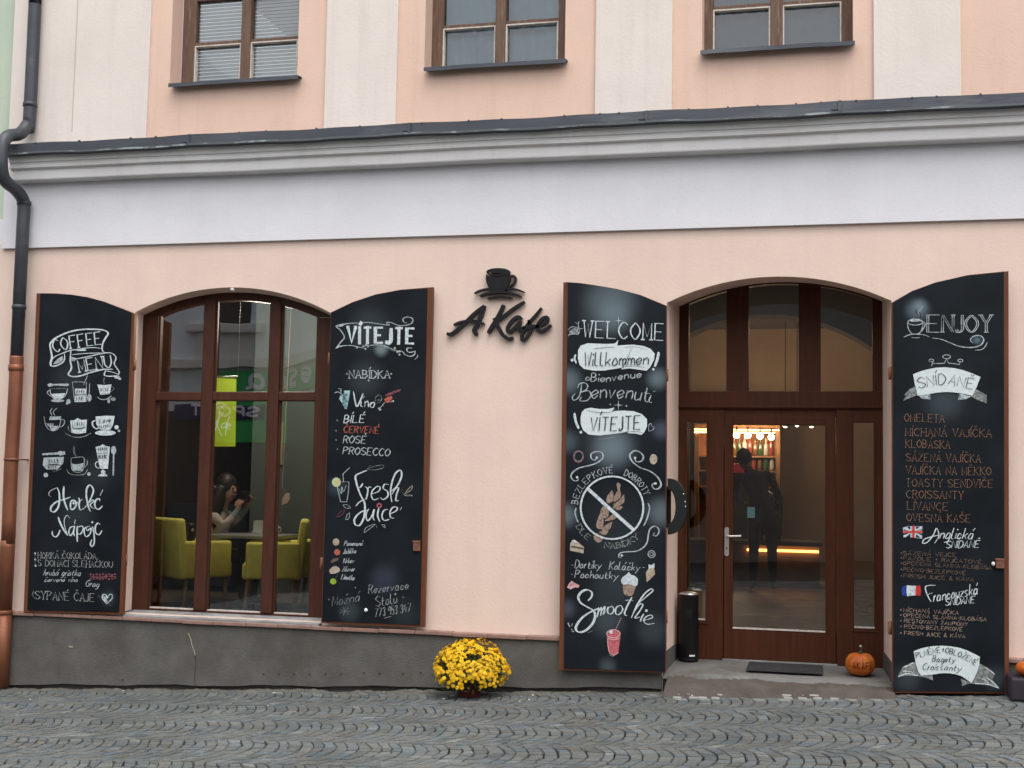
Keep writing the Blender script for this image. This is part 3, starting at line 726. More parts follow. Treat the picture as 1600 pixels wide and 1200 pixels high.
LOW = {
 'a': '~35 15 03 12 33 35|35 32 42', 'b': '08 02|~04 25 33 22 02', 'c': '~34 15 03 12 33', 'd': '~35 15 03 12 33|38 32', 'e': '~03 34 25 04 03 12 33',
 'f': '~38 27 14 10|05 25', 'g': '~35 15 03 12 33|~35 31 10 00', 'h': '~08 02|~04 25 34 32', 'i': '05 02|07 07', 'j': '~25 21 10 00|27 27', 'k': '08 02|35 03|14 32',
 'l': '~08 03 12 22', 'm': '05 02|~04 15 24 22|~24 35 44 42', 'n': '05 02|~04 25 34 32', 'o': '~15 03 12 33 25 15', 'p': '05 00|~05 25 34 22 02', 'r': '05 02|~03 15 25',
 's': '~35 15 04 23 22 02', 't': '~17 13 22 32|05 35', 'u': '~05 03 12 33|35 32', 'v': '05 12 35', 'w': '05 12 24 32 45', 'x': '05 32|35 02', 'y': '05 22|45 00', 'z': '05 35 02 32'}
ACC = {'Á': 'A/', 'É': 'E/', 'Í': 'I/', 'Ó': 'O/', 'Ý': 'Y/', 'Ú': 'U/', 'Č': 'Cv', 'Ě': 'Ev', 'Ř': 'Rv', 'Š': 'Sv', 'Ž': 'Zv', 'Ň': 'Nv',
       'á': 'a/', 'é': 'e/', 'í': 'i/', 'ý': 'y/', 'č': 'cv', 'š': 'sv', 'ž': 'zv', 'ů': 'uo', 'ř': 'rv'}
def glyph(ch):
    acc = ''
    if ch in ACC: ch, acc = ACC[ch]
    d = CAPS.get(ch) or LOW.get(ch)
    if d is None: return [], 2
    if ch == 'i' and acc: d = '05 02'
    out = []
    for s in d.split('|'):
        sm = s[0] == '~'; s = s.lstrip('~')
        pts = [(int(p[0]), int(p[1]) - 2) for p in s.split()]
        out.append((pts, sm))
    w = max(p[0] for st, _ in out for p in st)
    c = w / 2; t = 7.0 if ch in CAPS else 4.6
    if acc == '/': out.append(([(c, t), (c + 1.1, t + 1.5)], False))
    if acc == 'v': out.append(([(c - 1, t + 1.3), (c, t + .2), (c + 1, t + 1.3)], False))
    if acc == 'o': out.append(([(c, t), (c - .6, t + .6), (c, t + 1.2), (c + .6, t + .6), (c, t)], True))
    return out, w
class Chalk:
    """chalk marks on one flat board, drawn in photograph pixels and laid on the board's own plane"""
    def __init__(s, yb, parent=None): s.yb = yb; s.idx = 0; s.parent = parent; s.reset()
    def reset(s): s.mb = MB(); s.mats = []; return s
    def mi(s, k):
        if k not in s.mats: s.mats.append(k)
        return s.mats.index(k)
    def put(s, layer): s.idx += 1; return s.yb - .0015 - layer * .0022 - s.idx % 60 * 3e-5
    def st(s, P, w=3., k='w', con=.55, sm=True, layer=1, taper=.55, pen=.35):
        P = [p for i, p in enumerate(P) if i == 0 or hypot(p[0] - P[i - 1][0], p[1] - P[i - 1][1]) > .05] if len(P) > 2 else list(P)
        if len(P) == 2 and hypot(P[0][0] - P[1][0], P[0][1] - P[1][1]) < .05:
            return s.dot(P[0][0], P[0][1], w * .6, k, layer)
        if sm: P = catmull(P, 6)
        n = len(P)
        y = s.put(layer); vs = []
        for i in range(n):
            a = P[max(i - 1, 0)]; b = P[min(i + 1, n - 1)]; tx, ty = b[0] - a[0], b[1] - a[1]; l = hypot(tx, ty) or 1; tx /= l; ty /= l
            th = atan2(-ty, tx)
            q = w * (1 - con + con * abs(sin(th + pen)) ** 1.0)
            e = min(i, n - 1 - i) / max(1, (n - 1) * .18)
            q *= (taper + (1 - taper) * min(1, e)) * (.9 if w < 4 else 1)
            yy = y - i * 4e-6
            vs.append(at(P[i][0] - ty * q / 2, P[i][1] + tx * q / 2, yy)); vs.append(at(P[i][0] + ty * q / 2, P[i][1] - tx * q / 2, yy))
        s.mb.add(vs, [(2 * i, 2 * i + 2, 2 * i + 3, 2 * i + 1) for i in range(n - 1)], s.mi(k))
    def fill(s, P, k='fill', layer=0, sm=False):
        if sm: P = catmull(list(P) + [P[0]], 5)[:-1]
        y = s.put(layer)
        bm = bmesh.new(); vs = [bm.verts.new(at(u, v, y)) for u, v in P]
        try:
            f = bm.faces.new(vs); bmesh.ops.triangulate(bm, faces=[f])
        except ValueError: pass
        s.mb.bm(bm, s.mi(k))
    def dot(s, u, v, r, k='w', layer=1, ry=None, n=14):
        ry = ry or r; s.fill([(u + r * cos(2 * pi * i / n), v + ry * sin(2 * pi * i / n)) for i in range(n)], k, layer)
    def ring(s, u, v, r, w, k='w', ry=None, layer=1, a0=0, a1=360, con=.2):
        ry = ry or r; n = max(10, int(abs(a1 - a0) / 9))
        s.st([(u + r * cos(radians(a0 + (a1 - a0) * i / n)), v - ry * sin(radians(a0 + (a1 - a0) * i / n))) for i in range(n + 1)], w, k, con, False, layer, 1.)
    def T(s, txt, base, h, w=1.6, k='w', slant=0., con=.55, serif=False, layer=2, dbl=0., gap=1.5, smooth_base=False, jit=.25, solo=True):
        if solo and s.parent:
            keep = (s.mb, s.mats); s.reset(); s.T(txt, base, h, w, k, slant, con, serif, layer, dbl, gap, smooth_base, jit, False)
            s.done('chalk_lettering', s.parent); s.mb, s.mats = keep; return
        base = catmull(list(base), 8) if smooth_base else list(base)
        seg = [0]
        for a, b in zip(base, base[1:]): seg.append(seg[-1] + hypot(b[0] - a[0], b[1] - a[1]))
        L = seg[-1]; G = [glyph(c) for c in txt]
        tot = sum(g[1] + gap for g in G) - gap; sx = L / max(tot, 1); sy = h / 6.
        def pos(d):
            d = min(max(d, 0), L); i = min(max(int(np.searchsorted(seg, d)) - 1, 0), len(base) - 2)
            t = (d - seg[i]) / max(1e-6, seg[i + 1] - seg[i]); a, b = base[i], base[i + 1]; l = hypot(b[0] - a[0], b[1] - a[1])
            return a[0] + (b[0] - a[0]) * t, a[1] + (b[1] - a[1]) * t, (b[0] - a[0]) / l, (b[1] - a[1]) / l
        cur = 0
        for g, gw in G:
            mx, my, tx, ty = pos((cur + gw / 2) * sx)
            jy = RND.uniform(-jit, jit)
            def tf(p):
                a = (p[0] - gw / 2) * sx + p[1] * sy * slant; b = p[1] * sy
                return mx + tx * a + ty * b, my + ty * a - tx * b + jy
            for pts, sm in g:
                Q = [tf(p) for p in pts]
                if dbl:
                    Q1 = [(q[0] - dbl / 2, q[1]) for q in Q]; Q2 = [(q[0] + dbl / 2, q[1]) for q in Q]
                    s.st(Q1, w, k, con, sm, layer, .9); s.st(Q2, w, k, con, sm, layer, .9)
                else: s.st(Q, w, k, con, sm, layer, .75)
                if serif and not sm:
                    for p, o in ((pts[0], pts[1]), (pts[-1], pts[-2])):
                        if p[1] in (0, 6) and abs(o[0] - p[0]) < abs(o[1] - p[1]) + .1:
                            e = serif if serif is not True else .9
                            s.st([tf((p[0] - e, p[1])), tf((p[0] + e, p[1]))], w * .8, k, 0, False, layer, 1.)
            cur += gw + gap
    def done(s, name, parent):
        if not s.mb.f: s.reset(); return
        o = s.mb.build(name, [CH[k] for k in s.mats], parent); s.reset(); return o
def trf(ox, oy, sc):
    return lambda *q: [(ox + q[i] / sc, oy + q[i + 1] / sc) for i in range(0, len(q), 2)]

def board_mat(name, spots, base=(.0055, .0078, .0105)):
    """black board paint with airbrushed chalk-dust clouds; spots: (u,v,radius px,amount,colour)"""
    m, t, p = nt(name); L = t.links
    p.inputs['Roughness'].default_value = .55; p.inputs['Specular IOR Level'].default_value = .12
    tc = t.nodes.new('ShaderNodeTexCoord'); n = t.nodes.new('ShaderNodeTexNoise'); n.inputs['Scale'].default_value = 3.2; n.inputs['Detail'].default_value = 5
    L.new(tc.outputs['Object'], n.inputs['Vector'])
    r = t.nodes.new('ShaderNodeMapRange'); r.inputs['From Min'].default_value = .35; r.inputs['From Max'].default_value = .75; r.inputs['To Min'].default_value = 0; r.inputs['To Max'].default_value = .016
    L.new(n.outputs['Fac'], r.inputs['Value'])
    mx = t.nodes.new('ShaderNodeMix'); mx.data_type = 'RGBA'; mx.inputs['A'].default_value = (*base, 1); mx.inputs['B'].default_value = (.35, .42, .5, 1)
    L.new(r.outputs[0], mx.inputs['Factor']); out = mx.outputs['Result']
    for (u, v, rad, amt, c) in spots:
        x, y, z = at(u, v, -.11)
        d = t.nodes.new('ShaderNodeVectorMath'); d.operation = 'DISTANCE'; L.new(tc.outputs['Object'], d.inputs[0]); d.inputs[1].default_value = (x, -.11, z)
        q = t.nodes.new('ShaderNodeMapRange'); q.interpolation_type = 'SMOOTHERSTEP'; q.inputs['From Min'].default_value = rad * .0053; q.inputs['From Max'].default_value = 0
        q.inputs['To Min'].default_value = 0; q.inputs['To Max'].default_value = amt
        L.new(d.outputs['Value'], q.inputs['Value'])
        x2 = t.nodes.new('ShaderNodeMix'); x2.data_type = 'RGBA'; L.new(q.outputs[0], x2.inputs['Factor']); L.new(out, x2.inputs['A']); x2.inputs['B'].default_value = (*c, 1)
        out = x2.outputs['Result']
    L.new(out, p.inputs['Base Color']); return m
WB = (.42, .55, .62)
def menu_board(label, yb, shut, board, spots, hinges, latch, gname):
    pts = [at(u, v, yb) for u, v in shut]; cx = sum(p[0] for p in pts) / len(pts); bz = min(p[2] for p in pts)
    e = empty('menu_board', (cx, yb, bz), label, 'chalkboard', 'chalk menu boards on the open shutters')
    mb = MB(); mb.prism([(p[0], p[2]) for p in pts], yb + .007, yb + .045); mb.build('shutter', MT['shutter'], e)
    mb = MB(); pb = [at(u, v, yb) for u, v in board]; mb.prism([(p[0], p[2]) for p in pb], yb, yb + .012)
    b = mb.build('blackboard', board_mat('blackboard_' + gname, spots), e)
    for u, v in hinges:
        mb = MB(); x, y, z = at(u, v, yb + .03)
        mb.tube([(x, y, z - .05), (x, y, z + .05)], .011, 10); mb.box(x - .016, x + .004, y - .006, y + .03, z - .045, z + .045, 0, .003)
        mb.build('hinge', MT['rust'], e)
    if latch:
        u0, v0, u1, v1 = latch; mb = MB(); a = at(u0, v1, yb - .012); c = at(u1, v0, yb - .012)
        mb.box(a[0], c[0], yb - .022, yb + .02, a[2], c[2], 0, .005); mb.box(a[0] - .004, c[0], yb - .026, yb + .02, c[2] - .012, c[2] + .003, 0, .002)
        mb.tube([((a[0] + c[0]) / 2, yb - .027, (a[2] + c[2]) / 2), ((a[0] + c[0]) / 2, yb - .02, (a[2] + c[2]) / 2)], .009, 10)
        mb.build('latch', MT['rust'], e)
    return e, b
YB1, YB3 = -.10, -.135
# ---- board 1: coffee menu
e1, b1 = menu_board('black coffee menu board with chalk cups, beside the copper drainpipe', YB1,
    [(56.5, 458), (62, 458), (86, 458.3), (110, 460), (136, 464), (160, 470.5), (190, 482), (210, 490), (191, 960.5), (36, 956.5)],
    [(63, 458.4), (86, 458.8), (110, 460.4), (136, 464.5), (160, 471), (190, 482.5), (205, 488.6), (185.5, 956.5), (42.5, 953.5)],
    [(110, 600, 60, .03, WB), (150, 740, 50, .03, WB), (120, 800, 60, .03, WB), (168, 935, 22, .06, WB)], [(210, 570), (196, 876)], None, 'coffee')
c = Chalk(YB1, b1); t = trf(60, 500, 11.43)
c.st(t(380, 790, 260, 825, 212, 790, 240, 650, 208, 470, 225, 400, 330, 310, 560, 210, 800, 168, 1060, 168, 1190, 190, 1245, 240, 1200, 320, 1150, 420, 1140, 530, 1180, 585), 3.2, 'w', .4)
c.st(t(330, 635, 440, 590, 560, 545, 700, 525, 850, 500, 1000, 492, 1140, 512), 2.2)
c.st(t(330, 635, 250, 690, 225, 790, 270, 828, 380, 790, 460, 720, 465, 600), 2.6)
c.fill(t(300, 740, 350, 690, 430, 640, 440, 710, 370, 770, 260, 790), 's')
c.st(t(580, 545, 570, 720, 590, 860, 535, 970, 620, 1010, 760, 995, 900, 945, 1050, 905, 1180, 880, 1330, 880), 3., 'w', .4)
c.st(t(590, 620, 800, 600, 1000, 590, 1190, 592), 1.8); c.st(t(600, 700, 700, 690, 900, 650, 1180, 590, 1310, 595, 1385, 670, 1355, 780, 1400, 860, 1445, 930, 1420, 975), 2.3)
c.fill(t(650, 535, 800, 515, 860, 530, 840, 550, 700, 552), 'w'); c.fill(t(585, 650, 690, 690, 640, 740, 585, 720), 's')
c.st(t(1200, 900, 1180, 985, 1260, 1005, 1370, 1005, 1440, 1055, 1480, 1050), 2.8); c.st(t(1200, 905, 1320, 930, 1440, 975), 2.2); c.fill(t(1350, 990, 1430, 985, 1480, 1050, 1360, 1045), 's')
c.done('chalk_banner', b1)
c.T('COFFEE', t(290, 580, 560, 510, 850, 462, 1125, 432), 19.5, 2.6, 'w', .02, .6, .9, gap=1.3)
c.T('MENU', t(735, 935, 1000, 885, 1310, 845), 19, 2.6, 'w', .0, .6, .9, gap=1.2); c.done('chalk_lettering', b1)
t = trf(60, 595, 7.742)
def scrib(P0, n, h, k='ink', w=1.3, layer=3):
    (x0, y0), (x1, y1) = P0
    for i in range(n):
        x = x0 + (x1 - x0) * (i + .5) / n; y = y0 + (y1 - y0) * (i + .5) / n
        c.st([(x - .8, y), (x - .5, y - h), (x + .6, y - h * .3), (x + .9, y - h)][:RND.choice((2, 3, 4))], w, k, .3, False, layer)
def cup_outline(pts, w=1.2, k='s'): c.st(t(*pts), w, k, .3)
# nine drinks
c.fill(t(108, 45, 135, 28, 190, 38, 355, 32, 372, 48, 355, 65, 190, 55, 130, 76), 's', 1); c.st(t(140, 100, 150, 160, 190, 218, 270, 218, 330, 170, 352, 92), 1.2); c.st(t(140, 100, 240, 92, 352, 92), .9, 'd')
c.fill(t(155, 158, 328, 150, 290, 215, 190, 217), 'w', 1); c.dot(*t(232, 240)[0], 10.4, 's', ry=2.3); c.st(t(140, 112, 105, 140, 150, 190), 1.4, 's'); c.dot(*t(365, 250)[0], 3.4, 's', ry=3.8); c.dot(*t(346, 276)[0], 1.7, 's')
c.done('chalk_cup', b1)
c.st(t(410, 15, 440, 255, 578, 252, 582, 15), 1.5, 's', .2, False); c.st(t(408, 15, 490, 12, 560, 18), 1.6, 's'); c.fill(t(440, 95, 578, 95, 572, 165, 448, 165), 'w', 1); c.fill(t(442, 178, 572, 174, 568, 252, 447, 256), 'w', 1)
scrib(t(455, 158, 565, 155), 4, 6); scrib(t(455, 246, 560, 244), 4, 7); c.st(t(548, 48, 580, -30, 595, -78), 1.1, 's')
c.st(t(620, 30, 615, 160), 2.2, 's', .1); c.dot(*t(615, 205)[0], 3.6, 's', ry=6); c.done('chalk_glass', b1)
c.fill(t(712, 45, 800, 52, 885, 42, 862, 160, 750, 172), 'w', 1); scrib(t(745, 132, 855, 125), 4, 5); c.st(t(750, 160, 855, 155), 1.6, 'ink', layer=3); c.st(t(712, 195, 760, 225, 830, 220, 885, 180), 2.0, 's'); c.st(t(880, 70, 915, 90, 880, 130, 860, 140), 1.1, 'd')
c.dot(*t(850, 245)[0], 2, 's', ry=3.4); c.dot(*t(905, 220)[0], 4, 'd', ry=3); c.st(t(800, 40, 790, 0, 800, -40), 2.4, 'dd'); c.done('chalk_cup', b1)
c.st(t(68, 430, 90, 540, 150, 602, 225, 590, 265, 510, 272, 430), 1.2, 's'); c.fill(t(140, 432, 272, 430, 265, 470, 130, 475), 's', 1); c.fill(t(95, 515, 185, 515, 180, 545, 110, 550), 's', 1); c.fill(t(128, 545, 240, 545, 215, 600, 155, 603), 's', 1)
c.st(t(268, 465, 315, 480, 300, 540, 240, 565), 1.5, 's'); c.st(t(165, 420, 145, 370, 170, 330), 1.5, 's'); c.st(t(200, 420, 180, 375, 225, 330), 1.3, 's'); scrib(t(105, 540, 190, 540), 4, 4); c.done('chalk_cup', b1)
c.fill(t(385, 480, 440, 475, 475, 450, 520, 475, 590, 468, 575, 628, 480, 642, 400, 628), 'w', 1); scrib(t(405, 555, 570, 550), 6, 6.5); c.st(t(400, 565, 480, 580, 570, 560), 2.4, 'ink', layer=3); c.st(t(360, 540, 370, 600, 410, 620), 1.2, 'd'); c.st(t(318, 630, 400, 672, 480, 685, 560, 670, 640, 632), 2.0, 'd'); c.done('chalk_cup', b1)
c.fill(t(690, 432, 800, 422, 922, 425, 905, 530, 870, 592, 750, 592, 700, 530), 'w', 1); c.st(t(690, 480, 655, 500, 660, 545, 700, 580, 745, 560), 2.8, 'w'); c.dot(*t(810, 630)[0], 16.5, 'w', ry=4.2); c.T('Love', t(735, 520, 870, 495), 8, 1.1, 'ink', .4, layer=3, solo=False); scrib(t(730, 580, 880, 560), 6, 5, layer=3)
c.dot(*t(945, 562)[0], 3.4, 'w'); c.dot(*t(975, 605)[0], 2, 's'); c.done('chalk_cup', b1)
c.fill(t(40, 880, 230, 865, 260, 848, 320, 855, 325, 890, 270, 905, 230, 892, 50, 900), 's', 1); c.fill(t(62, 930, 180, 925, 308, 920, 298, 1000, 270, 1030, 230, 1072, 100, 1072, 52, 1020), 's', 1); scrib(t(115, 1000, 250, 990), 4, 6); c.st(t(110, 1020, 180, 1012, 270, 1020), 2.6, 'ink', layer=3); scrib(t(115, 1065, 220, 1060), 5, 4); c.st(t(150, 1072, 200, 1095, 280, 1060), 1.1, 'd'); c.dot(*t(90, 1140)[0], 3.6, 's'); c.done('chalk_cup', b1)
c.st(t(395, 935, 412, 1085, 530, 1092, 552, 935, 470, 925, 395, 935), 1.1, 's'); c.fill(t(400, 1000, 460, 1012, 545, 995, 530, 1088, 415, 1086), 's', 1); c.st(t(555, 950, 592, 965, 585, 1020, 545, 1050), 1.8, 'd'); c.st(t(342, 1075, 380, 1125, 480, 1140, 560, 1125, 595, 1070), 1.8, 'd'); c.st(t(460, 920, 430, 860, 430, 790), 3, 'dd'); c.dot(*t(612, 1128)[0], 2.8, 's'); c.done('chalk_cup', b1)
c.fill(t(692, 800, 740, 790, 780, 768, 820, 790, 866, 800, 840, 1065, 745, 1062, 725, 970), 'w', 1); scrib(t(715, 850, 840, 845), 5, 5.5); scrib(t(722, 945, 835, 940), 5, 6, w=1.8); c.st(t(720, 880, 840, 870), 2, 'ink', layer=3); c.st(t(720, 975, 690, 1000, 705, 1050, 750, 1055), 1.8, 'w'); c.fill(t(780, 1070, 815, 1100, 800, 1125, 835, 1140, 830, 1155, 725, 1155, 725, 1140, 765, 1125, 755, 1100), 'w', 1)
c.dot(*t(910, 840)[0], 4.2, 's', ry=6.8); c.st(t(910, 880, 908, 1000, 905, 1150), 2.6, 's', .1); c.done('chalk_glass', b1)
t = trf(65, 750, 13.333)
for q, w in (((200, 350, 150, 310, 170, 240, 250, 190, 330, 160), 1.1), ((325, 158, 365, 260, 372, 420, 340, 580, 260, 665, 195, 640, 200, 560, 300, 460, 450, 410, 600, 355), 3.2), ((465, 130, 455, 280, 475, 450, 545, 630), 3.5),
    ((700, 420, 625, 430, 600, 530, 620, 615, 680, 590, 725, 500, 690, 425, 660, 500, 760, 460), 2.8), ((770, 370, 792, 430, 778, 520, 800, 630), 2.8), ((790, 450, 850, 400), 2), ((800, 630, 880, 590, 955, 510), 1.2),
    ((950, 520, 1050, 330, 1078, 200, 1010, 105, 945, 170, 930, 300, 950, 450, 990, 600, 1020, 655), 3.2), ((985, 480, 1060, 415, 1090, 445, 1015, 510, 1045, 570, 1110, 600), 2.2), ((1212, 440, 1200, 390, 1140, 410, 1105, 500, 1135, 590, 1195, 608, 1270, 540), 3), ((1215, 330, 1275, 205), 2.2),
    ((225, 1060, 225, 1130, 275, 1185, 340, 1150, 385, 1040), 2.6), ((345, 770, 395, 910, 470, 1050, 545, 1155), 3.8), ((545, 1155, 482, 960, 475, 820, 530, 735, 585, 800), 1.4), ((690, 960, 600, 990, 568, 1080, 600, 1160, 660, 1080, 690, 960), 2.6), ((690, 960, 665, 1090, 690, 1170), 2.6), ((685, 920, 702, 825), 2),
    ((745, 960, 738, 1100, 745, 1290), 3), ((745, 985, 850, 960, 862, 1040, 800, 1130, 745, 1100), 2.4), ((1000, 960, 905, 1000, 888, 1100, 930, 1180, 1010, 1120, 1030, 1000, 960, 1055, 930, 1000), 2.4), ((1060, 960, 1088, 1100, 1098, 1300, 1050, 1385, 1015, 1330, 1050, 1240), 2.6), ((1220, 930, 1170, 898, 1118, 980, 1130, 1100, 1195, 1140, 1260, 1050), 2.8)):
    if q[0] == 225: c.done('chalk_lettering', b1)
    c.st(t(*q), w, 'w', .6)
c.dot(*t(1055, 880)[0], 1.6); c.done('chalk_lettering', b1)
t = trf(30, 850, 9.412)
c.T('HORKÁ ČOKOLÁDA', t(275, 208, 1130, 218), 9, 1.5, 'd', 0, .5, .8); c.T('S DOMÁCÍ ŠLEHAČKOU', t(275, 322, 1370, 346), 9.6, 1.5, 'd', 0, .5, .8)
for q in (t(235, 140), t(235, 230), t(240, 320)): c.dot(*q[0], 1.6, 's')
c.st(t(235, 140, 235, 320), .9, 'd'); c.T('hrubá griotka', t(355, 462, 900, 470), 10, 1.2, 's', .35); c.T('červené víno', t(370, 556, 850, 558), 7.5, 1.1, 's', .35); c.T('Grog', t(970, 620, 1160, 635), 10, 1.3, 's', .3)
for i in range(9): c.dot(*t(1050 + i * 45, 445 + 8 * (i % 2))[0], 1.6, 'pkd'); c.dot(*t(1050 + i * 45, 515 - 8 * (i % 3))[0], 1.7, 'pkd')
c.st(t(1030, 470, 1150, 490, 1300, 475, 1430, 480), 3, 'pkd'); c.T('SYPANÉ ČAJE', t(235, 806, 1100, 848), 12.5, 1.8, 'd', 0, .5, .8); c.st(t(220, 690, 195, 740, 225, 800), 1, 'd')
c.st(t(1290, 880, 1225, 800, 1240, 740, 1285, 760, 1300, 800), 2.4, 'w'); c.st(t(1290, 880, 1365, 800, 1360, 740, 1320, 750, 1300, 800), 2, 's'); c.fill(t(1235, 770, 1280, 770, 1300, 860, 1250, 830), 's', 1); c.st(t(1160, 750, 1190, 790), 1.1, 'd'); c.st(t(1290, 890, 1350, 910), 1.2, 'd')
c.done('chalk_lettering', b1)
# ---- board 2: welcome / wine / fresh juice
e2, b2 = menu_board('black board chalked with a fresh juice and wine list, right of the arched window', YB1,
    [(516.5, 488), (550, 472), (587, 459.7), (625, 452.5), (667.5, 449), (676.5, 448.5), (662.5, 980.5), (501.5, 973.5)],
    [(517.5, 488.3), (550, 472.6), (587, 460.4), (625, 453.2), (667.5, 450.5), (656, 976.5), (503, 970.5)],
    [(595, 545, 18, .24, (.6, .75, .8)), (575, 515, 60, .05, WB), (570, 590, 50, .05, WB), (525, 760, 25, .08, (.3, .4, .6)), (600, 905, 40, .06, (.35, .4, .6)), (545, 955, 30, .06, WB), (630, 960, 40, .03, WB)],
    [(515, 560), (503, 880)], (645.5, 845.5, 656.5, 861), 'juice')
c = Chalk(YB1, b2); t = trf(515, 480, 10)
for q, w in (((100, 645, 160, 560, 230, 470, 170, 360, 105, 295, 260, 258, 480, 245), 2.4), ((90, 645, 200, 605, 350, 600, 550, 645), 2.2), ((490, 295, 545, 238, 700, 250, 925, 280, 885, 242, 960, 240, 1080, 285, 1200, 280, 1285, 245, 1295, 180, 1220, 152, 1150, 180, 1160, 232, 1210, 245), 2.2),
    ((620, 600, 760, 588, 880, 612, 1040, 680, 1130, 690, 1180, 740, 1260, 768, 1325, 740, 1335, 680), 2.6), ((1290, 640, 1215, 640, 1215, 690, 1260, 705, 1330, 690), 2.6), ((840, 610, 1010, 690), 1.6), ((1375, 740, 1370, 780, 1330, 815), 1.2)):
    c.st(t(*q), w, 's')
c.fill(t(105, 292, 260, 258, 200, 300, 150, 310), 's'); c.fill(t(90, 650, 130, 590, 200, 605), 's')
for u, v in ((530, 610), (570, 590), (560, 650), (600, 610), (1060, 700), (1095, 690), (1090, 740), (1020, 640), (430, 630)): c.dot(*t(u, v)[0], 1.7, 's')
c.done('chalk_banner', b2)
c.T('VÍTEJTE', t(285, 552, 800, 556, 1320, 568), 23.5, 6.3, 'w', 0, .42, .8, gap=2.2)
c.T('NABÍDKA', t(305, 1108, 940, 1106), 12, 2.1, 's', 0, .4, .7); c.dot(*t(270, 1040)[0], 1.3, 's'); c.dot(*t(963, 1040)[0], 1.3, 's'); c.dot(*t(610, 1145)[0], 1.5, 's')
c.done('chalk_lettering', b2)
t = trf(515, 595, 10)
c.fill(t(225, 152, 322, 152, 295, 300, 270, 440, 238, 442, 195, 345, 150, 285, 165, 230, 210, 225), 'aq')
for i in range(26):
    a = RND.random(); b_ = RND.random(); u = 195 + 100 * b_ * (1 - .5 * a) + 15 * a; v = 170 + 250 * a
    c.ring(*t(u, v)[0], 1.2, .5, 'navy', layer=2)
c.st(t(75, 190, 130, 175, 190, 210, 230, 240), 2, 's'); c.st(t(130, 120, 170, 130, 180, 190), 1.6, 's'); c.st(t(190, 120, 160, 160), 1.4, 'd'); c.done('chalk_grapes', b2)
c.fill(t(850, 290, 890, 260, 965, 235, 985, 270, 930, 340, 885, 345), 'rd'); c.st(t(870, 235, 980, 190, 1110, 140), 4, 'pkd', .2); c.st(t(862, 335, 820, 390, 785, 425), 1.5, 's'); c.fill(t(750, 425, 790, 415, 815, 460, 780, 465), 's'); c.st(t(950, 335, 1000, 305, 990, 335), 1.6, 's')
c.st(t(715, 330, 720, 260, 770, 220, 815, 260, 790, 330, 720, 345), 1.6, 'dd'); c.st(t(740, 300, 800, 300), 4, 'dd'); c.done('chalk_wineglass', b2)
c.st(t(372, 168, 395, 300, 425, 400, 480, 310, 522, 200), 2.8); c.st(t(495, 322, 488, 390, 520, 408), 2); c.st(t(528, 275, 545, 240), 1.6); c.st(t(552, 318, 550, 410), 2); c.st(t(552, 350, 590, 315, 605, 350, 606, 412), 2); c.st(t(690, 335, 645, 345, 635, 400, 680, 415, 702, 360, 690, 335, 640, 370), 2)
c.T('BÍLÉ', t(220, 660, 540, 650), 12, 2, 'w', .22, .5); c.T('ČERVENÉ', t(220, 812, 765, 824), 10.5, 1.7, 'rd', .15, .4); c.T('ROSÉ', t(210, 975, 560, 977), 11.5, 1.9, 's', .18, .5); c.T('PROSECCO', t(205, 1146, 930, 1178), 11.5, 2, 's', .15, .5)
for u, v in ((120, 620), (100, 780), (100, 925), (120, 1065)): c.dot(*t(u, v)[0], 1.6, 'dd')
c.done('chalk_lettering', b2)
t = trf(510, 720, 10)
for q, w in (((632, 150, 560, 178, 458, 235, 468, 340, 500, 450, 545, 560, 592, 640, 602, 760, 580, 900, 520, 1005, 455, 1000, 435, 930, 480, 850, 560, 790, 640, 770), 3.4), ((512, 425, 545, 395, 570, 350), 2.6), ((600, 400, 645, 440, 640, 520, 618, 605), 2.8), ((640, 450, 670, 410, 705, 415), 2.2),
    ((715, 515, 810, 480, 842, 420, 795, 400, 725, 460, 702, 540, 740, 610, 815, 585), 2.4), ((975, 370, 910, 368, 888, 430, 955, 480, 955, 560, 885, 605, 842, 570), 2.6), ((1000, 480, 1100, 400, 1172, 250, 1160, 150, 1085, 190, 1030, 320, 1002, 480, 1022, 645), 3), ((1030, 520, 1075, 435, 1128, 425, 1098, 520, 1085, 620, 1130, 618), 2.6),
    ((460, 710, 510, 650, 590, 600), 2.2), ((662, 748, 620, 840, 640, 935, 700, 880, 748, 760, 728, 880, 752, 932), 2.5), ((818, 745, 800, 850, 835, 952), 3), ((962, 760, 900, 775, 868, 860, 900, 930, 985, 915), 2.6), ((1000, 830, 1090, 780, 1105, 728, 1040, 728, 995, 800, 1005, 885, 1060, 895), 2.6), ((1150, 772, 1180, 718), 1.3)):
    if q[0] == 460: c.done('chalk_lettering', b2)
    c.st(t(*q), w, 'w', .55)
c.ring(*t(825, 700)[0], 3, 2.2, 'pk'); c.done('chalk_lettering', b2)
c.st(t(158, 365, 190, 500, 222, 642, 318, 640, 345, 480, 352, 330, 235, 328), 1.3, 's', .2, False); c.st(t(365, 105, 260, 205, 266, 335), 1.6, 's', .1, False); c.dot(*t(155, 335)[0], 7, 'ye', ry=7.4); c.st(t(195, 430, 235, 515, 240, 405, 268, 480, 312, 375), 1.1, 's', .2)
for a in range(0, 360, 60): c.dot(*t(155 + 38 * cos(radians(a)), 335 + 38 * sin(radians(a)))[0], .7, 'gr', 2)
c.done('chalk_glass', b2)
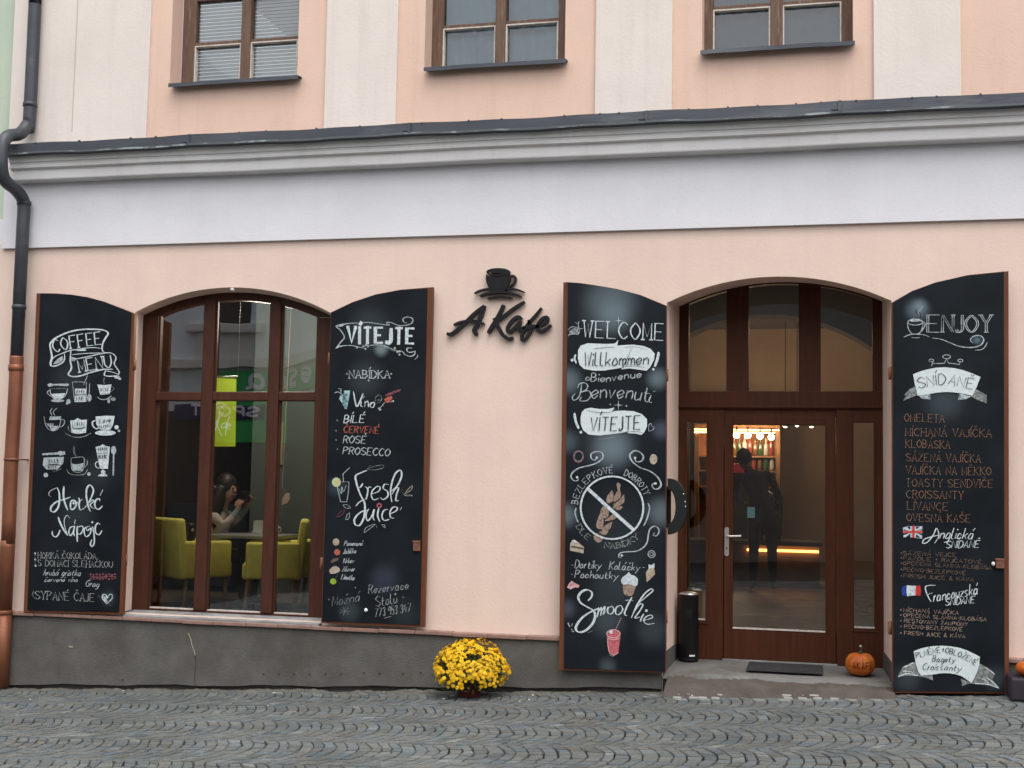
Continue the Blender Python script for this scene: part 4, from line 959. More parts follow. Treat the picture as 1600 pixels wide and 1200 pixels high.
for q, k in (((640, 130, 750, 85, 880, 68, 885, 108, 770, 140, 640, 135), 'd'), ((640, 130, 690, 70), 'd'), ((262, 690, 330, 688, 375, 740, 295, 732, 262, 690), 's'), ((158, 862, 235, 790, 285, 775, 240, 850, 172, 872, 158, 862), 'pkd'), ((300, 922, 320, 850, 362, 815, 350, 900, 300, 922), 's'), ((1210, 530, 1280, 440, 1342, 390, 1320, 455, 1210, 530), 'be'), ((1215, 545, 1280, 530, 1350, 548, 1215, 545), 'd'), ((1200, 520, 1180, 470, 1190, 430), 'grd'), ((590, 1125, 620, 1045, 760, 990, 665, 1070, 590, 1125), 's'), ((860, 1000, 915, 1045, 905, 1000, 860, 1000), 's'), ((780, 1010, 790, 1050), 's')):
    c.st(t(*q), 1.0, k, .3)
c.done('chalk_leaves', b2)
t = trf(505, 830, 8)
c.dot(*t(160, 135)[0], 5.2, 'be', ry=5.6); c.ring(*t(160, 137)[0], 3.4, .8, 'or', layer=2); c.dot(*t(175, 262)[0], 4.8, 'rd', ry=5); c.fill(t(90, 385, 130, 340, 195, 330, 180, 365, 110, 395), 'brd'); c.st(t(195, 335, 240, 310), 1.2, 'grd'); c.fill(t(75, 485, 140, 435, 200, 460, 205, 500, 160, 525, 90, 530), 'be', 0, True); c.dot(*t(125, 628)[0], 4.9, 'gr', ry=4.7); c.st(t(150, 600, 180, 545), 1.4, 'grd'); c.st(t(205, 180, 240, 185), 1.4, 'grd')
c.done('chalk_fruit', b2)
for w_, q, h in (('Pomeranč', (258, 182, 490, 180), 7.5), ('Jablko', (250, 282, 405, 275), 8), ('Mrkev', (248, 400, 380, 398), 8), ('Zázvor', (235, 502, 388, 500), 7.5), ('Limetka', (222, 600, 385, 612), 8)): c.T(w_, t(*q), h, 1.3, 's', .3, .5)
c.done('chalk_lettering', b2)
c.T('Možná', t(112, 935, 460, 868), 15, 1.9, 'dd', .3); c.T('Rezervace', t(565, 785, 1060, 722), 14, 1.6, 'd', .2); c.T('Stolů', t(660, 945, 920, 895), 16, 1.7, 'd', .2); c.T('773 953 347', t(645, 1075, 1095, 1005), 13, 1.6, 'd', .15, gap=1.2); c.st(t(760, 1088, 850, 1065), 1.4, 's')
for u, v in ((405, 705), (1000, 825), (70, 850)): c.st(t(u - 10, v - 8, u, v, u + 8, v + 10), 1.6, 'd'); c.st(t(u + 9, v - 8, u - 8, v + 10), 1.2, 'dd')
for i in range(7): a = i * .9; c.st(t(270, 1000, 270 + 75 * cos(a), 1000 + 55 * sin(a)), 2, 'dd')
c.done('chalk_lettering', b2)
mb = MB(); x, y, z = at(571.8, 953.4, YB1 - .004); mb.ball((x, y, z), (.016, .012, .016), 0, 14, 8); mb.build('white_magnet', mat('white_enamel', (.75, .8, .8), .35), e2)
# ---- board 3: welcome, gluten free, smoothie
sp3 = [(955, 475, 66, .2, WB), (960, 497, 40, .12, WB), (888, 595, 34, .22, WB), (1028, 592, 26, .24, WB), (958, 700, 48, .24, WB), (884, 805, 30, .22, WB), (1034, 800, 36, .2, WB), (886, 690, 30, .12, WB), (1034, 672, 24, .16, (.3, .35, .5)), (955, 690, 70, .06, WB), (950, 970, 40, .08, WB), (1020, 985, 40, .06, WB), (886, 950, 24, .14, (.3, .35, .5)), (960, 925, 60, .03, WB), (950, 1040, 22, .1, WB), (975, 885, 80, .02, WB), (960, 820, 90, .02, WB)]
e3, b3 = menu_board('black welcome and smoothie chalkboard with a crossed-out wheat ear, left of the entrance', YB3,
    [(880, 441), (887, 440.6), (906, 442), (925, 444.6), (962, 450.8), (1000, 460.5), (1041.5, 477.5), (1040.5, 1051.5), (873, 1047)],
    [(887.3, 441.2), (906, 442.6), (925, 445.2), (962, 451.4), (1000, 461), (1040.5, 477.8), (1039.2, 1049.5), (881, 1044.5)],
    sp3, [(1042.5, 586), (1041, 964)], None, 'welcome')
c = Chalk(YB3, b3); t = trf(880, 480, 9.23)
c.T('WELCOME', t(290, 432, 700, 450, 1060, 462, 1440, 478), 26, 2.7, 'w', 0, .6, .9, gap=1.6)
c.done('chalk_lettering', b3)
for q in ((70, 330, 120, 285, 190, 290, 240, 310, 300, 300), (75, 400, 150, 385, 215, 390, 240, 320), (90, 350, 170, 340), (110, 370, 200, 355), (130, 320, 180, 310), (230, 200, 215, 250, 230, 300), (170, 215, 210, 240), (70, 420, 90, 390)): c.st(t(*q), 1.4, 's', .3)
c.fill(t(85, 350, 150, 300, 225, 310, 215, 385, 90, 395), 'd'); c.done('chalk_hand', b3)
def star(u, v, a, b_, k='s'):
    P = []
    for i in range(8):
        r = (a if i % 4 == 0 else b_) if i % 2 == 0 else 1.1
        P.append((u + r * sin(i * pi / 4), v - r * cos(i * pi / 4)))
    c.fill(P, k, 2)
star(966.5, 501, 8, 7)
c.done('chalk_star', b3)
c.fill(t(215, 620, 250, 555, 350, 520, 500, 525, 640, 530, 742, 524, 770, 500, 795, 470, 780, 555, 870, 545, 1020, 540, 1160, 560, 1260, 600, 1320, 670, 1310, 760, 1250, 870, 1200, 916, 1100, 902, 950, 882, 832, 897, 868, 868, 740, 890, 600, 912, 450, 916, 300, 890, 235, 830, 212, 740))
c.st(t(440, 597, 600, 582, 745, 572), 1.1, 'ink', layer=2); c.st(t(862, 580, 1000, 570, 1120, 585, 1230, 620), .8, 'ink', layer=2); c.st(t(870, 862, 980, 848, 1100, 855, 1210, 882), 1., 'ink', layer=2)
c.st(t(1378, 645, 1360, 740, 1320, 860), 4.2, 'w', .1); c.dot(*t(1300, 895)[0], 2, 'w'); c.st(t(180, 680, 165, 740, 188, 810), 3.2, 'w', .1); c.dot(*t(128, 762)[0], 2.4, 'w')
c.done('chalk_banner', b3)
c.T('Willkommen', t(300, 848, 700, 842, 1225, 828), 21.5, 2.1, 'ink', .1, .3, gap=1.3, layer=3); c.done('chalk_lettering', b3)
t = trf(880, 570, 10)
c.st(t(345, 230, 380, 190, 420, 230, 350, 245), 1.9, 's'); c.T('Bienvenue', t(430, 260, 700, 268, 850, 240, 1000, 215, 1215, 200), 13, 2, 's', .1, .55, gap=1.5)
for q, w in (((225, 360, 255, 300, 330, 280, 385, 330, 345, 400, 265, 430, 395, 405, 432, 480, 370, 558, 262, 560, 290, 500), 2.2), ((290, 290, 272, 420, 232, 520, 160, 552, 145, 500, 190, 450), 2.0)): c.st(t(*q), w, 's', .5)
c.T('envenut', t(445, 525, 700, 520, 1000, 528, 1250, 570, 1330, 580), 26, 2.3, 's', .08, .55, gap=1.3); c.st(t(1375, 470, 1340, 570, 1390, 590), 2.3, 's'); c.st(t(1400, 420, 1440, 410), 2, 's')
c.done('chalk_lettering', b3)
star(966.2, 633, 9.5, 8); c.dot(953.5, 632, 1.1, 's'); c.dot(978.8, 634.3, 1.2, 's'); c.done('chalk_star', b3)
c.fill(t(270, 830, 290, 740, 340, 690, 430, 670, 560, 690, 700, 690, 800, 668, 750, 742, 830, 720, 950, 715, 1100, 725, 1230, 770, 1310, 850, 1310, 960, 1270, 1050, 1220, 1095, 1130, 1075, 1000, 1066, 1040, 1032, 900, 1065, 740, 1085, 560, 1105, 400, 1090, 310, 1020, 275, 930))
c.st(t(360, 705, 480, 735, 600, 745, 740, 740), 1.2, 'ink', layer=2); c.st(t(1040, 1040, 1150, 1045, 1240, 1060), 1, 'ink', layer=2)
c.st(t(175, 752, 195, 880, 245, 1000), 4, 'w', .1); c.dot(*t(275, 1052)[0], 2.3, 'w'); c.st(t(1335, 1030, 1340, 940, 1370, 915, 1385, 960, 1420, 970, 1400, 1015, 1335, 1040), 1.3, 's'); c.st(t(510, 1150, 650, 1160, 850, 1110), .8, 'd')
c.done('chalk_banner', b3)
c.T('VÍTEJTE', t(420, 1035, 800, 1030, 1200, 1005), 21.5, 2.5, 'ink', .1, .3, gap=1.7, layer=3); c.done('chalk_lettering', b3)
t6 = trf(880, 690, 10); t7 = trf(880, 780, 9.23); t = t6
for P, w in ((t6(525, 250, 495, 290, 440, 262, 440, 190, 530, 155, 612, 180, 615, 262, 520, 335, 400, 375, 250, 412, 150, 480, 122, 550, 170, 612, 232, 602, 218, 560), 2.6), (t6(1120, 255, 1140, 310, 1220, 305, 1252, 230, 1190, 160, 1110, 145, 1042, 210, 1080, 310, 1200, 405, 1350, 460, 1470, 550, 1528, 655, 1500, 725, 1430, 742, 1388, 680, 1440, 640), 3.2),
    (t7(1320, 485, 1298, 520, 1350, 525, 1385, 450, 1330, 390, 1260, 420, 1230, 500, 1210, 620, 1150, 700, 1050, 750, 900, 760, 820, 780, 800, 835, 840, 845), 2.5), (t7(185, 125, 172, 200, 190, 270, 218, 335), 2.6), (t7(1222, 55, 1245, 140, 1205, 290, 1160, 385), 2.6)): c.st(P, w, 's', .5); c.done('chalk_swirl', b3)
for q in (t6(525, 250), t6(218, 558), t6(1122, 255), t6(1442, 655), t7(845, 812)): c.dot(*q[0], 1.9, 'w')
c.done('chalk_swirl', b3)
CXc, CYc, RR = 956.3, 793.3, 49
for q in ([(966, 765), (963, 757), (966.5, 754), (969.5, 758), (968.5, 764), (970, 776), (959, 784.5), (960, 775)], [(956, 766), (958, 770), (957.5, 783), (949, 786), (948, 777)], [(975, 772), (975, 785), (965, 790), (958, 788), (966, 783)], [(974, 792), (967, 797), (958, 794), (960, 790), (968, 790)],
          [(943, 790), (950, 793), (951, 805), (944, 810), (938, 800)], [(962, 800), (968, 805), (958, 812), (945, 814), (953, 807)], [(939, 800), (943, 812), (941, 826), (932, 824), (934, 810)], [(957, 815), (953, 826), (941, 831), (944, 822)], [(951, 829), (946, 836), (936, 832), (941, 829)], [(929, 832), (938, 836), (943, 840), (936, 848), (928, 842)]):
    c.fill(q, 'tan', 1, True)
c.done('chalk_wheat', b3)
c.ring(CXc, CYc, RR, 3.4, 'w', RR, layer=3); c.st([(919, 764), (954, 796), (990, 828)], 5.2, 'w', 0, False, 3, 1); c.done('chalk_prohibition_sign', b3)
def arc_base(r, a0, a1, n=30): return [(CXc + r * cos(radians(a0 + (a1 - a0) * i / n)), CYc - r * sin(radians(a0 + (a1 - a0) * i / n))) for i in range(n + 1)]
c.T('BEZLEPKOVÉ', arc_base(54, 174, 88), 9.5, 1.5, 's', 0, .5, .7, jit=.1); c.T('DOBROTY', arc_base(54, 70, 21), 9.5, 1.5, 's', 0, .5, .7, jit=.1)
c.T('DLE', arc_base(63.5, 208, 233), 8.5, 1.5, 'd', 0, .4, .7, jit=.1); c.T('NABÍDKY', arc_base(63.5, 259, 312), 8.5, 1.5, 'd', 0, .4, .7, jit=.1)
t = t7
c.T('Dortíky', t(165, 990, 545, 1005), 12.5, 1.7, 's', .15); c.T('Koláčky', t(660, 1012, 1100, 1035), 12.5, 1.7, 's', .15); c.T('Pochoutky', t(165, 1132, 790, 1152), 12, 1.7, 's', .15)
for q in (t(130, 950), t(1160, 985), t(130, 1085)): c.st([(q[0][0] - 1.6, q[0][1]), (q[0][0] + 1.6, q[0][1])], 1.5, 's', 0)
c.done('chalk_lettering', b3)
c.ring(*t6(240, 230)[0], 7, 3.2, 'dd', 8); c.ring(*t6(235, 235)[0], 7.5, 1.6, 'pkd', 9); c.done('chalk_doughnut', b3)
c.dot(*t6(1410, 275)[0], 6, 'be', ry=8.2); c.done('chalk_cookie', b3)
c.ring(*t7(1275, 792)[0], 5.4, 1.6, 's'); c.ring(*t7(1275, 792)[0], 2.6, 1.2, 's'); c.done('chalk_bun', b3)
c.fill(t7(100, 640, 135, 590, 165, 585, 215, 620, 302, 690, 292, 782, 98, 740), 'be'); c.fill(t7(120, 600, 160, 585, 215, 622, 180, 630), 'w', 1); c.st(t7(115, 680, 200, 692, 300, 715), 2.4, 'ink', .2, layer=2); c.done('chalk_cake', b3)
c.fill(t7(1190, 1060, 1230, 1000, 1310, 990, 1325, 1080, 1260, 1150, 1205, 1195), 'be', 1); c.fill(t7(1230, 940, 1270, 950, 1315, 925, 1318, 985, 1235, 1005), 'w', 1)
for i in range(3): c.st(t7(1195, 1090 + 35 * i, 1320, 1020 + 35 * i), 1.1, 'br', 0, layer=2)
c.done('chalk_pastry', b3)
t = trf(880, 905, 10)
c.fill(t(930, 75, 1120, 95, 1110, 180, 1080, 250, 1020, 262, 955, 235, 938, 160), 'tan', 1, True); c.fill(t(912, 60, 905, 10, 940, -40, 985, -70, 1025, -110, 1060, -70, 1120, -50, 1165, 0, 1160, 80, 1120, 110, 1060, 85, 1000, 75, 950, 85), 'w', 2, True); c.done('chalk_cupcake', b3)
c.fill(t(60, 130, 90, 70, 130, 25, 180, 60, 255, 95, 235, 135, 190, 125, 110, 160), 'lp', 1); c.st(t(100, 110, 150, 70, 200, 85), 2.4, 'pkd', layer=2); c.done('chalk_sweet', b3)
for q, w in (((385, 335, 440, 280, 445, 205, 370, 165, 285, 200, 235, 285, 275, 370, 370, 430, 470, 490, 498, 580, 455, 700, 350, 800, 250, 828, 198, 780, 220, 700, 310, 590, 450, 500, 560, 455), 4.0), ((555, 440, 545, 520, 528, 595), 2.6), ((545, 520, 600, 440, 585, 570), 2.4), ((585, 530, 650, 425, 640, 500, 622, 555), 2.4), ((640, 540, 700, 430), 1.4), ((765, 420, 700, 455, 702, 530, 755, 540, 792, 480, 765, 420), 2.6), ((905, 408, 832, 440, 818, 530, 870, 552, 930, 480, 905, 408), 2.6),
    ((1075, 280, 1000, 420, 958, 540, 1000, 572), 3), ((970, 332, 1040, 325, 1100, 335), 1.5), ((1170, 380, 1330, 245, 1402, 180, 1370, 152, 1270, 230, 1160, 390, 1110, 500, 1065, 605), 2.6), ((1100, 520, 1190, 395, 1245, 400, 1200, 490, 1122, 605, 1200, 590), 2.6), ((1262, 540, 1225, 600, 1205, 665), 2.6), ((1270, 642, 1390, 602, 1372, 560, 1292, 590, 1258, 650, 1310, 702, 1425, 690), 2.2)): c.st(t(*q), w, 'w', .6)
c.dot(*t(1300, 492)[0], 2.2)
for q in ((75, 675, 85, 710, 105, 745), (145, 690, 130, 740), (120, 775, 170, 825), (130, 820, 165, 815)): c.st(t(*q), 2, 's', .2)
c.st(t(380, 835, 430, 820, 470, 790), .9, 'd'); c.done('chalk_lettering', b3)
c.fill(t(680, 860, 690, 930, 700, 1050, 715, 1140, 750, 1175, 810, 1182, 860, 1150, 878, 1020, 892, 920, 890, 850), 'pk', 1); c.dot(*t(785, 852)[0], 10.6, 'pk', 2, ry=6); c.ring(*t(785, 852)[0], 10.4, 1.8, 'lp', 6.2, layer=3); c.st(t(690, 915, 785, 945, 885, 920), 2, 'lp', .1, layer=3); c.st(t(690, 930, 702, 1050, 718, 1140), 1.5, 'lp', .1, layer=3); c.st(t(715, 1150, 790, 1185, 865, 1145), 1.5, 'lp', .1, layer=3); c.dot(*t(750, 825)[0], 3, 'w', 3)
for i in range(6): a = t(905 - i * 15.5, 605 + i * 33)[0]; b_ = t(895 - i * 15.5, 627 + i * 33)[0]; c.st([a, b_], 1.9, 'lp', 0, False, 3)
c.st(t(720, 1185, 760, 1200, 800, 1198), 1.2, 's'); c.done('chalk_smoothie', b3)
# ---- board 4: breakfast
e4, b4 = menu_board('tall black breakfast menu board with two chalk flags, right of the entrance', YB3,
    [(1393, 473), (1425, 454.5), (1462, 441), (1512, 429.6), (1567.5, 424), (1576, 423.5), (1577, 1084), (1394, 1082.5)],
    [(1395.2, 472.6), (1425, 455), (1462, 441.6), (1512, 430.3), (1568.5, 425), (1569.5, 1081), (1396, 1079.5)],
    [(1433, 485, 26, .22, WB), (1437, 478, 16, .2, WB), (1526, 532, 11, .35, (.35, .6, .7)), (1475, 630, 40, .06, WB), (1475, 600, 70, .02, WB), (1555, 1060, 30, .06, WB), (1418, 1060, 30, .06, WB)],
    [(1391, 583), (1391, 981)], (1556, 873.5, 1569, 888), 'breakfast')
c = Chalk(YB3, b4); t = trf(1400, 470, 7.06)
c.ring(*t(212, 235)[0], 11.5, 1.6, 's', 4.6); c.fill(t(140, 215, 180, 195, 260, 200, 285, 222, 240, 228, 170, 232), 's', 1); c.st(t(124, 240, 138, 310, 180, 362, 250, 362, 286, 310, 300, 240), 1.8, 's'); c.st(t(300, 228, 322, 255, 302, 310, 268, 348), 1.6, 's'); c.st(t(85, 402, 150, 373, 230, 368, 310, 376, 372, 400), 2.2, 's'); c.st(t(172, 404, 220, 409, 265, 404), 1.3, 's')
c.st(t(230, 190, 245, 160, 222, 120, 225, 90), 1.4, 'navy', layer=2); c.st(t(262, 190, 272, 160, 255, 120), 1.2, 'navy', layer=2); c.st(t(240, 185, 250, 130, 290, 60), 4, 'dd'); c.done('chalk_cup', b4)
c.T('ENJOY', t(350, 345, 700, 348, 1055, 345), 27, 1.5, 's', 0, .2, .9, dbl=3., gap=1.5); c.done('chalk_lettering', b4)
c.st(t(400, 410, 500, 425, 600, 465, 700, 502, 830, 515, 930, 490, 968, 430, 930, 385, 860, 390, 820, 430, 850, 465), 2.4, 's', .4); c.st(t(870, 545, 960, 530, 1010, 455), 1.6, 's'); c.done('chalk_swirl', b4)
for q in ((390, 715, 405, 690, 395, 662), (390, 720, 402, 692, 480, 692, 535, 688, 556, 640, 580, 688, 640, 692, 705, 705, 700, 690, 708, 662)): c.st(t(*q), 1.6, 's', .3, False)
for u, v, a, b_ in ((390, 657, 3.6, 2), (558, 617, 6, 3), (710, 659, 3.8, 2.3)): c.ring(*t(u, v)[0], a, 1.4, 's', b_)
c.done('chalk_crown', b4)
c.fill(t(90, 1040, 150, 975, 210, 945, 245, 1035, 160, 1070, 78, 1105, 135, 1045), 'd'); c.fill(t(880, 975, 1000, 1040, 955, 1065, 1002, 1132, 900, 1095, 820, 1050), 'd'); c.fill(t(240, 1040, 380, 1025, 350, 1055, 380, 1088, 290, 1080), 's'); c.fill(t(700, 1020, 830, 1055, 770, 1085, 680, 1092, 720, 1060), 's')
c.fill(t(188, 810, 260, 782, 330, 760, 440, 738, 540, 733, 640, 742, 740, 765, 840, 800, 932, 840, 890, 950, 842, 1048, 770, 1030, 700, 1018, 620, 1008, 540, 1006, 460, 1012, 380, 1025, 300, 1038, 240, 1045, 210, 930), 'fill', 1); c.done('chalk_ribbon', b4)
c.T('SNÍDANĚ', t(250, 966, 350, 948, 540, 918, 650, 938, 845, 975), 16.5, 1.5, 'ink', .06, .3, gap=1.3, layer=3, smooth_base=True); c.done('chalk_lettering', b4)
LST = [('OMELETA', 1413.5, 1475, 659), ('MÍCHANÁ VAJÍČKA', 1415, 1549, 682), ('KLOBÁSKA', 1415, 1484, 700), ('SÁZENÁ VAJÍČKA', 1416, 1532, 721.5), ('VAJÍČKA NA MĚKKO', 1416, 1548, 741.5), ('TOASTY SENDVIČE', 1415.5, 1551, 761), ('CROISSANTY', 1416.5, 1505, 779), ('LÍVANCE', 1417.5, 1481, 797), ('OVESNÁ KAŠE', 1417, 1516, 815.5)]
for s_, a, b_, v in LST: c.T(s_, [(a, v - 1), (b_, v + .8)], 12, 1.2, 'br', 0, .35, .6, gap=1.6)
c.done('chalk_lettering', b4)
t = trf(1395, 815, 8.889)
c.fill(t(140, 85, 200, 62, 300, 68, 412, 62, 408, 150, 405, 238, 300, 222, 210, 212, 150, 220, 145, 150), 'w', 0)
for q in ((145, 112, 185, 118, 240, 125, 150, 128), (145, 165, 240, 155, 180, 180, 145, 190), (415, 105, 380, 112, 320, 122, 415, 122), (412, 195, 380, 180, 320, 160, 412, 165), (185, 68, 240, 112, 245, 66), (320, 70, 325, 110, 375, 70), (180, 212, 240, 168, 245, 215), (320, 220, 325, 170, 385, 228)): c.fill(t(*q), 'navy', 1)
c.fill(t(272, 55, 305, 55, 308, 140, 302, 228, 270, 225, 272, 140), 'red', 2); c.fill(t(140, 132, 280, 126, 415, 128, 415, 155, 280, 156, 140, 160), 'red', 2); c.done('chalk_flag', b4)
c.fill(t(130, 905, 195, 885, 192, 960, 200, 1035, 130, 1025, 122, 960), 'bl'); c.fill(t(195, 885, 260, 890, 322, 893, 312, 960, 318, 1025, 260, 1028, 200, 1038, 190, 960), 'w'); c.fill(t(322, 893, 380, 888, 392, 960, 384, 1030, 318, 1025, 312, 960), 'red'); c.done('chalk_flag', b4)
c.st(t(580, 300, 632, 220, 635, 150, 605, 95, 560, 190, 480, 285, 415, 300, 440, 245, 560, 205, 640, 190), 2.2, 'w'); c.T('nglická', t(650, 235, 850, 238, 1110, 244), 17, 1.9, 'w', .3, .5, gap=1.4); c.T('SNÍDANĚ', t(735, 368, 1190, 360), 11, 1.7, 'w', .3, .4, gap=1.3)
c.st(t(592, 885, 520, 885, 455, 905, 465, 980, 500, 1060, 532, 1115), 2.3, 'w'); c.st(t(478, 1015, 550, 990), 1.8, 'w'); c.T('rancouzská', t(565, 1112, 850, 1062, 1180, 1005), 17, 1.9, 'w', .25, .5, gap=1.3); c.T('SNÍDANĚ', t(730, 1168, 1130, 1128), 10.5, 1.7, 'w', .3, .4, gap=1.3); c.done('chalk_lettering', b4)
for s_, q in (('SÁZENÁ VEJCE', (145, 462, 880, 490)), ('FAZOLE + RAJČATOVÉ', (145, 530, 1230, 588)), ('OPEČENÁ SLANINA-KLOBÁSA', (145, 602, 1370, 668)), ('PEČIVO-BEZLEPKOVÉ', (145, 688, 1010, 742)), ('FRESH JUICE & KÁVA', (150, 778, 1120, 830))):
    c.T(s_, t(*q), 5.8, 1.1, 'brd', 0, .3); a = t(118, q[1] - 25)[0]; c.dot(*a, 1.1, 'brd')
t = trf(1395, 940, 7.805)
for s_, q in (('MÍCHANÁ VAJÍČKA', (130, 122, 800, 162)), ('OPEČENÁ SLANINA-KLOBÁSA', (130, 188, 1140, 240)), ('RESTOVANÝ ŽAMPIÓNY', (138, 254, 910, 302)), ('PEČIVO-BEZLEPKOVÉ', (140, 325, 850, 360)), ('FRESH JUICE & KÁVA', (140, 404, 880, 446))):
    c.T(s_, t(*q), 5.8, 1.15, 'tan', 0, .3); a = t(98, q[1] - 22)[0]; c.dot(*a, 1.1, 'tan')
c.done('chalk_lettering', b4)
c.fill(t(60, 915, 135, 840, 118, 800, 200, 755, 265, 735, 330, 895, 480, 880, 492, 962, 400, 925, 300, 908, 180, 905), 'd'); c.fill(t(1062, 755, 1160, 810, 1245, 890, 1150, 875, 1190, 930, 1300, 1060, 1180, 1020, 1060, 1005, 930, 1000, 845, 1028, 830, 940, 960, 990), 'd')
for q in ((65, 915, 180, 880, 300, 905), (125, 800, 190, 780, 250, 745), (120, 850, 200, 850, 250, 870), (1120, 800, 1200, 850, 1240, 888), (1150, 930, 1230, 990, 1295, 1058), (1080, 940, 1130, 960, 1180, 1015), (1000, 1000, 1150, 1010, 1290, 1055)): c.st(t(*q), 2.4, 'w', .4)
c.fill(t(255, 605, 340, 572, 420, 553, 520, 540, 610, 538, 700, 545, 800, 560, 900, 592, 1000, 640, 1062, 672, 1055, 770, 1028, 860, 962, 995, 900, 950, 830, 905, 760, 885, 690, 874, 620, 872, 560, 878, 480, 890, 345, 902, 310, 850, 280, 760), 'fill', 2); c.done('chalk_ribbon', b4)
c.T('PLNĚNÉ+OBLOŽENÉ', t(290, 690, 420, 655, 580, 620, 680, 632, 850, 690, 1010, 780), 8.6, 1.4, 'ink', 0, .3, gap=1.4, layer=4, smooth_base=True); c.T('Bagety', t(480, 732, 760, 742), 10, 1.4, 'ink', .2, layer=4); c.T('Croissanty', t(360, 832, 600, 832, 830, 850), 10.5, 1.3, 'ink', .3, layer=4); c.done('chalk_lettering', b4)
mb = MB(); x, y, z = at(1552, 881, YB3 - .014); mb.ball((x, y, z), (.013, .012, .016), 0, 12, 8); mb.build('white_knob', mat('white_knob_paint', (.7, .7, .66), .4), e4)
# ------------------------------------------------------------------ raised cafe sign
t = trf(690, 410, 8.889)
sgn = empty('cafe_sign', at(782, 525, -.02), 'raised black lettering with a coffee cup above it on the pink wall', 'shop sign')
YS0, YS1 = -.045, -.012
def solid_stroke(mb, P, w, k=0, con=.0, taper=.7, pen=.6, m=0):
    P = catmull(P, 7); n = len(P); L = []; R = []
    for i in range(n):
        a = P[max(i - 1, 0)]; b = P[min(i + 1, n - 1)]; tx, ty = b[0] - a[0], b[1] - a[1]; l = hypot(tx, ty) or 1; tx /= l; ty /= l
        th = atan2(-ty, tx); q = w * (1 - con + con * abs(sin(th + pen))); e = min(i, n - 1 - i) / max(1, (n - 1) * .12); q *= taper + (1 - taper) * min(1, e)
        L.append((P[i][0] - ty * q / 2, P[i][1] + tx * q / 2)); R.append((P[i][0] + ty * q / 2, P[i][1] - tx * q / 2))
    y0 = YS0 - k * .0009; vs = []
    for l_, r_ in zip(L, R):
        a = at(*l_, y0); b = at(*r_, y0)
        vs += [a, b, (b[0], YS1, b[2]), (a[0], YS1, a[2])]
    fs = []
    for i in range(n - 1):
        o = 4 * i; q = o + 4
        fs += [(o, q, q + 1, o + 1), (o + 1, q + 1, q + 2, o + 2), (o + 3, o, q, q + 3)[::-1] if 0 else (o + 3, q + 3, q, o)]
    fs += [(0, 1, 2, 3), (4 * n - 4, 4 * n - 1, 4 * n - 2, 4 * n - 3)]
    mb.add(vs, fs, m)
def letter(name, strokes):
    mb = MB()
    for k, (q, w) in enumerate(strokes): solid_stroke(mb, t(*q), w, k)
    mb.build(name, MT['blackpaint'], sgn)
letter('letter', [((68, 985, 120, 998, 200, 950, 330, 832, 450, 715, 590, 600), 5.6), ((592, 598, 535, 760, 470, 900, 450, 950, 485, 1010), 6.4), ((165, 872, 250, 835, 380, 812, 500, 822, 590, 858), 4.4)])
letter('letter', [((858, 588, 820, 680, 740, 820, 640, 985), 6.0), ((1150, 545, 1000, 640, 860, 750, 760, 830, 800, 930, 850, 1010, 930, 1062, 990, 1042), 5.4), ((720, 775, 760, 850), 6)])
letter('letter', [((1112, 790, 1060, 755, 980, 805, 912, 910, 935, 965, 1010, 910, 1095, 820), 5.2), ((1095, 810, 1065, 910, 1085, 950, 1150, 890), 5.2)])
letter('letter', [((1385, 630, 1310, 730, 1210, 840, 1120, 985, 1115, 1075, 1165, 1060, 1235, 940, 1225, 860, 1200, 800), 4.8), ((1130, 920, 1230, 900, 1300, 870), 4.2)])
letter('letter', [((1250, 895, 1350, 880, 1460, 820, 1458, 760, 1385, 790, 1325, 890, 1350, 955, 1420, 945, 1520, 868), 5.0)])
mb = MB()
mb.prism([(lambda p: (p[0], p[2]))(at(u, v, YS0 - .002)) for u, v in t(618, 160, 640, 186, 700, 196, 780, 201, 870, 192, 945, 168, 948, 250, 915, 330, 870, 408, 700, 408, 655, 355, 622, 280, 612, 220)], YS0 - .002, YS1)
rim = [(785 + 152 * cos(a), 135 + 44 * sin(a)) for a in [2 * pi * i / 20 for i in range(21)]]
solid_stroke(mb, [p for q in rim for p in t(*q)], 2.8, 3, taper=1)
mb.prism([(lambda p: (p[0], p[2]))(at(u, v, YS0 - .0045)) for u, v in t(655, 120, 700, 103, 790, 95, 880, 105, 925, 130, 905, 165, 840, 158, 760, 148, 690, 152)], YS0 - .0045, YS1)
solid_stroke(mb, t(945, 195, 1000, 188, 1022, 240, 990, 300, 925, 345), 3.4, 4)
mb.build('cup', MT['blackpaint'], sgn)
mb = MB()
for k, (q, w) in enumerate((((450, 430, 540, 388, 680, 362, 800, 358, 940, 362, 1040, 376, 1150, 414), 3.0), ((528, 470, 620, 432, 800, 412, 960, 427, 1106, 472), 3.0), ((628, 502, 720, 480, 830, 472, 975, 489), 2.4))): solid_stroke(mb, t(*q), w, k + 5, taper=.5)
mb.build('saucer', MT['blackpaint'], sgn)

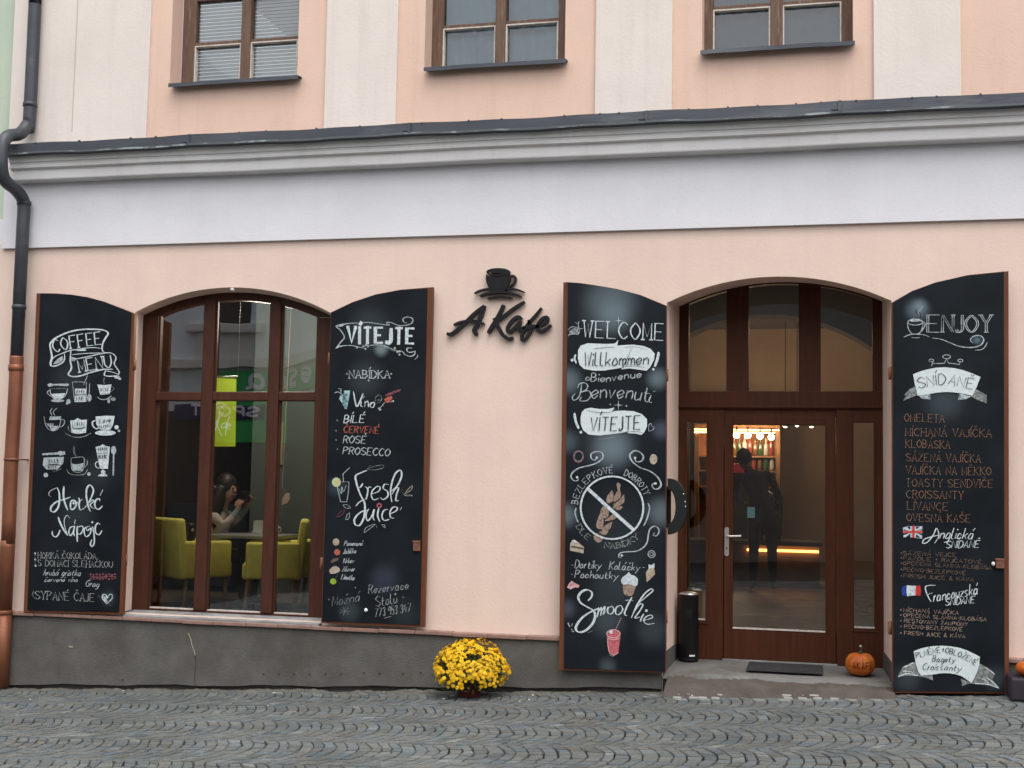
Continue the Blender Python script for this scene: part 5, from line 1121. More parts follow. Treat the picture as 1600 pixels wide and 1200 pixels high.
# ------------------------------------------------------------------ drainpipe and neighbouring house
pr = .058
x_a, _, z_a = at(56, -20, -.10); x_b, _, z_b = at(47, 165, -.10)
dp = empty('drainpipe', (X(8, 1065, -.12), -.12, street(-7)), 'dark drainpipe bending round the cornice with a copper lower length, at the left corner', 'drainpipe')
x0 = x_b
zz = lambda v, y: Z(30, v, y)
path = [(x0, -.10, 8.0), (x0, -.10, 6.0), (x0, -.10, z_a), (x0, -.10, zz(184, -.10)), (x0, -.13, zz(197, -.12)), (x0 - .01, -.22, zz(209, -.22)), (x0 - .03, -.36, zz(212, -.36)), (x0 - .03, -.43, zz(225, -.43)), (x0 - .03, -.44, zz(255, -.44)), (x0 - .03, -.38, zz(280, -.38)), (x0 - .01, -.24, zz(296, -.24)), (x0, -.15, zz(310, -.15)), (x0, -.12, zz(322, -.12)), (x0, -.12, zz(350, -.12))]
zc_ = zz(560, -.12); path += [(x0, -.12, zc_)]
mb = MB(); mb.tube(path[:3] + catmull(path[2:14], 5)[1:] + [path[-1]], pr, 18); mb.build('tin_pipe', MT['pipe'], dp)
for v, y in ((165, -.10), (318, -.12), (480, -.12)):
    mb = MB(); z = zz(v, y); mb.lathe([(pr + .002, -.02), (pr + .007, -.018), (pr + .007, .018), (pr + .002, .02)], (x0, y, z), 18); mb.build('pipe_joint', MT['pipe'], dp)
zb1 = zz(850, -.12); zb2 = zz(955, -.12)
mb = MB(); P = [(x0, -.12, zc_ + .02)] + [(x0 + .004 * sin(i), -.12, zc_ + (zb1 - zc_) * i / 8) for i in range(9)]
mb.tube(P, pr + .004, 18); mb.lathe([(pr + .004, -.03), (pr + .011, -.027), (pr + .011, .027), (pr + .004, .03)], (x0, -.12, zz(575, -.12)), 18)
mb.build('copper_pipe', MT['copper'], dp)
mb = MB(); mb.tube([(x0, -.12, zb1 + .03), (x0, -.12, zb1 - .03), (x0, -.12, zb2)], [pr + .005, pr + .007, pr + .007], 18); mb.build('copper_pipe', MT['copper'], dp)
mb = MB(); mb.tube([(x0, -.12, zb2), (x0, -.12, street(x0) + .03)], pr + .009, 18); mb.lathe([(pr + .009, -.02), (pr + .015, -.016), (pr + .015, .016), (pr + .009, .02)], (x0, -.12, zb2 - .015), 18); mb.build('copper_base', MT['copper'], dp)
for v in (718,):
    mb = MB(); z = zz(v, -.12); mb.lathe([(pr + .006, -.011), (pr + .012, -.01), (pr + .012, .01), (pr + .006, .011)], (x0, -.12, z), 18); mb.box(x0 + .05, x0 + .11, -.13, -.10, z - .008, z + .008, 0, .003); mb.tube([(x0 + .09, -.11, z), (x0 + .09, .01, z)], .007, 8); mb.build('pipe_bracket', MT['rust'], dp)
nb = empty('neighbouring_house', (EDGE - 2, .1, street(-9)), 'pale green house wall left of the drainpipe', 'building')
mb = MB(); mb.box(-16, EDGE - .002, .06, 1.2, Z(8, 343, .06), 8.6); mb.build('green_wall', MT['green'], nb)
mb = MB(); mb.box(-16, X(5.5, 385), .03, .2, BANDZ - .002, Z(8, 343, .06) - .003); mb.build('white_band', MT['white'], nb)
mb = MB(); mb.box(-16, BX0 - .002, .0, 1.2, street(-12) - .3, BANDZ - .003); mb.build('lower_wall', MT['pink'], nb)

# ------------------------------------------------------------------ half ring on the door jamb
mb = MB()
def jring():
    """half-round dark ring: its flat back is against the shutter hinge edge, facing the street"""
    y0, y1 = -.125, -.03; n = 28
    O = []; I = []
    cu, cv = 1043, 791.5
    for i in range(n + 1):
        a = -pi / 2 + pi * i / n
        O.append((cu + 30 * cos(a) ** .9 if cos(a) > 1e-6 else cu, cv - 44 * sin(a))); I.append((cu + 12.5 * max(cos(a), 0) ** .9, cv - 27 * sin(a)))
    vs = []
    for o, i_ in zip(O, I):
        a = at(*o, y0); b = at(*i_, y0)
        vs += [a, b, (b[0], y1, b[2]), (a[0], y1, a[2])]
    fs = []
    for i in range(n):
        p = 4 * i; q = p + 4; fs += [(p, q, q + 1, p + 1), (p + 1, q + 1, q + 2, p + 2), (p + 2, q + 2, q + 3, p + 3), (p + 3, q + 3, q, p)]
    fs += [(3, 2, 1, 0), (4 * n, 4 * n + 1, 4 * n + 2, 4 * n + 3)]
    mb.add(vs, fs)
jring()
hr = empty('half_ring', at(1046, 791, -.08), 'dark half-round ring fixed at the door jamb beside the welcome board', 'wall fitting')
mb.build('half_ring_body', mat('dark_green_grey_paint', (.010, .013, .0125), .55, spec=.2, var=.25, scale=9), hr)
for u, v in ((1068, 772), (1070.5, 784), (1071, 791.5)):
    mb = MB(); x, y, z = at(u, v, -.127); mb.ball((x, y, z), .007, 0, 8, 6); mb.build('rivet', MT['steel'], hr)
mb = MB(); a = at(1041.5, 760, -.05); b = at(1045, 825, -.05); mb.box(a[0] - .01, b[0] + .01, -.05, .02, b[2], a[2], 0, .004); mb.build('back_plate', MT['black'], hr)

# ------------------------------------------------------------------ ashtray bin, mat, pumpkins, chrysanthemum
bx = X(1076, 1000, .6); by = .6; bzz = DZB
r = (X(1092, 1000, by) - X(1060.5, 1000, by)) / 2; ht = Z(1076, 929, by) - bzz
bn = empty('ashtray_bin', (bx, by, bzz), 'slim black cylindrical ashtray bin with a metal top beside the door', 'bin')
mb = MB(); mb.lathe([(r * .9, .0), (r * .97, .006), (r * .97, .02), (r * .93, .03), (r * .95, .04), (r * .97, .05), (r * .97, ht - .02), (r, ht - .015), (r, ht), (r * .94, ht + .006), (r * .9, ht - .004)], (bx, by, bzz), 32); mb.build('bin_body', MT['black'], bn)
mb = MB(); mb.lathe([(r * .97, -.004), (r * .95, .006), (r * .7, .016), (r * .3, .022), (.001, .024)], (bx, by, bzz + ht + .004), 28); mb.build('ash_tray', MT['steel'], bn)
mb = MB(); nn = 8; vs = []
for i in range(nn + 1):
    a = radians(-125 + 60 * i / nn)
    for zz_ in (.66, .80): vs.append((bx + (r * .985) * cos(a), by + r * .985 * sin(a), bzz + ht * zz_))
mb.add(vs, [(2 * i, 2 * i + 2, 2 * i + 3, 2 * i + 1) for i in range(nn)]); mb.build('bin_opening', mat('bin_dark_opening', (.003, .003, .003), .9), bn)
mb = MB(); vs = []
for i in range(5):
    a = radians(-80 + 34 * i / 4)
    for zz_ in (.085, .11): vs.append((bx + (r * .99) * cos(a), by + r * .99 * sin(a), bzz + ht * zz_))
mb.add(vs, [(2 * i, 2 * i + 2, 2 * i + 3, 2 * i + 1) for i in range(4)]); mb.build('white_sticker', mat('white_sticker', (.7, .7, .7), .5), bn)
# mat
mb = MB(); ma = at(1170, 1043, .6); mc = at(1286, 1056, .2); z0 = DZB + .004
mb.box(ma[0], mc[0] , .17, .62, z0, z0 + .012, 0, .004)
for i in range(46):
    x = ma[0] + .012 + (mc[0] - ma[0] - .024) * i / 45; mb.box(x - .004, x + .004, .18, .61, z0 + .011, z0 + .017)
tag(mb.build('door_mat', MT['mat']), 'thin dark ribbed mat on the doorstep before the door leaf', 'door mat')
ORANGE = mat('pumpkin_skin', (.44, .085, .006), .5, var=.3, scale=7, bump=.2, bscale=22, dirt=(.50, .20, .03, .6), dscale=9, dlo=.45, dhi=.7)
def pumpkin(x, y, z, rad, hgt, label, carve):
    e = empty('pumpkin', (x, y, z), label, 'pumpkin', 'orange pumpkins by the entrance')
    prof = []; k = 18
    for i in range(k + 1):
        a = -pi / 2 + pi * i / k; rr = rad * abs(cos(a)) ** .75
        prof.append((max(rr, .004), hgt / 2 + hgt / 2 * sin(a) * (1 - .16 * max(0, 1 - (rr / (rad * .55)) ** 2))))
    fn = lambda a, r_, z_: r_ * (1 - .055 * abs(sin(a * 5)) ** .6 * 0 - .05 * (1 - abs(sin(a * 5 + .3)) ** .5) + .012 * sin(a * 3))
    mb = MB(); mb.lathe(prof, (0, 0, 0), 80, 0, True, False, fn); mb.v = [(p[0] + x, p[1] + y, p[2] + z) for p in mb.v]; mb.build('pumpkin_body', ORANGE, e)
    mb = MB(); mb.tube(catmull([(x, y, z + hgt * .88), (x + .004, y, z + hgt * 1.0), (x + .012, y - .004, z + hgt * 1.12), (x + .004, y - .01, z + hgt * 1.24)], 4), [.02, .018, .016, .015, .014, .013, .012, .011, .011, .011, .012, .012, .013][:13], 9); mb.build('stem', mat('dry_stem', (.05, .055, .03), .8), e)
    mb = MB(); mb.ball((x + .004, y - .011, z + hgt * 1.255), .011, 0, 8, 6); mb.build('stem_tip', mat('pale_stem_cut', (.4, .36, .28), .8), e)
    if carve:
        cut = MB()
        def surf(a, q, off=.003):                # a: angle from the front, q: height 0..1
            zz2 = hgt * q; s_ = min(1, abs((zz2 - hgt / 2) / (hgt / 2))); rr = rad * math.sqrt(1 - s_ * s_) ** .75
            b_ = -pi / 2 + a; rr = fn(b_, rr, zz2)
            return (x + (rr + off) * cos(b_), y + (rr + off) * sin(b_), z + zz2)
        for k_, ch in enumerate('AKAFE'):
            for pts, sm in glyph(ch)[0]:
                P = [surf(radians(-30 + k_ * 17 + p[0] * 2.6), .38 + p[1] * .045) for p in (catmull(pts, 4) if sm else pts)]
                cut.tube(P, .0036, 6, 0, True)
        cut.build('carved_letters', mat('carved_flesh', (.10, .022, .004), .8), e)
    return e
px_ = X(1344, 1050, .3); pz_ = DZB
pumpkin(px_, .3, DZB * .5 + SF * .5, (X(1368, 1035, .3) - X(1320, 1035, .3)) / 2, Z(1344, 1019, .3) - (DZB * .5 + SF * .5), 'whole orange pumpkin with carved letters sitting on the doorstep', True)
xx = X(1609, 1045, -.25); zz_c = Z(1600, 1056, -.25)
mb = MB(); mb.box(xx - .15, xx + .2, -.38, -.11, street(xx) + .005, zz_c - .002, 0, .015)
tag(mb.build('dark_crate', mat('dark_purple_crate', (.022, .016, .024), .6, var=.3, scale=12)), 'dark low crate beside the breakfast board at the right edge', 'crate')
pumpkin(xx, -.25, zz_c, .10, .105, 'small orange pumpkin at the right edge of the photo beside the breakfast board', False)
# chrysanthemum
cy = -.34; cxx = X(733, 1075, cy); zs = street(cxx) + .012
mum = empty('chrysanthemum', (cxx, cy, zs), 'dome of yellow chrysanthemum flowers in a dark red pot against the grey plinth', 'potted plant')
mb = MB(); mb.lathe([(.085, 0), (.088, .004), (.112, .11), (.118, .112), (.118, .135), (.108, .137), (.104, .12)], (cxx, cy, zs), 28); mb.build('flower_pot', mat('dark_red_plastic_pot', (.085, .018, .016), .5), mum)
RX, RY, RZ = .30, .24, .255; cz0 = zs + .185
mb = MB(); rr = random.Random(5)
for i in range(1500):
    a = rr.uniform(0, 2 * pi); sl = rr.uniform(-.62, .95); q = rr.uniform(.45, 1.0 if i % 3 else 1.06); ce = math.sqrt(1 - sl * sl)
    p = Vector((cxx + RX * q * ce * cos(a), cy + RY * q * ce * sin(a), cz0 + RZ * q * sl + .02))
    if p.y > -.06: p.y = -.065
    if p.z < zs + .06: continue
    d = Vector((cos(a) + rr.uniform(-.6, .6), sin(a) + rr.uniform(-.6, .6), rr.uniform(-.5, .7))).normalized(); s_ = d.cross(Vector((0, 0, 1))).normalized(); l = rr.uniform(.022, .038); w = l * .42; u_ = d.cross(s_)
    mb.add([p, p + d * l * .5 + s_ * w, p + d * l + u_ * l * .15, p + d * l * .5 - s_ * w], [(0, 1, 2, 3)])
mb.build('foliage', mat('chrysanthemum_leaf', (.035, .062, .018), .6, var=.4, scale=40), mum)
def blossom_mesh():
    mb = MB()
    for ring, (n, r0, r1, h0, h1, w) in enumerate(((11, .004, .0185, .002, .001, .0052), (10, .003, .0145, .004, .0065, .0045), (7, .002, .009, .006, .0105, .0036))):
        for i in range(n):
            a = 2 * pi * i / n + ring * .3
            ca, sa = cos(a), sin(a)
            def P(r_, s_, h): return (r_ * ca - s_ * sa, r_ * sa + s_ * ca, h)
            mb.add([P(r0, -w * .4, h0), P(r0, w * .4, h0), P((r0 + r1) / 2, w * .55, (h0 + h1) / 2 + .0015), P(r1, w * .3, h1), P(r1, -w * .3, h1), P((r0 + r1) / 2, -w * .55, (h0 + h1) / 2 + .0015)], [(0, 1, 2, 5), (5, 2, 3, 4)], 0)
    mb.add([(.0045 * cos(a), .0045 * sin(a), .0085) for a in [2 * pi * i / 8 for i in range(8)]], [list(range(8))], 1)
    return mb
BLM = [mat('yellow_petals', (.88, .56, .008), .6, var=.22, scale=14, dirt=(.62, .25, .004, .8), dscale=9, dlo=.56, dhi=.68), mat('amber_flower_centre', (.62, .26, .006), .7)]
spots = []
tries = 0
while len(spots) < 900 and tries < 60000:
    tries += 1
    a = rr.uniform(0, 2 * pi); sl = rr.uniform(-.36, 1); ce = math.sqrt(1 - sl * sl)
    lump = 1 + .05 * sin(3 * a + 1) + .04 * sin(5 * a + 7 * sl)
    if sl < -.05 and rr.random() < .45 + .6 * -sl: continue
    if sin(a * 3 + 2.2) * cos(sl * 7 + a) > .74: continue
    n_ = Vector((ce * cos(a) / RX, ce * sin(a) / RY, sl / RZ)).normalized()
    p = Vector((cxx + RX * ce * cos(a) * lump * (1 - .12 * max(0, -sl)), cy + RY * ce * sin(a) * lump, cz0 + RZ * sl * lump)) + n_ * rr.uniform(-.022, .006)
    if p.y > -.075: continue
    if any((p - q[0]).length_squared < .0175 ** 2 for q in spots): continue
    n_ = (n_ + Vector((rr.uniform(-.35, .35), rr.uniform(-.35, .35), rr.uniform(-.1, .4)))).normalized()
    spots.append((p, n_, rr.uniform(.68, 1.04)))
spots.sort(key=lambda q: (q[0] - Vector(CAM)).length - .25 * q[1].dot((Vector(CAM) - q[0]).normalized()))
bm0 = blossom_mesh()
first = None; rest = MB()
for i, (p, n_, s_) in enumerate(spots):
    Mx = Matrix.Translation(p) @ n_.to_track_quat('Z', 'Y').to_matrix().to_4x4() @ Matrix.Rotation(rr.uniform(0, 6), 4, 'Z') @ Matrix.Scale(s_, 4)
    if i < 100:
        if first is None: first = bm0.build('blossom', BLM); o = first
        else: o = first.copy(); COL.objects.link(o)
        o.matrix_basis = Mx; o.parent = mum; o.matrix_parent_inverse = world_of(mum).inverted()
    else:
        b_ = len(rest.v); rest.v += [tuple(Mx @ Vector(q)) for q in bm0.v]; rest.f += [[b_ + k for k in f] for f in bm0.f]; rest.m += bm0.m; rest.sm += bm0.sm
o = rest.build('blossoms', BLM, mum); o['kind'] = 'stuff'
# a few fallen petals and leaves on the street
mb = MB()
for i in range(46):
    x = rr.uniform(-6.6, 1.4); y = -.12 - abs(rr.gauss(0, .3)); z = street(x) + .02; a = rr.uniform(0, 6); l = rr.uniform(.012, .03)
    mb.add([(x, y, z), (x + l * cos(a), y + l * sin(a), z + .004), (x + l * 1.3 * cos(a + .5), y + l * 1.3 * sin(a + .5), z + .006), (x + l * .6 * cos(a + 1.1), y + l * .6 * sin(a + 1.1), z + .002)], [(0, 1, 2, 3)], i % 2)
o = mb.build('fallen_leaves', [mat('dry_leaf', (.34, .24, .10), .9), mat('pale_scrap', (.5, .48, .42), .9)]); o['kind'] = 'stuff'
# ------------------------------------------------------------------ rooms behind the glass
IZ = DZB + .25                                          # floor of the bar room
WZ = IZ - .04                                    # raised floor behind the shop window
MT['in_green'] = mat('grey_green_interior_paint', (.10, .122, .108), .85, var=.06, scale=2, bump=.05)
MT['in_dark'] = mat('dark_brown_interior_paint', (.085, .062, .050), .85, var=.1)
MT['in_warm'] = mat('warm_ochre_interior_wall', (.42, .30, .19), .8, var=.12, scale=1.5, bump=.1, dirt=(.30, .21, .13, .5), dscale=1.2)
MT['in_floor'] = mat('brown_interior_floor', (.12, .085, .06), .5, var=.25, scale=4, stretch=(.4, 3, 1))
MT['in_wood'] = mat('bar_wood', (.20, .10, .045), .5, var=.3, scale=6, stretch=(4, 4, .5))
rm = empty('cafe_interior', (-2.5, 4, IZ), 'dim cafe rooms seen through the arched window and the entrance glass', 'interior')
PY = 2.3; BYK = 8.0
xs_ = X(388, 780, PY)
ax = [at(1074, 522, PY), at(1232, 493, PY), at(1369, 548, PY)]; AR = arc3(*[(p[0], p[2]) for p in ax])
mb = MB(); wall_sheet(mb, xs_, 4.2, IZ - .1, 3.9, PY, [(AR[0][0], AR[-1][0], None, arc_fn(AR))]); mb.build('partition_wall', MT['in_green'], rm)
mb = MB(); ol = [(AR[0][0], IZ)] + AR + [(AR[-1][0], IZ)]; n = len(ol)
mb.add([(x, PY, z) for x, z in ol] + [(x, PY + .35, z) for x, z in ol], [(i, i + 1, n + i + 1, n + i) for i in range(n - 1)]); mb.build('archway_reveal', MT['in_warm'], rm)
mb = MB(); mb.box(xs_, xs_ + .02, PY, PY + 1.6, WZ - .1, 3.9); mb.build('partition_end', MT['in_green'], rm)
mb = MB()
wall_sheet(mb, -10, 4.2, IZ - .1, 3.9, BYK, []); mb.build('back_wall', MT['in_warm'], rm)
mb = MB(); mb.add([(-7.6, .46, 0), (-7.6, BYK, 0), (-7.6, BYK, 3.9), (-7.6, .46, 3.9)], [(0, 1, 2, 3)]); mb.add([(4.2, .46, 0), (4.2, BYK, 0), (4.2, BYK, 3.9), (4.2, .46, 3.9)], [(3, 2, 1, 0)])
xw = X(1000, 700, PY); mb.add([(xs_ + 1.9, PY, 0), (xs_ + 1.9, BYK, 0), (xs_ + 1.9, BYK, 3.9), (xs_ + 1.9, PY, 3.9)], [(0, 1, 2, 3)]); mb.build('side_wall', MT['in_dark'], rm)
mb = MB(); mb.add([(-10, .3, 3.85), (4.2, .3, 3.85), (4.2, BYK, 3.85), (-10, BYK, 3.85)], [(0, 1, 2, 3)]); mb.build('interior_ceiling', MT['in_dark'], rm)
mb = MB(); mb.add([(-10, YD + .3, IZ), (4.2, YD + .3, IZ), (4.2, BYK, IZ), (-10, BYK, IZ)], [(0, 1, 2, 3)]); mb.box(-7.6, XS, .3, PY, IZ - .2, WZ); mb.box(XS, 4.2, YD + .02, YD + .3, DZB - .1, DZB - .002); mb.box(XS, 4.2, YD + .29, YD + .4, DZB - .1, IZ - .002); mb.box(-7.6, xs_ + 1.9, PY, BYK, IZ, WZ); mb.build('interior_floor', MT['in_floor'], rm)
# dark bench back along the far left of the window room
mb = MB(); mb.box(-7.5, xs_ - .5, 3.4, 3.6, WZ, WZ + .95, 0, .02); mb.box(-7.5, xs_ - .5, 2.95, 3.4, WZ, WZ + .45, 0, .03)
tag(mb.build('wall_bench', mat('dark_blue_bench', (.035, .045, .06), .8)), 'dark upholstered bench in the gloom behind the yellow chairs', 'bench')
# bar counter with an orange light strip
cy0 = 5.6; bz0 = Z(1220, 846, cy0); bxa, bxb = X(1040, 850, cy0), X(1281, 850, cy0)
bar = empty('bar_counter', ((bxa + bxb) / 2, cy0, IZ), 'bar counter with a glowing orange light strip, seen through the door', 'bar counter')
mb = MB(); mb.box(bxa, bxb, cy0 + .06, cy0 + .6, IZ, bz0 - .05); mb.build('counter_front', mat('dark_counter_panel', (.16, .13, .105), .6, var=.2, scale=3), bar)
mb = MB(); mb.box(bxa - .03, bxb + .03, cy0 - .08, cy0 + .66, bz0 - .05, bz0, 0, .01); mb.build('counter_top', MT['in_dark'], bar)
mb = MB(); zl = Z(1222, 861, cy0); mb.box(X(1167, 860, cy0), X(1279, 860, cy0), cy0 + .02, cy0 + .055, zl - .012, zl + .016); mb.build('light_strip', emis('orange_led_strip', (1., .36, .08), 5.), bar)
def lamp(name, loc, e, col, rad=.05):
    d = bpy.data.lights.new(name, 'POINT'); d.energy = e; d.color = col; d.shadow_soft_size = rad
    o = bpy.data.objects.new(name, d); COL.objects.link(o); o.location = loc; return o
# back bar with lamps and bottles
yb_ = 7.3
def p3(u, v, y=yb_): return at(u, v, y)
bb = empty('back_bar', (X(1160, 700, yb_), yb_, IZ), 'lit wooden back bar with golden strips above the globe bulbs', 'shelving')
L0, L1 = X(1085, 700, yb_), X(1219, 700, yb_)
zt, zbm = Z(1160, 668, yb_), Z(1160, 735, yb_)
mb = MB(); mb.box(L0, L1, yb_, yb_ + .35, zt, zt + .05); mb.box(L1 - .06, L1, yb_, yb_ + .35, IZ, zt); mb.box(L0, L0 + .06, yb_, yb_ + .35, IZ, zt); mb.build('cabinet', MT['in_wood'], bb)
mb = MB(); mb.box(L0, L1, yb_ + .33, yb_ + .36, IZ, zt + .05); mb.build('cabinet_back', mat('orange_brick_back', (.30, .12, .06), .8, var=.35, scale=9), bb)
for v in (712, 735, 760): mb = MB(); z = Z(1160, v, yb_); mb.box(L0 + .06, L1 - .06, yb_ + .04, yb_ + .33, z - .02, z); mb.build('shelf', MT['in_wood'], bb)
for v in (671.5, 675.8): mb = MB(); z = Z(1160, v, yb_ - .02); mb.box(L0, X(1217 if v < 673 else 1211, 671, yb_), yb_ - .03, yb_ - .002, z - .008, z + .008); mb.build('gold_light_strip', emis('golden_led_strip', (1., .66, .22), 7.), bb)
bulb = None
for i, (u, v) in enumerate(((1133, 680), (1151, 680), (1168.5, 680.5), (1187.5, 681.5), (1205, 683))):
    x, y, z = at(u, v, yb_ - .12); rr_ = .043
    if bulb is None:
        bulb = empty('globe_bulb', (x, y, z), None, 'lamp', 'glowing globe bulbs over the back bar'); bulb['label'] = 'glowing white globe bulb hanging under the golden strips of the back bar'
        mb = MB(); mb.ball((x, y, z), rr_, 0, 16, 10); mb.build('glass_globe', emis('glowing_globe', (1., .86, .62), 9.), bulb)
        mb = MB(); mb.tube([(x, y, z + rr_), (x, y, z + .12)], .012, 8); mb.build('socket', MT['black'], bulb); o = bulb
    else: o = copy_tree(bulb); o.location = (x, y, z)
    lamp('globe_bulb_light', (x, y - .1, z), 4.5, (1., .74, .45))
lamp('bar_room_light', (X(1240, 640, 5), 4.6, 3.45), 11, (1., .70, .40), .2); lamp('bar_room_light', (X(1330, 640, 6), 6.2, 3.4), 9, (1., .70, .40), .2)
for u, v in ((1227, 666.5), (1245.5, 665), (1268, 666.5)):
    x, y, z = at(u, v, 6.2); mb = MB(); mb.lathe([(.03, 0), (.032, .02), (.02, .05)], (x, y, z), 12); mb.ball((x, y, z - .004), (.022, .022, .012), 1, 10, 6); mb.tube([(x, y, z + .04), (x, y, 3.86)], .006, 6)
    tag(mb.build('spotlight', [MT['black'], emis('small_spot_glow', (1., .85, .6), 9.)]), 'small glowing spotlight by the top edge of the door glass', 'lamp', 'small spotlights near the bar ceiling')
LC = [((.10, .05, .015), 'amber'), ((.02, .05, .02), 'green'), ((.25, .23, .2), 'clear'), ((.16, .03, .02), 'red')]
bmats = [mat(n_ + '_bottle_glass', c_, .15, spec=.6) for c_, n_ in LC]
for i in range(15):
    v = 712 if i < 8 else 735; u = (1147 + 8.3 * i) if i < 8 else (1149 + 9.5 * (i - 8))
    if v == 735 and u < 1176: continue
    x, y, z = at(u, v, yb_ + .1); h = RND.uniform(.22, .29); r_ = RND.uniform(.028, .036)
    mb = MB(); mb.lathe([(r_ * .96, 0), (r_, .01), (r_, h * .58), (r_ * .4, h * .74), (r_ * .36, h * .97), (r_ * .42, h)], (0, 0, 0), 12); mb.v = [(p[0] + x, p[1] + y, p[2] + z + .001) for p in mb.v]
    k = i % 4
    tag(mb.build('bottle', bmats[k]), '%s glass bottle on the %s shelf of the lit back bar' % (LC[k][1], 'upper' if v == 712 else 'lower'), 'bottle', 'bottles on the back bar, %s, %s shelf' % (LC[k][1], 'upper' if v == 712 else 'lower'))
mb = MB(); a = at(1138, 738, 6.6); b = at(1168, 724.5, 6.6); mb.box(a[0], b[0], 6.6, 6.85, a[2], b[2], 0, .01); mb.box(a[0], b[0], 6.62, 6.83, IZ, a[2] - .003, 1)
tag(mb.build('red_case', [mat('red_case_glow', (.62, .03, .035), .5, emit=(.5, .02, .03, .12)), MT['in_dark']]), 'bright red case behind the counter at the left of the door glass', 'display case')  # faint red glow put into the case material, it is no lamp
# espresso machine
ex0, ex1 = X(1186, 760, cy0 + .25), X(1222, 760, cy0 + .25); yc = cy0 + .1
em = empty('coffee_machine', ((ex0 + ex1) / 2, yc + .2, bz0), 'black espresso machine with chrome arch on the bar counter', 'coffee machine')
mb = MB(); hz0 = bz0; mb.box(ex0, ex1, yc, yc + .42, hz0 + .06, hz0 + .16, 0, .015); mb.box(ex0, ex1, yc + .18, yc + .42, hz0 + .16, hz0 + .42, 0, .02); mb.box(ex0 - .01, ex1 + .01, yc + .02, yc + .44, hz0 + .42, hz0 + .56, 0, .03)
for x in (ex0 + .03, ex1 - .03): mb.box(x - .015, x + .015, yc + .05, yc + .1, hz0, hz0 + .06)
mb.build('machine_body', mat('black_gloss_body', (.015, .015, .017), .25), em)
mb = MB(); mb.tube(catmull([(ex0, yc, hz0 + .5), (ex0 + .08, yc - .02, hz0 + .6), ((ex0 + ex1) / 2, yc - .03, hz0 + .58), (ex1 - .02, yc - .02, hz0 + .5), (ex1, yc, hz0 + .38)], 5), .022, 10); mb.build('chrome_arch', MT['steel'], em)
for f in (.25, .7):
    mb = MB(); x = ex0 + (ex1 - ex0) * f; mb.lathe([(.032, 0), (.032, .05)], (x, yc + .1, hz0 + .32), 14); mb.tube([(x, yc + .08, hz0 + .33), (x, yc - .06, hz0 + .32)], .011, 8); mb.build('group_head', MT['steel'], em)
mb = MB(); yt = YD + .06; a = at(1167.5, 809, yt); b = at(1179.5, 792.5, yt); mb.box(a[0], b[0], yt, yt + .003, a[2], b[2])
tag(mb.build('teal_card', mat('teal_card_glow', (.25, .5, .52), .6, emit=(.2, .45, .48, .12))), 'small teal card stuck inside the door glass above the handle', 'card')  # card material glows faintly by itself, brightness put into its colour
# ------------------------------------------------------------------ window room: chairs, table, banner
YEL = mat('mustard_yellow_upholstery', (.88, .80, .17), .8, var=.12, scale=9, bump=.1, bscale=120)
LEG = mat('pale_beech_leg', (.36, .22, .12), .5, var=.2, scale=6)
def rbox(mb, c, s, bev=.03, rot=0., tilt=0., m=0):
    bm = bmesh.new(); bmesh.ops.create_cube(bm, size=1)
    for v in bm.verts: v.co = Vector((v.co.x * s[0], v.co.y * s[1], v.co.z * s[2]))
    bmesh.ops.bevel(bm, geom=bm.edges[:], offset=bev, segments=3, profile=.6, affect='EDGES')
    R_ = Matrix.Translation(Vector(c)) @ Matrix.Rotation(rot, 4, 'Z') @ Matrix.Rotation(tilt, 4, 'X')
    for v in bm.verts: v.co = R_ @ v.co
    mb.bm(bm, m, True)
def make_chair():
    """tub chair facing +y, back at -y"""
    e = empty('armchair', (0, 0, 0), None, 'chair', 'yellow upholstered armchairs')
    mb = MB(); rbox(mb, (0, 0, .40), (.54, .52, .15), .035); mb.build('seat', YEL, e)
    mb = MB(); rbox(mb, (0, -.27, .60), (.56, .085, .56), .035, 0, radians(7)); mb.build('backrest', YEL, e)
    for s_ in (-1, 1):
        mb = MB(); rbox(mb, (s_ * .26, -.02, .50), (.075, .50, .34), .03); mb.build('armrest', YEL, e)
    for sx in (-1, 1):
        for sy in (-1, 1):
            mb = MB(); mb.tube([(sx * .225, sy * .20, .33), (sx * .235, sy * .235, 0)], [.022, .015], 10); mb.build('leg', LEG, e)
    return e
ch = make_chair(); CY_ = 1.05
def seat_at(o, u, v, y, rz, label):
    x = X(u, v, y); o.location = (x, y, WZ); o.rotation_euler = (0, 0, radians(rz)); o['label'] = label; return o
c1 = seat_at(ch, 302, 900, .78, -32, 'yellow armchair with a black bag on it, behind the left half of the window')
c2 = seat_at(copy_tree(ch), 424, 900, .95, 112, 'yellow armchair seen side on beyond the right mullion of the window')
c3 = seat_at(copy_tree(ch), 505, 900, 1.35, 104, 'yellow armchair half hidden behind the wine and juice board')
# table
tx = X(402, 836, 1.25); ty = 1.12; tz = Z(402, 836, 1.0)
tb = empty('cafe_table', (tx, ty, WZ), 'small square cafe table between the yellow chairs', 'table')
mb = MB(); mb.box(tx - .36, tx + .36, ty - .3, ty + .3, tz - .03, tz, 0, .006); mb.build('tabletop', mat('pale_grey_tabletop', (.33, .32, .31), .35), tb)
mb = MB(); mb.tube([(tx, ty, WZ + .02), (tx, ty, tz - .03)], .03, 12); mb.lathe([(.22, 0), (.22, .012), (.04, .03)], (tx, ty, WZ), 20); mb.build('pedestal', MT['black'], tb)
mb = MB(); x, y, z = at(403, 834, 1.15); mb.box(x - .05, x + .05, y - .03, y + .03, tz + .001, tz + .03); mb.box(x - .045, x + .045, y - .012, y - .006, tz + .03, tz + .12); mb.box(x - .04, x + .05, y + .004, y + .01, tz + .03, tz + .135)
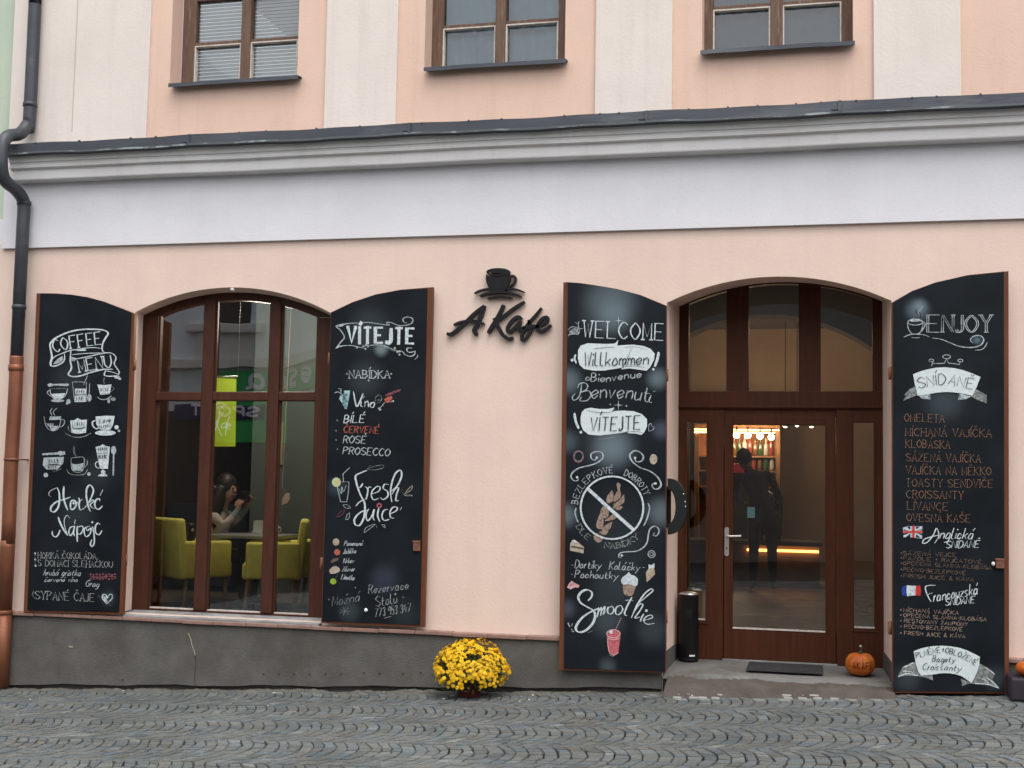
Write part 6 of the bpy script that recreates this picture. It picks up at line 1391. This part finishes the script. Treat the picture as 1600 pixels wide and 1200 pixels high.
tag(mb.build('napkin_holder', mat('white_paper_napkins', (.7, .72, .72), .8)), 'white napkins in a low holder on the cafe table', 'napkins')
x = X(429, 830, 1.2); mb = MB(); mb.lathe([(.028, 0), (.038, .02), (.042, .085), (.038, .085), (.034, .02)], (x, 1.2, tz + .001), 16); mb.tube(catmull([(x + .04, 1.2, tz + .07), (x + .065, 1.2, tz + .06), (x + .06, 1.2, tz + .03), (x + .036, 1.2, tz + .025)], 4), .005, 6)
tag(mb.build('mug', mat('pale_blue_mug', (.5, .56, .56), .35)), 'pale mug on the table right of the window mullion', 'mug')
# handbag over the left chair's back
bx_, by_, bz_ = at(290, 831, .62)
hb = empty('handbag', (bx_, by_, bz_ - .09), 'small black handbag hanging on the back of the left yellow armchair', 'bag')
mb = MB(); rbox(mb, (bx_, by_ + .02, bz_), (.21, .09, .17), .035, radians(-32)); mb.build('bag_body', mat('black_leather', (.014, .014, .018), .45), hb)
mb = MB(); mb.tube(catmull([(bx_ - .07, by_ - .02, bz_ - .06), (bx_ - .06, by_ - .04, bz_ - .15), (bx_ - .02, by_ - .04, bz_ - .13), (bx_ + .06, by_ - .04, bz_ - .12)], 5), .006, 6); mb.build('strap', MT['black'], hb)
mb = MB(); mb.ball((bx_ + .085, by_ - .03, bz_ + .02), .018, 0, 8, 6); mb.build('clasp', MT['steel'], hb)
# lime banner
yb2 = .42
bn_ = [at(319, 590, yb2), at(368.5, 592, yb2), at(367, 697.5, yb2), at(318, 697.5, yb2)]
ban = empty('hanging_banner', ((bn_[0][0] + bn_[1][0]) / 2, yb2, bn_[3][2]), 'lime green banner with white lettering hanging inside the arched window', 'banner')
mb = MB(); mb.prism([(p[0], p[2]) for p in bn_], yb2, yb2 + .012)
m, t_, p_ = nt('lime_banner_glow'); p_.inputs['Base Color'].default_value = (.42, .50, .02, 1); p_.inputs['Roughness'].default_value = .6; p_.inputs['Emission Color'].default_value = (.42, .50, .02, 1); p_.inputs['Emission Strength'].default_value = .28  # banner given a faint glow of its own, it is no lamp
mb.build('banner_panel', m, ban)
cb = Chalk(yb2); t = trf(210, 450, 4.8); CH['sign_w'] = emis('banner_glow_print', (.78, .80, .70), .25)  # white print glows too, brightness put into its material
for i_, (q, w) in enumerate((((545, 1075, 580, 1000, 598, 920), 1.8), ((598, 920, 580, 1060), 1.6), ((560, 1030, 600, 1020), 1.2), ((640, 925, 625, 1010, 600, 1085), 2.0), ((670, 930, 610, 1010, 655, 1110), 1.8), ((690, 1010, 660, 1020, 652, 1050, 680, 1040, 690, 1010, 682, 1055), 1.5), ((718, 960, 700, 1000, 680, 1105), 1.5), ((680, 1040, 710, 1025), 1.0), ((705, 1045, 722, 1025, 705, 1020, 695, 1050, 722, 1060), 1.4), ((605, 880, 640, 862, 690, 880), 1.4), ((615, 905, 645, 885, 680, 915), 1.4), ((590, 905, 640, 845, 650, 800), .9))): cb.st(t(*q), w, 'sign_w', .3, i_ not in (3, 4))
cb.done('banner_lettering', ban)
mb = MB(); ry_ = (bn_[0][0] - .02, bn_[1][0] + .02); zt_ = bn_[0][2]; mb.tube([(ry_[0], yb2, zt_ + .008), (ry_[1], yb2, zt_ + .008)], .008, 8)
for x in ry_: mb.tube([(x, yb2, zt_), (x, yb2, 3.85)], .002, 5)
mb.build('banner_rail', MT['steel'], ban)
# narrow olive strip and hung pink leaf shape before the grey-green wall
mb = MB(); a = at(432, 726, PY - .02); b = at(444, 660, PY - .02); mb.box(a[0], b[0], PY - .03, PY - .004, a[2], b[2]); tag(mb.build('olive_strip', mat('pale_olive_strip', (.24, .24, .15), .8)), 'narrow pale olive strip on the grey-green cafe wall', 'wall strip')
mb = MB(); lf = [at(u, v, 1.9) for u, v in ((440, 789), (441, 779), (446, 771), (452, 770), (453, 778), (449, 786))]; mb.prism([(p[0], p[2]) for p in lf], 1.9, 1.905); x, y, z = at(447, 771, 1.9); mb.tube([(x, 1.9, z), (X(441, 760, 1.9), 1.9, Z(441, 760, 1.9)), (x, 1.9, 3.85)], .002, 5)
tag(mb.build('pink_leaf_shape', mat('pale_pink_leaf', (.5, .36, .29), .8)), 'pale pink leaf shape hanging above the yellow armchair', 'leaf shape')
lamp('window_room_fill', (X(420, 560, 1.0), 1.0, 3.2), 50, (1., .9, .76), .25)  # added fill brightening the yellow chairs and room, no lamp hangs here
# ------------------------------------------------------------------ people
SKIN = mat('skin', (.42, .24, .17), .55)
def body(name, J, E_, regions, parent):
    """one continuous skinned body; J: name->(pos, radius), E_: bones, regions: list of (material, joints)"""
    names = list(J); me = bpy.data.meshes.new(name)
    me.from_pydata([J[n_][0] for n_ in names], [(names.index(a), names.index(b)) for a, b in E_], [])
    o = bpy.data.objects.new(name, me); COL.objects.link(o)
    sk = o.modifiers.new('skin', 'SKIN'); sk.use_smooth_shade = True
    for i, n_ in enumerate(names):
        r_ = J[n_][1]; r_ = r_ if isinstance(r_, tuple) else (r_, r_)
        me.skin_vertices[0].data[i].radius = r_; me.skin_vertices[0].data[i].use_root = (n_ == names[0])
    sb_ = o.modifiers.new('sub', 'SUBSURF'); sb_.levels = 2; sb_.render_levels = 2
    bpy.context.view_layer.update(); dg = bpy.context.evaluated_depsgraph_get()
    me2 = bpy.data.meshes.new_from_object(o.evaluated_get(dg)); o.modifiers.clear(); o.data = me2; me2.name = name
    ms = []; jm = {}
    for m_, js in regions:
        if m_ not in ms: ms.append(m_)
        for j in js: jm[j] = ms.index(m_)
    me2.materials.clear()
    for m_ in ms: me2.materials.append(m_)
    P = [Vector(J[n_][0]) for n_ in names]
    for p in me2.polygons:
        c_ = p.center; k = min(range(len(P)), key=lambda i: (P[i] - c_).length - (J[names[i]][1] if not isinstance(J[names[i]][1], tuple) else max(J[names[i]][1])) * .6)
        p.material_index = jm.get(names[k], 0); p.use_smooth = True
    par(o, parent); return o
def hand(J, E_, wrist, base, d, n_, side, curl=.7, pre='r'):
    """five fingers from the palm; d: pointing direction, n_: palm normal, side: thumb direction"""
    d = Vector(d).normalized(); n_ = Vector(n_).normalized(); side = Vector(side).normalized(); b = Vector(base)
    J[pre + 'palm'] = (tuple(b + d * .045), (.034, .018)); E_.append((wrist, pre + 'palm'))
    for i, l in enumerate((.068, .076, .072, .058)):
        off = side * (.027 - .018 * i); p0 = b + d * .082 + off; p1 = p0 + (d * cos(curl) + n_ * sin(curl)) * l * .5; p2 = p1 + (d * cos(curl * 2) + n_ * sin(curl * 2)) * l * .5
        for k, p in enumerate((p0, p1, p2)): J['%sf%d%d' % (pre, i, k)] = (tuple(p), .0088 - .001 * k)
        E_ += [(pre + 'palm', '%sf%d0' % (pre, i)), ('%sf%d0' % (pre, i), '%sf%d1' % (pre, i)), ('%sf%d1' % (pre, i), '%sf%d2' % (pre, i))]
    t0 = b + d * .03 + side * .035; t1 = t0 + (d * .6 + side * .5 + n_ * .4) * .04; t2 = t1 + (d * .8 + n_ * .5) * .03
    for k, p in enumerate((t0, t1, t2)): J['%st%d' % (pre, k)] = (tuple(p), .011 - .0012 * k)
    E_ += [(pre + 'palm', pre + 't0'), (pre + 't0', pre + 't1'), (pre + 't1', pre + 't2')]
def face_parts(J, E_, hc, f, up, ear=True):
    """adds a nose, brow and ears round the head centre hc; f: facing direction"""
    hc = Vector(hc); f = Vector(f).normalized(); up = Vector(up); s_ = f.cross(up).normalized()
    J['nose'] = (tuple(hc + f * .105 - up * .015), .012); J['nosebase'] = (tuple(hc + f * .075 - up * .01), .02); J['chin'] = (tuple(hc + f * .065 - up * .095), .028)
    E_ += [('head', 'nosebase'), ('nosebase', 'nose'), ('head', 'chin')]
    for k, sg in (('l', -1), ('r', 1)):
        J['ear' + k] = (tuple(hc + s_ * sg * .085 - up * .01), .016); E_.append(('head', 'ear' + k))
def eyes_mouth(parent, hc, f, up):
    hc = Vector(hc); f = Vector(f).normalized(); up = Vector(up); s_ = f.cross(up).normalized()
    for sg in (-1, 1):
        mb = MB(); mb.ball(tuple(hc + f * .088 + s_ * sg * .032 + up * .012), .010, 0, 10, 8); mb.build('eye', mat('dark_eye', (.03, .02, .015), .2), parent)
    mb = MB(); mb.tube([tuple(hc + f * .088 - up * .052 - s_ * .022), tuple(hc + f * .096 - up * .05), tuple(hc + f * .088 - up * .052 + s_ * .022)], .006, 6); mb.build('mouth', mat('lips', (.35, .11, .1), .5), parent)
# woman at the window table, turned to the right, both hands raised to her face
wy = 1.3
def wp(u, v, y=wy): return at(u, v, y)
hd_ = Vector(wp(357, 764)); nk = hd_ + Vector((-.05, 0, -.15)); chs = hd_ + Vector((-.10, .02, -.33)); pv = Vector((hd_.x - .16, wy + .02, WZ + .50))
W1 = empty('person', (pv.x, pv.y, WZ), 'woman with long dark hair in a pale top at the window table, hands raised', 'person')
J = {}; E_ = []
J['pelvis'] = (tuple(pv), (.15, .12)); J['waist'] = (tuple(pv + (chs - pv) * .45), (.125, .10)); J['chest'] = (tuple(chs), (.145, .105)); J['neckb'] = (tuple(nk + Vector((-.01, 0, -.06))), (.06, .055)); J['neck'] = (tuple(nk), .048); J['head'] = (tuple(hd_), (.082, .1)); J['crown'] = (tuple(hd_ + Vector((-.01, 0, .075))), (.07, .075))
E_ += [('pelvis', 'waist'), ('waist', 'chest'), ('chest', 'neckb'), ('neckb', 'neck'), ('neck', 'head'), ('head', 'crown')]
f_ = Vector((.95, -.25, -.05)); face_parts(J, E_, hd_, f_, (0, 0, 1))
for k, dy, eu, ev, hu, hv in (('n', -.17, 350, 822, 374, 790), ('f', .17, 362, 822, 388, 786)):
    sh = chs + Vector((.0, dy, .08)); el = Vector(wp(eu, ev, wy + dy * 1.1)); wr = Vector(wp(hu - 2, hv + 7, wy + dy * .35))
    J[k + 'sh'] = (tuple(sh), .058); J[k + 'el'] = (tuple(el), .046); J[k + 'wr'] = (tuple(wr), .029)
    E_ += [('chest', k + 'sh'), (k + 'sh', k + 'el'), (k + 'el', k + 'wr')]
    hand(J, E_, k + 'wr', wr, (.25, -.1 * (1 if dy < 0 else -1), 1), (.3, -dy * 4, .1), (-.9, 0, .2), .75, k)
for k, dy in (('n', -.1), ('f', .1)):
    hp = pv + Vector((.03, dy, -.02)); kn = pv + Vector((.42, dy * 1.2, .0)); an = Vector((pv.x + .40, wy + dy * 1.2, WZ + .09)); to = an + Vector((.14, 0, -.05))
    J[k + 'hp'] = (tuple(hp), .095); J[k + 'kn'] = (tuple(kn), .068); J[k + 'an'] = (tuple(an), .042); J[k + 'to'] = (tuple(to), .035)
    E_ += [('pelvis', k + 'hp'), (k + 'hp', k + 'kn'), (k + 'kn', k + 'an'), (k + 'an', k + 'to')]
hairm = mat('dark_brown_hair', (.022, .014, .011), .5, var=.3, scale=30, stretch=(6, 6, .6)); topm = mat('pale_knit_top', (.46, .40, .37), .9, var=.25, scale=12, bump=.5, bscale=18); slv = mat('grey_blue_sleeve', (.20, .24, .26), .9); jean = mat('dark_blue_jeans', (.035, .05, .085), .85); shoe = mat('dark_shoe', (.02, .02, .02), .5)
body('body', J, E_, [(topm, ['pelvis', 'waist', 'chest', 'neckb', 'nsh', 'fsh', 'nel']), (SKIN, ['neck', 'head', 'crown', 'nose', 'nosebase', 'chin', 'earl', 'earr'] + [n_ for n_ in J if n_[1:] in ('palm',) or n_[1:2] in 'ft' and n_[0] in 'nf' and n_[2:].isdigit()]), (slv, ['fel', 'nwr', 'fwr']), (jean, ['nhp', 'fhp', 'nkn', 'fkn', 'nan', 'fan']), (shoe, ['nto', 'fto'])], W1)
eyes_mouth(W1, hd_, f_, (0, 0, 1))
mb = MB(); mb.ball(tuple(hd_ + Vector((-.028, .0, .035))), (.105, .105, .125), 0, 18, 12)
for a in range(-3, 4):
    o0 = hd_ + Vector((-.06 - .01 * abs(a), .03 * a, .02)); mb.tube(catmull([tuple(o0), tuple(o0 + Vector((-.05, .01 * a, -.12))), tuple(o0 + Vector((-.06, .012 * a, -.28))), tuple(o0 + Vector((-.03, .012 * a, -.40)))], 4), [.05] * 5 + [.045] * 4 + [.03, .02, .012, .006], 8)
o0 = hd_ + Vector((-.035, -.065, .03)); mb.tube(catmull([tuple(o0), tuple(o0 + Vector((-.03, -.03, -.13))), tuple(o0 + Vector((-.055, -.05, -.28))), tuple(o0 + Vector((-.05, -.045, -.42)))], 4), [.055, .062, .068, .072, .075, .076, .074, .07, .062, .052, .04, .026, .01], 10)
o0 = hd_ + Vector((-.075, -.03, .02)); mb.tube(catmull([tuple(o0), tuple(o0 + Vector((-.04, -.02, -.14))), tuple(o0 + Vector((-.07, -.03, -.3))), tuple(o0 + Vector((-.06, -.03, -.46)))], 4), [.06, .066, .072, .076, .08, .08, .078, .072, .064, .052, .04, .026, .01], 10)
mb.build('hair', hairm, W1)
ph = Vector(wp(382, 781, wy)); mb = MB(); rbox(mb, tuple(ph + Vector((.0, 0, .03))), (.07, .12, .11), .015); mb.lathe([(.03, 0), (.03, .05)], (0, 0, 0), 14)
tag(mb.build('phone', MT['black']), 'small dark object in the raised hands of the woman at the table', 'phone')
# customer at the bar, seen from behind
gy = 5.0
gx = X(1192, 850, gy)
G = empty('person', (gx, gy, IZ), 'person in dark clothes standing at the bar with their back to the door', 'person')
J = {}; E_ = []
H = 1.70
def gp(dx_, dy_, z): return (gx + dx_, gy + dy_, IZ + z * H / 1.75)
J['pelvis'] = (gp(0, 0, .95), (.155, .115)); J['waist'] = (gp(-.03, 0, 1.12), (.145, .11)); J['chest'] = (gp(-.10, .01, 1.32), (.165, .11)); J['neckb'] = (gp(-.16, .03, 1.44), (.065, .055)); J['neck'] = (gp(-.19, .05, 1.495), .05); J['head'] = (gp(-.225, .07, 1.59), (.078, .092)); J['crown'] = (gp(-.24, .07, 1.65), (.068, .075))
E_ += [('pelvis', 'waist'), ('waist', 'chest'), ('chest', 'neckb'), ('neckb', 'neck'), ('neck', 'head'), ('head', 'crown')]
face_parts(J, E_, J['head'][0], (0, 1, 0), (0, 0, 1))
for k, s_ in (('n', -1), ('f', 1)):
    J[k + 'sh'] = (gp(s_ * .19 - .11, .01, 1.40 + s_ * .02), .06); J[k + 'el'] = (gp(s_ * .25 - .07, .05, 1.12), .046); J[k + 'wr'] = (gp(s_ * .20 - .07, .30, 1.06), .030)
    E_ += [('chest', k + 'sh'), (k + 'sh', k + 'el'), (k + 'el', k + 'wr')]
    hand(J, E_, k + 'wr', J[k + 'wr'][0], (-s_ * .2, 1, 0), (0, 0, -1), (-s_, .1, 0), .35, k)
    J[k + 'hp'] = (gp(s_ * .095, 0, .88), .098); J[k + 'kn'] = (gp(s_ * .105, .01, .50), .064); J[k + 'ca'] = (gp(s_ * .11, -.015, .34), .058); J[k + 'an'] = (gp(s_ * .115, -.02, .09), .04); J[k + 'to'] = (gp(s_ * .13, .14, .035), .034)
    E_ += [('pelvis', k + 'hp'), (k + 'hp', k + 'kn'), (k + 'kn', k + 'ca'), (k + 'ca', k + 'an'), (k + 'an', k + 'to')]
dk = mat('dark_navy_jacket', (.032, .03, .034), .9, var=.4, scale=9, bump=.4, bscale=14); tr_ = mat('dark_trousers', (.04, .032, .028), .9, var=.4, scale=9, bump=.3, bscale=16)
body('body', J, E_, [(dk, ['waist', 'chest', 'neckb', 'nsh', 'fsh', 'nel', 'fel', 'nwr', 'fwr', 'pelvis']), (SKIN, ['neck', 'head', 'crown', 'nose', 'nosebase', 'chin', 'earl', 'earr'] + [n_ for n_ in J if n_[1:] == 'palm' or (n_[1:2] in 'ft' and n_[2:].isdigit())]), (tr_, ['nhp', 'fhp', 'nkn', 'fkn', 'nca', 'fca', 'nan', 'fan']), (shoe, ['nto', 'fto'])], G)
eyes_mouth(G, J['head'][0], (0, 1, 0), (0, 0, 1))
mb = MB(); c_ = Vector(J['head'][0]); mb.ball((c_.x, c_.y - .02, c_.z + .035), (.092, .098, .105), 0, 16, 10); mb.build('hair', hairm, G)
# ------------------------------------------------------------------ across the street (mirrored in the glass)
def mir(u, v, D): x, y, z = at(u, v, D); return x, -y, z
OD = 15.0
ob = empty('opposite_house', (-8, -OD, street(-8)), 'pale grey-blue house across the street, mirrored in the arched window', 'building')
OW = plaster('opposite_pale_wall', (.74, .78, .82), (.66, .7, .73)); OL = plaster('opposite_lower_wall', (.72, .77, .78), (.6, .66, .66)); OT = plaster('opposite_trim', (.72, .68, .64), (.6, .57, .54))
cz1, cz0_ = mir(340, 559, OD)[2], mir(340, 573, OD)[2]
xb = mir(436, 560, OD)[0]; x2, y2, _ = mir(530, 560, 11.6)
mb = MB(); mb.box(-30, xb, -OD - 1, -OD, street(-14) - .4, cz0_); mb.build('lower_wall', OL, ob)
SHF = mat('dark_shop_front', (.035, .03, .03), .4, var=.3)
mb = MB(); mb.box(-30, xb, -OD - .2, -OD + .03, street(-14) - .4, mir(300, 640, OD)[2]); mb.build('shop_front', SHF, ob)
mb = MB(); mb.box(-30, xb, -OD - 1, -OD, cz1, 8.0); mb.build('upper_wall', OW, ob)
mb = MB(); mb.box(-30, xb, -OD - 1, -OD + .18, cz0_ + .001, cz1 - .001); mb.build('string_course', OT, ob)
hx0, _, hz1 = mir(278, 503, OD); hx1, _, hz0 = mir(399, 516, OD)
mb = MB(); mb.box(hx0, hx1, -OD, -OD + .2, hz0, hz1, 0, .03); mb.box(hx0 + .2, hx1 - .2, -OD, -OD + .07, cz1, hz0); mb.build('window_hood', OT, ob)
wx0, _, wz1 = mir(306, 470, OD); wx1, _, wz0 = mir(376, 503, OD); wz1 += 1.4
mb = MB(); mb.box(wx0, wx1, -OD - .1, -OD + .012, wz0, wz1); o = mb.build('window', mat('opposite_dark_window', (.06, .045, .04), .3), ob)
# oblique wing, nearer the camera
def wing(za, zb, off=0., m=OW, name='wing_wall'):
    d = Vector((x2 - xb, y2 + OD, 0)).normalized(); n_ = Vector((-d.y, d.x, 0))
    if n_.y < 0 and n_.x > 0: n_ = -n_
    a = Vector((xb, -OD, 0)) + n_ * 0; b = Vector((x2, y2, 0)); q = Vector((-d.y, d.x, 0)) * off
    mb = MB(); mb.add([(p.x, p.y, z) for z in (za, zb) for p in (a + q, b + q, b + Vector((1.5, -4, 0)), a + Vector((.5, -3, 0)))], [(0, 1, 5, 4), (1, 2, 6, 5), (2, 3, 7, 6), (3, 0, 4, 7), (4, 5, 6, 7), (3, 2, 1, 0)]); return mb.build(name, m, ob)
wing(-1, mir(436, 625, OD)[2], .02, SHF, 'wing_shop_front'); wing(mir(436, 625, OD)[2] + .001, cz0_, 0, OL); wing(cz1, 8.0, 0, OW); wing(cz0_ + .001, cz1 - .001, .15, OT, 'string_course')
# green shop sign under the string course
sg = empty('shop_sign', (xb - 1, -OD + .05, mir(340, 640, OD)[2]), 'green shop sign across the street, mirrored in the arched window', 'shop sign')
GR = mat('green_sign_panel', (.045, .42, .12), .5); WT = mat('lilac_white_sign_letters', (.8, .74, .82), .6)
a = mir(304, 577, OD); b = mir(436, 690, OD)
mb = MB(); mb.box(a[0], b[0], -OD + .01, -OD + .08, b[2], a[2] - .02); mb.build('sign_panel', GR, sg)
d = Vector((x2 - xb, y2 + OD, 0)).normalized(); nn_ = Vector((-d.y, d.x, 0))
mb = MB(); A = Vector((xb, -OD, 0)) + nn_ * .05; B = Vector((x2, y2, 0)) + nn_ * .05; zt1 = a[2] - .02; zb1_ = mir(436, 612, OD)[2]
mb.add([(A.x, A.y, zb1_), (B.x, B.y, zb1_), (B.x, B.y, zt1), (A.x, A.y, zt1)], [(0, 1, 2, 3)]); mb.add([(A.x - nn_.x * .04, A.y - nn_.y * .04, zb1_), (B.x - nn_.x * .04, B.y - nn_.y * .04, zb1_), (B.x - nn_.x * .04, B.y - nn_.y * .04, zt1), (A.x - nn_.x * .04, A.y - nn_.y * .04, zt1)], [(3, 2, 1, 0)]); mb.build('sign_panel', GR, sg)
def sign_text(txt, O, dirv, nv, zbase, h, wtot, wpen):
    """stroke letters on a wall; dirv is the reading direction"""
    mb = MB(); G_ = [glyph(c_) for c_ in txt]; tot = sum(g[1] + 1.6 for g in G_) - 1.6; sx = wtot / tot; sy = h / 6; cur = 0; k = 0
    for g, gw in G_:
        for pts, sm in g:
            Q = catmull(pts, 5) if sm else pts; vs = []; n = len(Q); k += 1
            for i, p in enumerate(Q):
                q0, q1 = Q[max(i - 1, 0)], Q[min(i + 1, n - 1)]; tx_, ty_ = (q1[0] - q0[0]) * sx, (q1[1] - q0[1]) * sy; l = hypot(tx_, ty_) or 1
                for s_ in (-1, 1):
                    ca = (cur + p[0]) * sx - ty_ / l * wpen * s_; cz = p[1] * sy + tx_ / l * wpen * s_
                    w_ = O + dirv * ca + nv * (.012 + k * .0012); vs.append((w_.x, w_.y, zbase + cz))
            mb.add(vs, [(2 * i, 2 * i + 2, 2 * i + 3, 2 * i + 1) for i in range(n - 1)])
        cur += gw + 1.6
    return mb.build('sign_lettering', WT, sg)
# reading direction on the opposite side runs towards -x
L_ = (B - A).length
sign_text('Ves', B - d * (L_ * .26), -d, nn_, zb1_ + .16, .62, L_ * .68, .055)
o2 = Vector((mir(432, 600, OD)[0], -OD + .08, 0)); sign_text('na', o2, Vector((-1, 0, 0)), Vector((0, 1, 0)), zb1_ + .10, .52, .9, .05)
mb = MB(); a_ = mir(262, 630, OD); b_ = mir(400, 655, OD); mb.box(a_[0], b_[0], -OD + .09, -OD + .11, b_[2], a_[2]); mb.build('sign_panel', mat('dark_blue_sign_panel', (.03, .035, .10), .5), sg)
o3 = Vector((mir(392, 640, OD)[0], -OD + .11, 0)); sign_text('SPORT', o3, Vector((-1, 0, 0)), Vector((0, 1, 0)), mir(330, 648, OD)[2], .22, 1.62, .03)
# plain dark houses opposite the entrance so the door glass mirrors a shaded street front
ob2 = empty('opposite_house', (3, -17, street(3)), 'brownish house front across the street from the entrance', 'building')
mb = MB(); mb.box(-3.0, 24, -18, -17, -1, 7.5); mb.build('house_wall', mat('opposite_brown_wall', (.30, .265, .235), .9, var=.3, scale=.9), ob2)
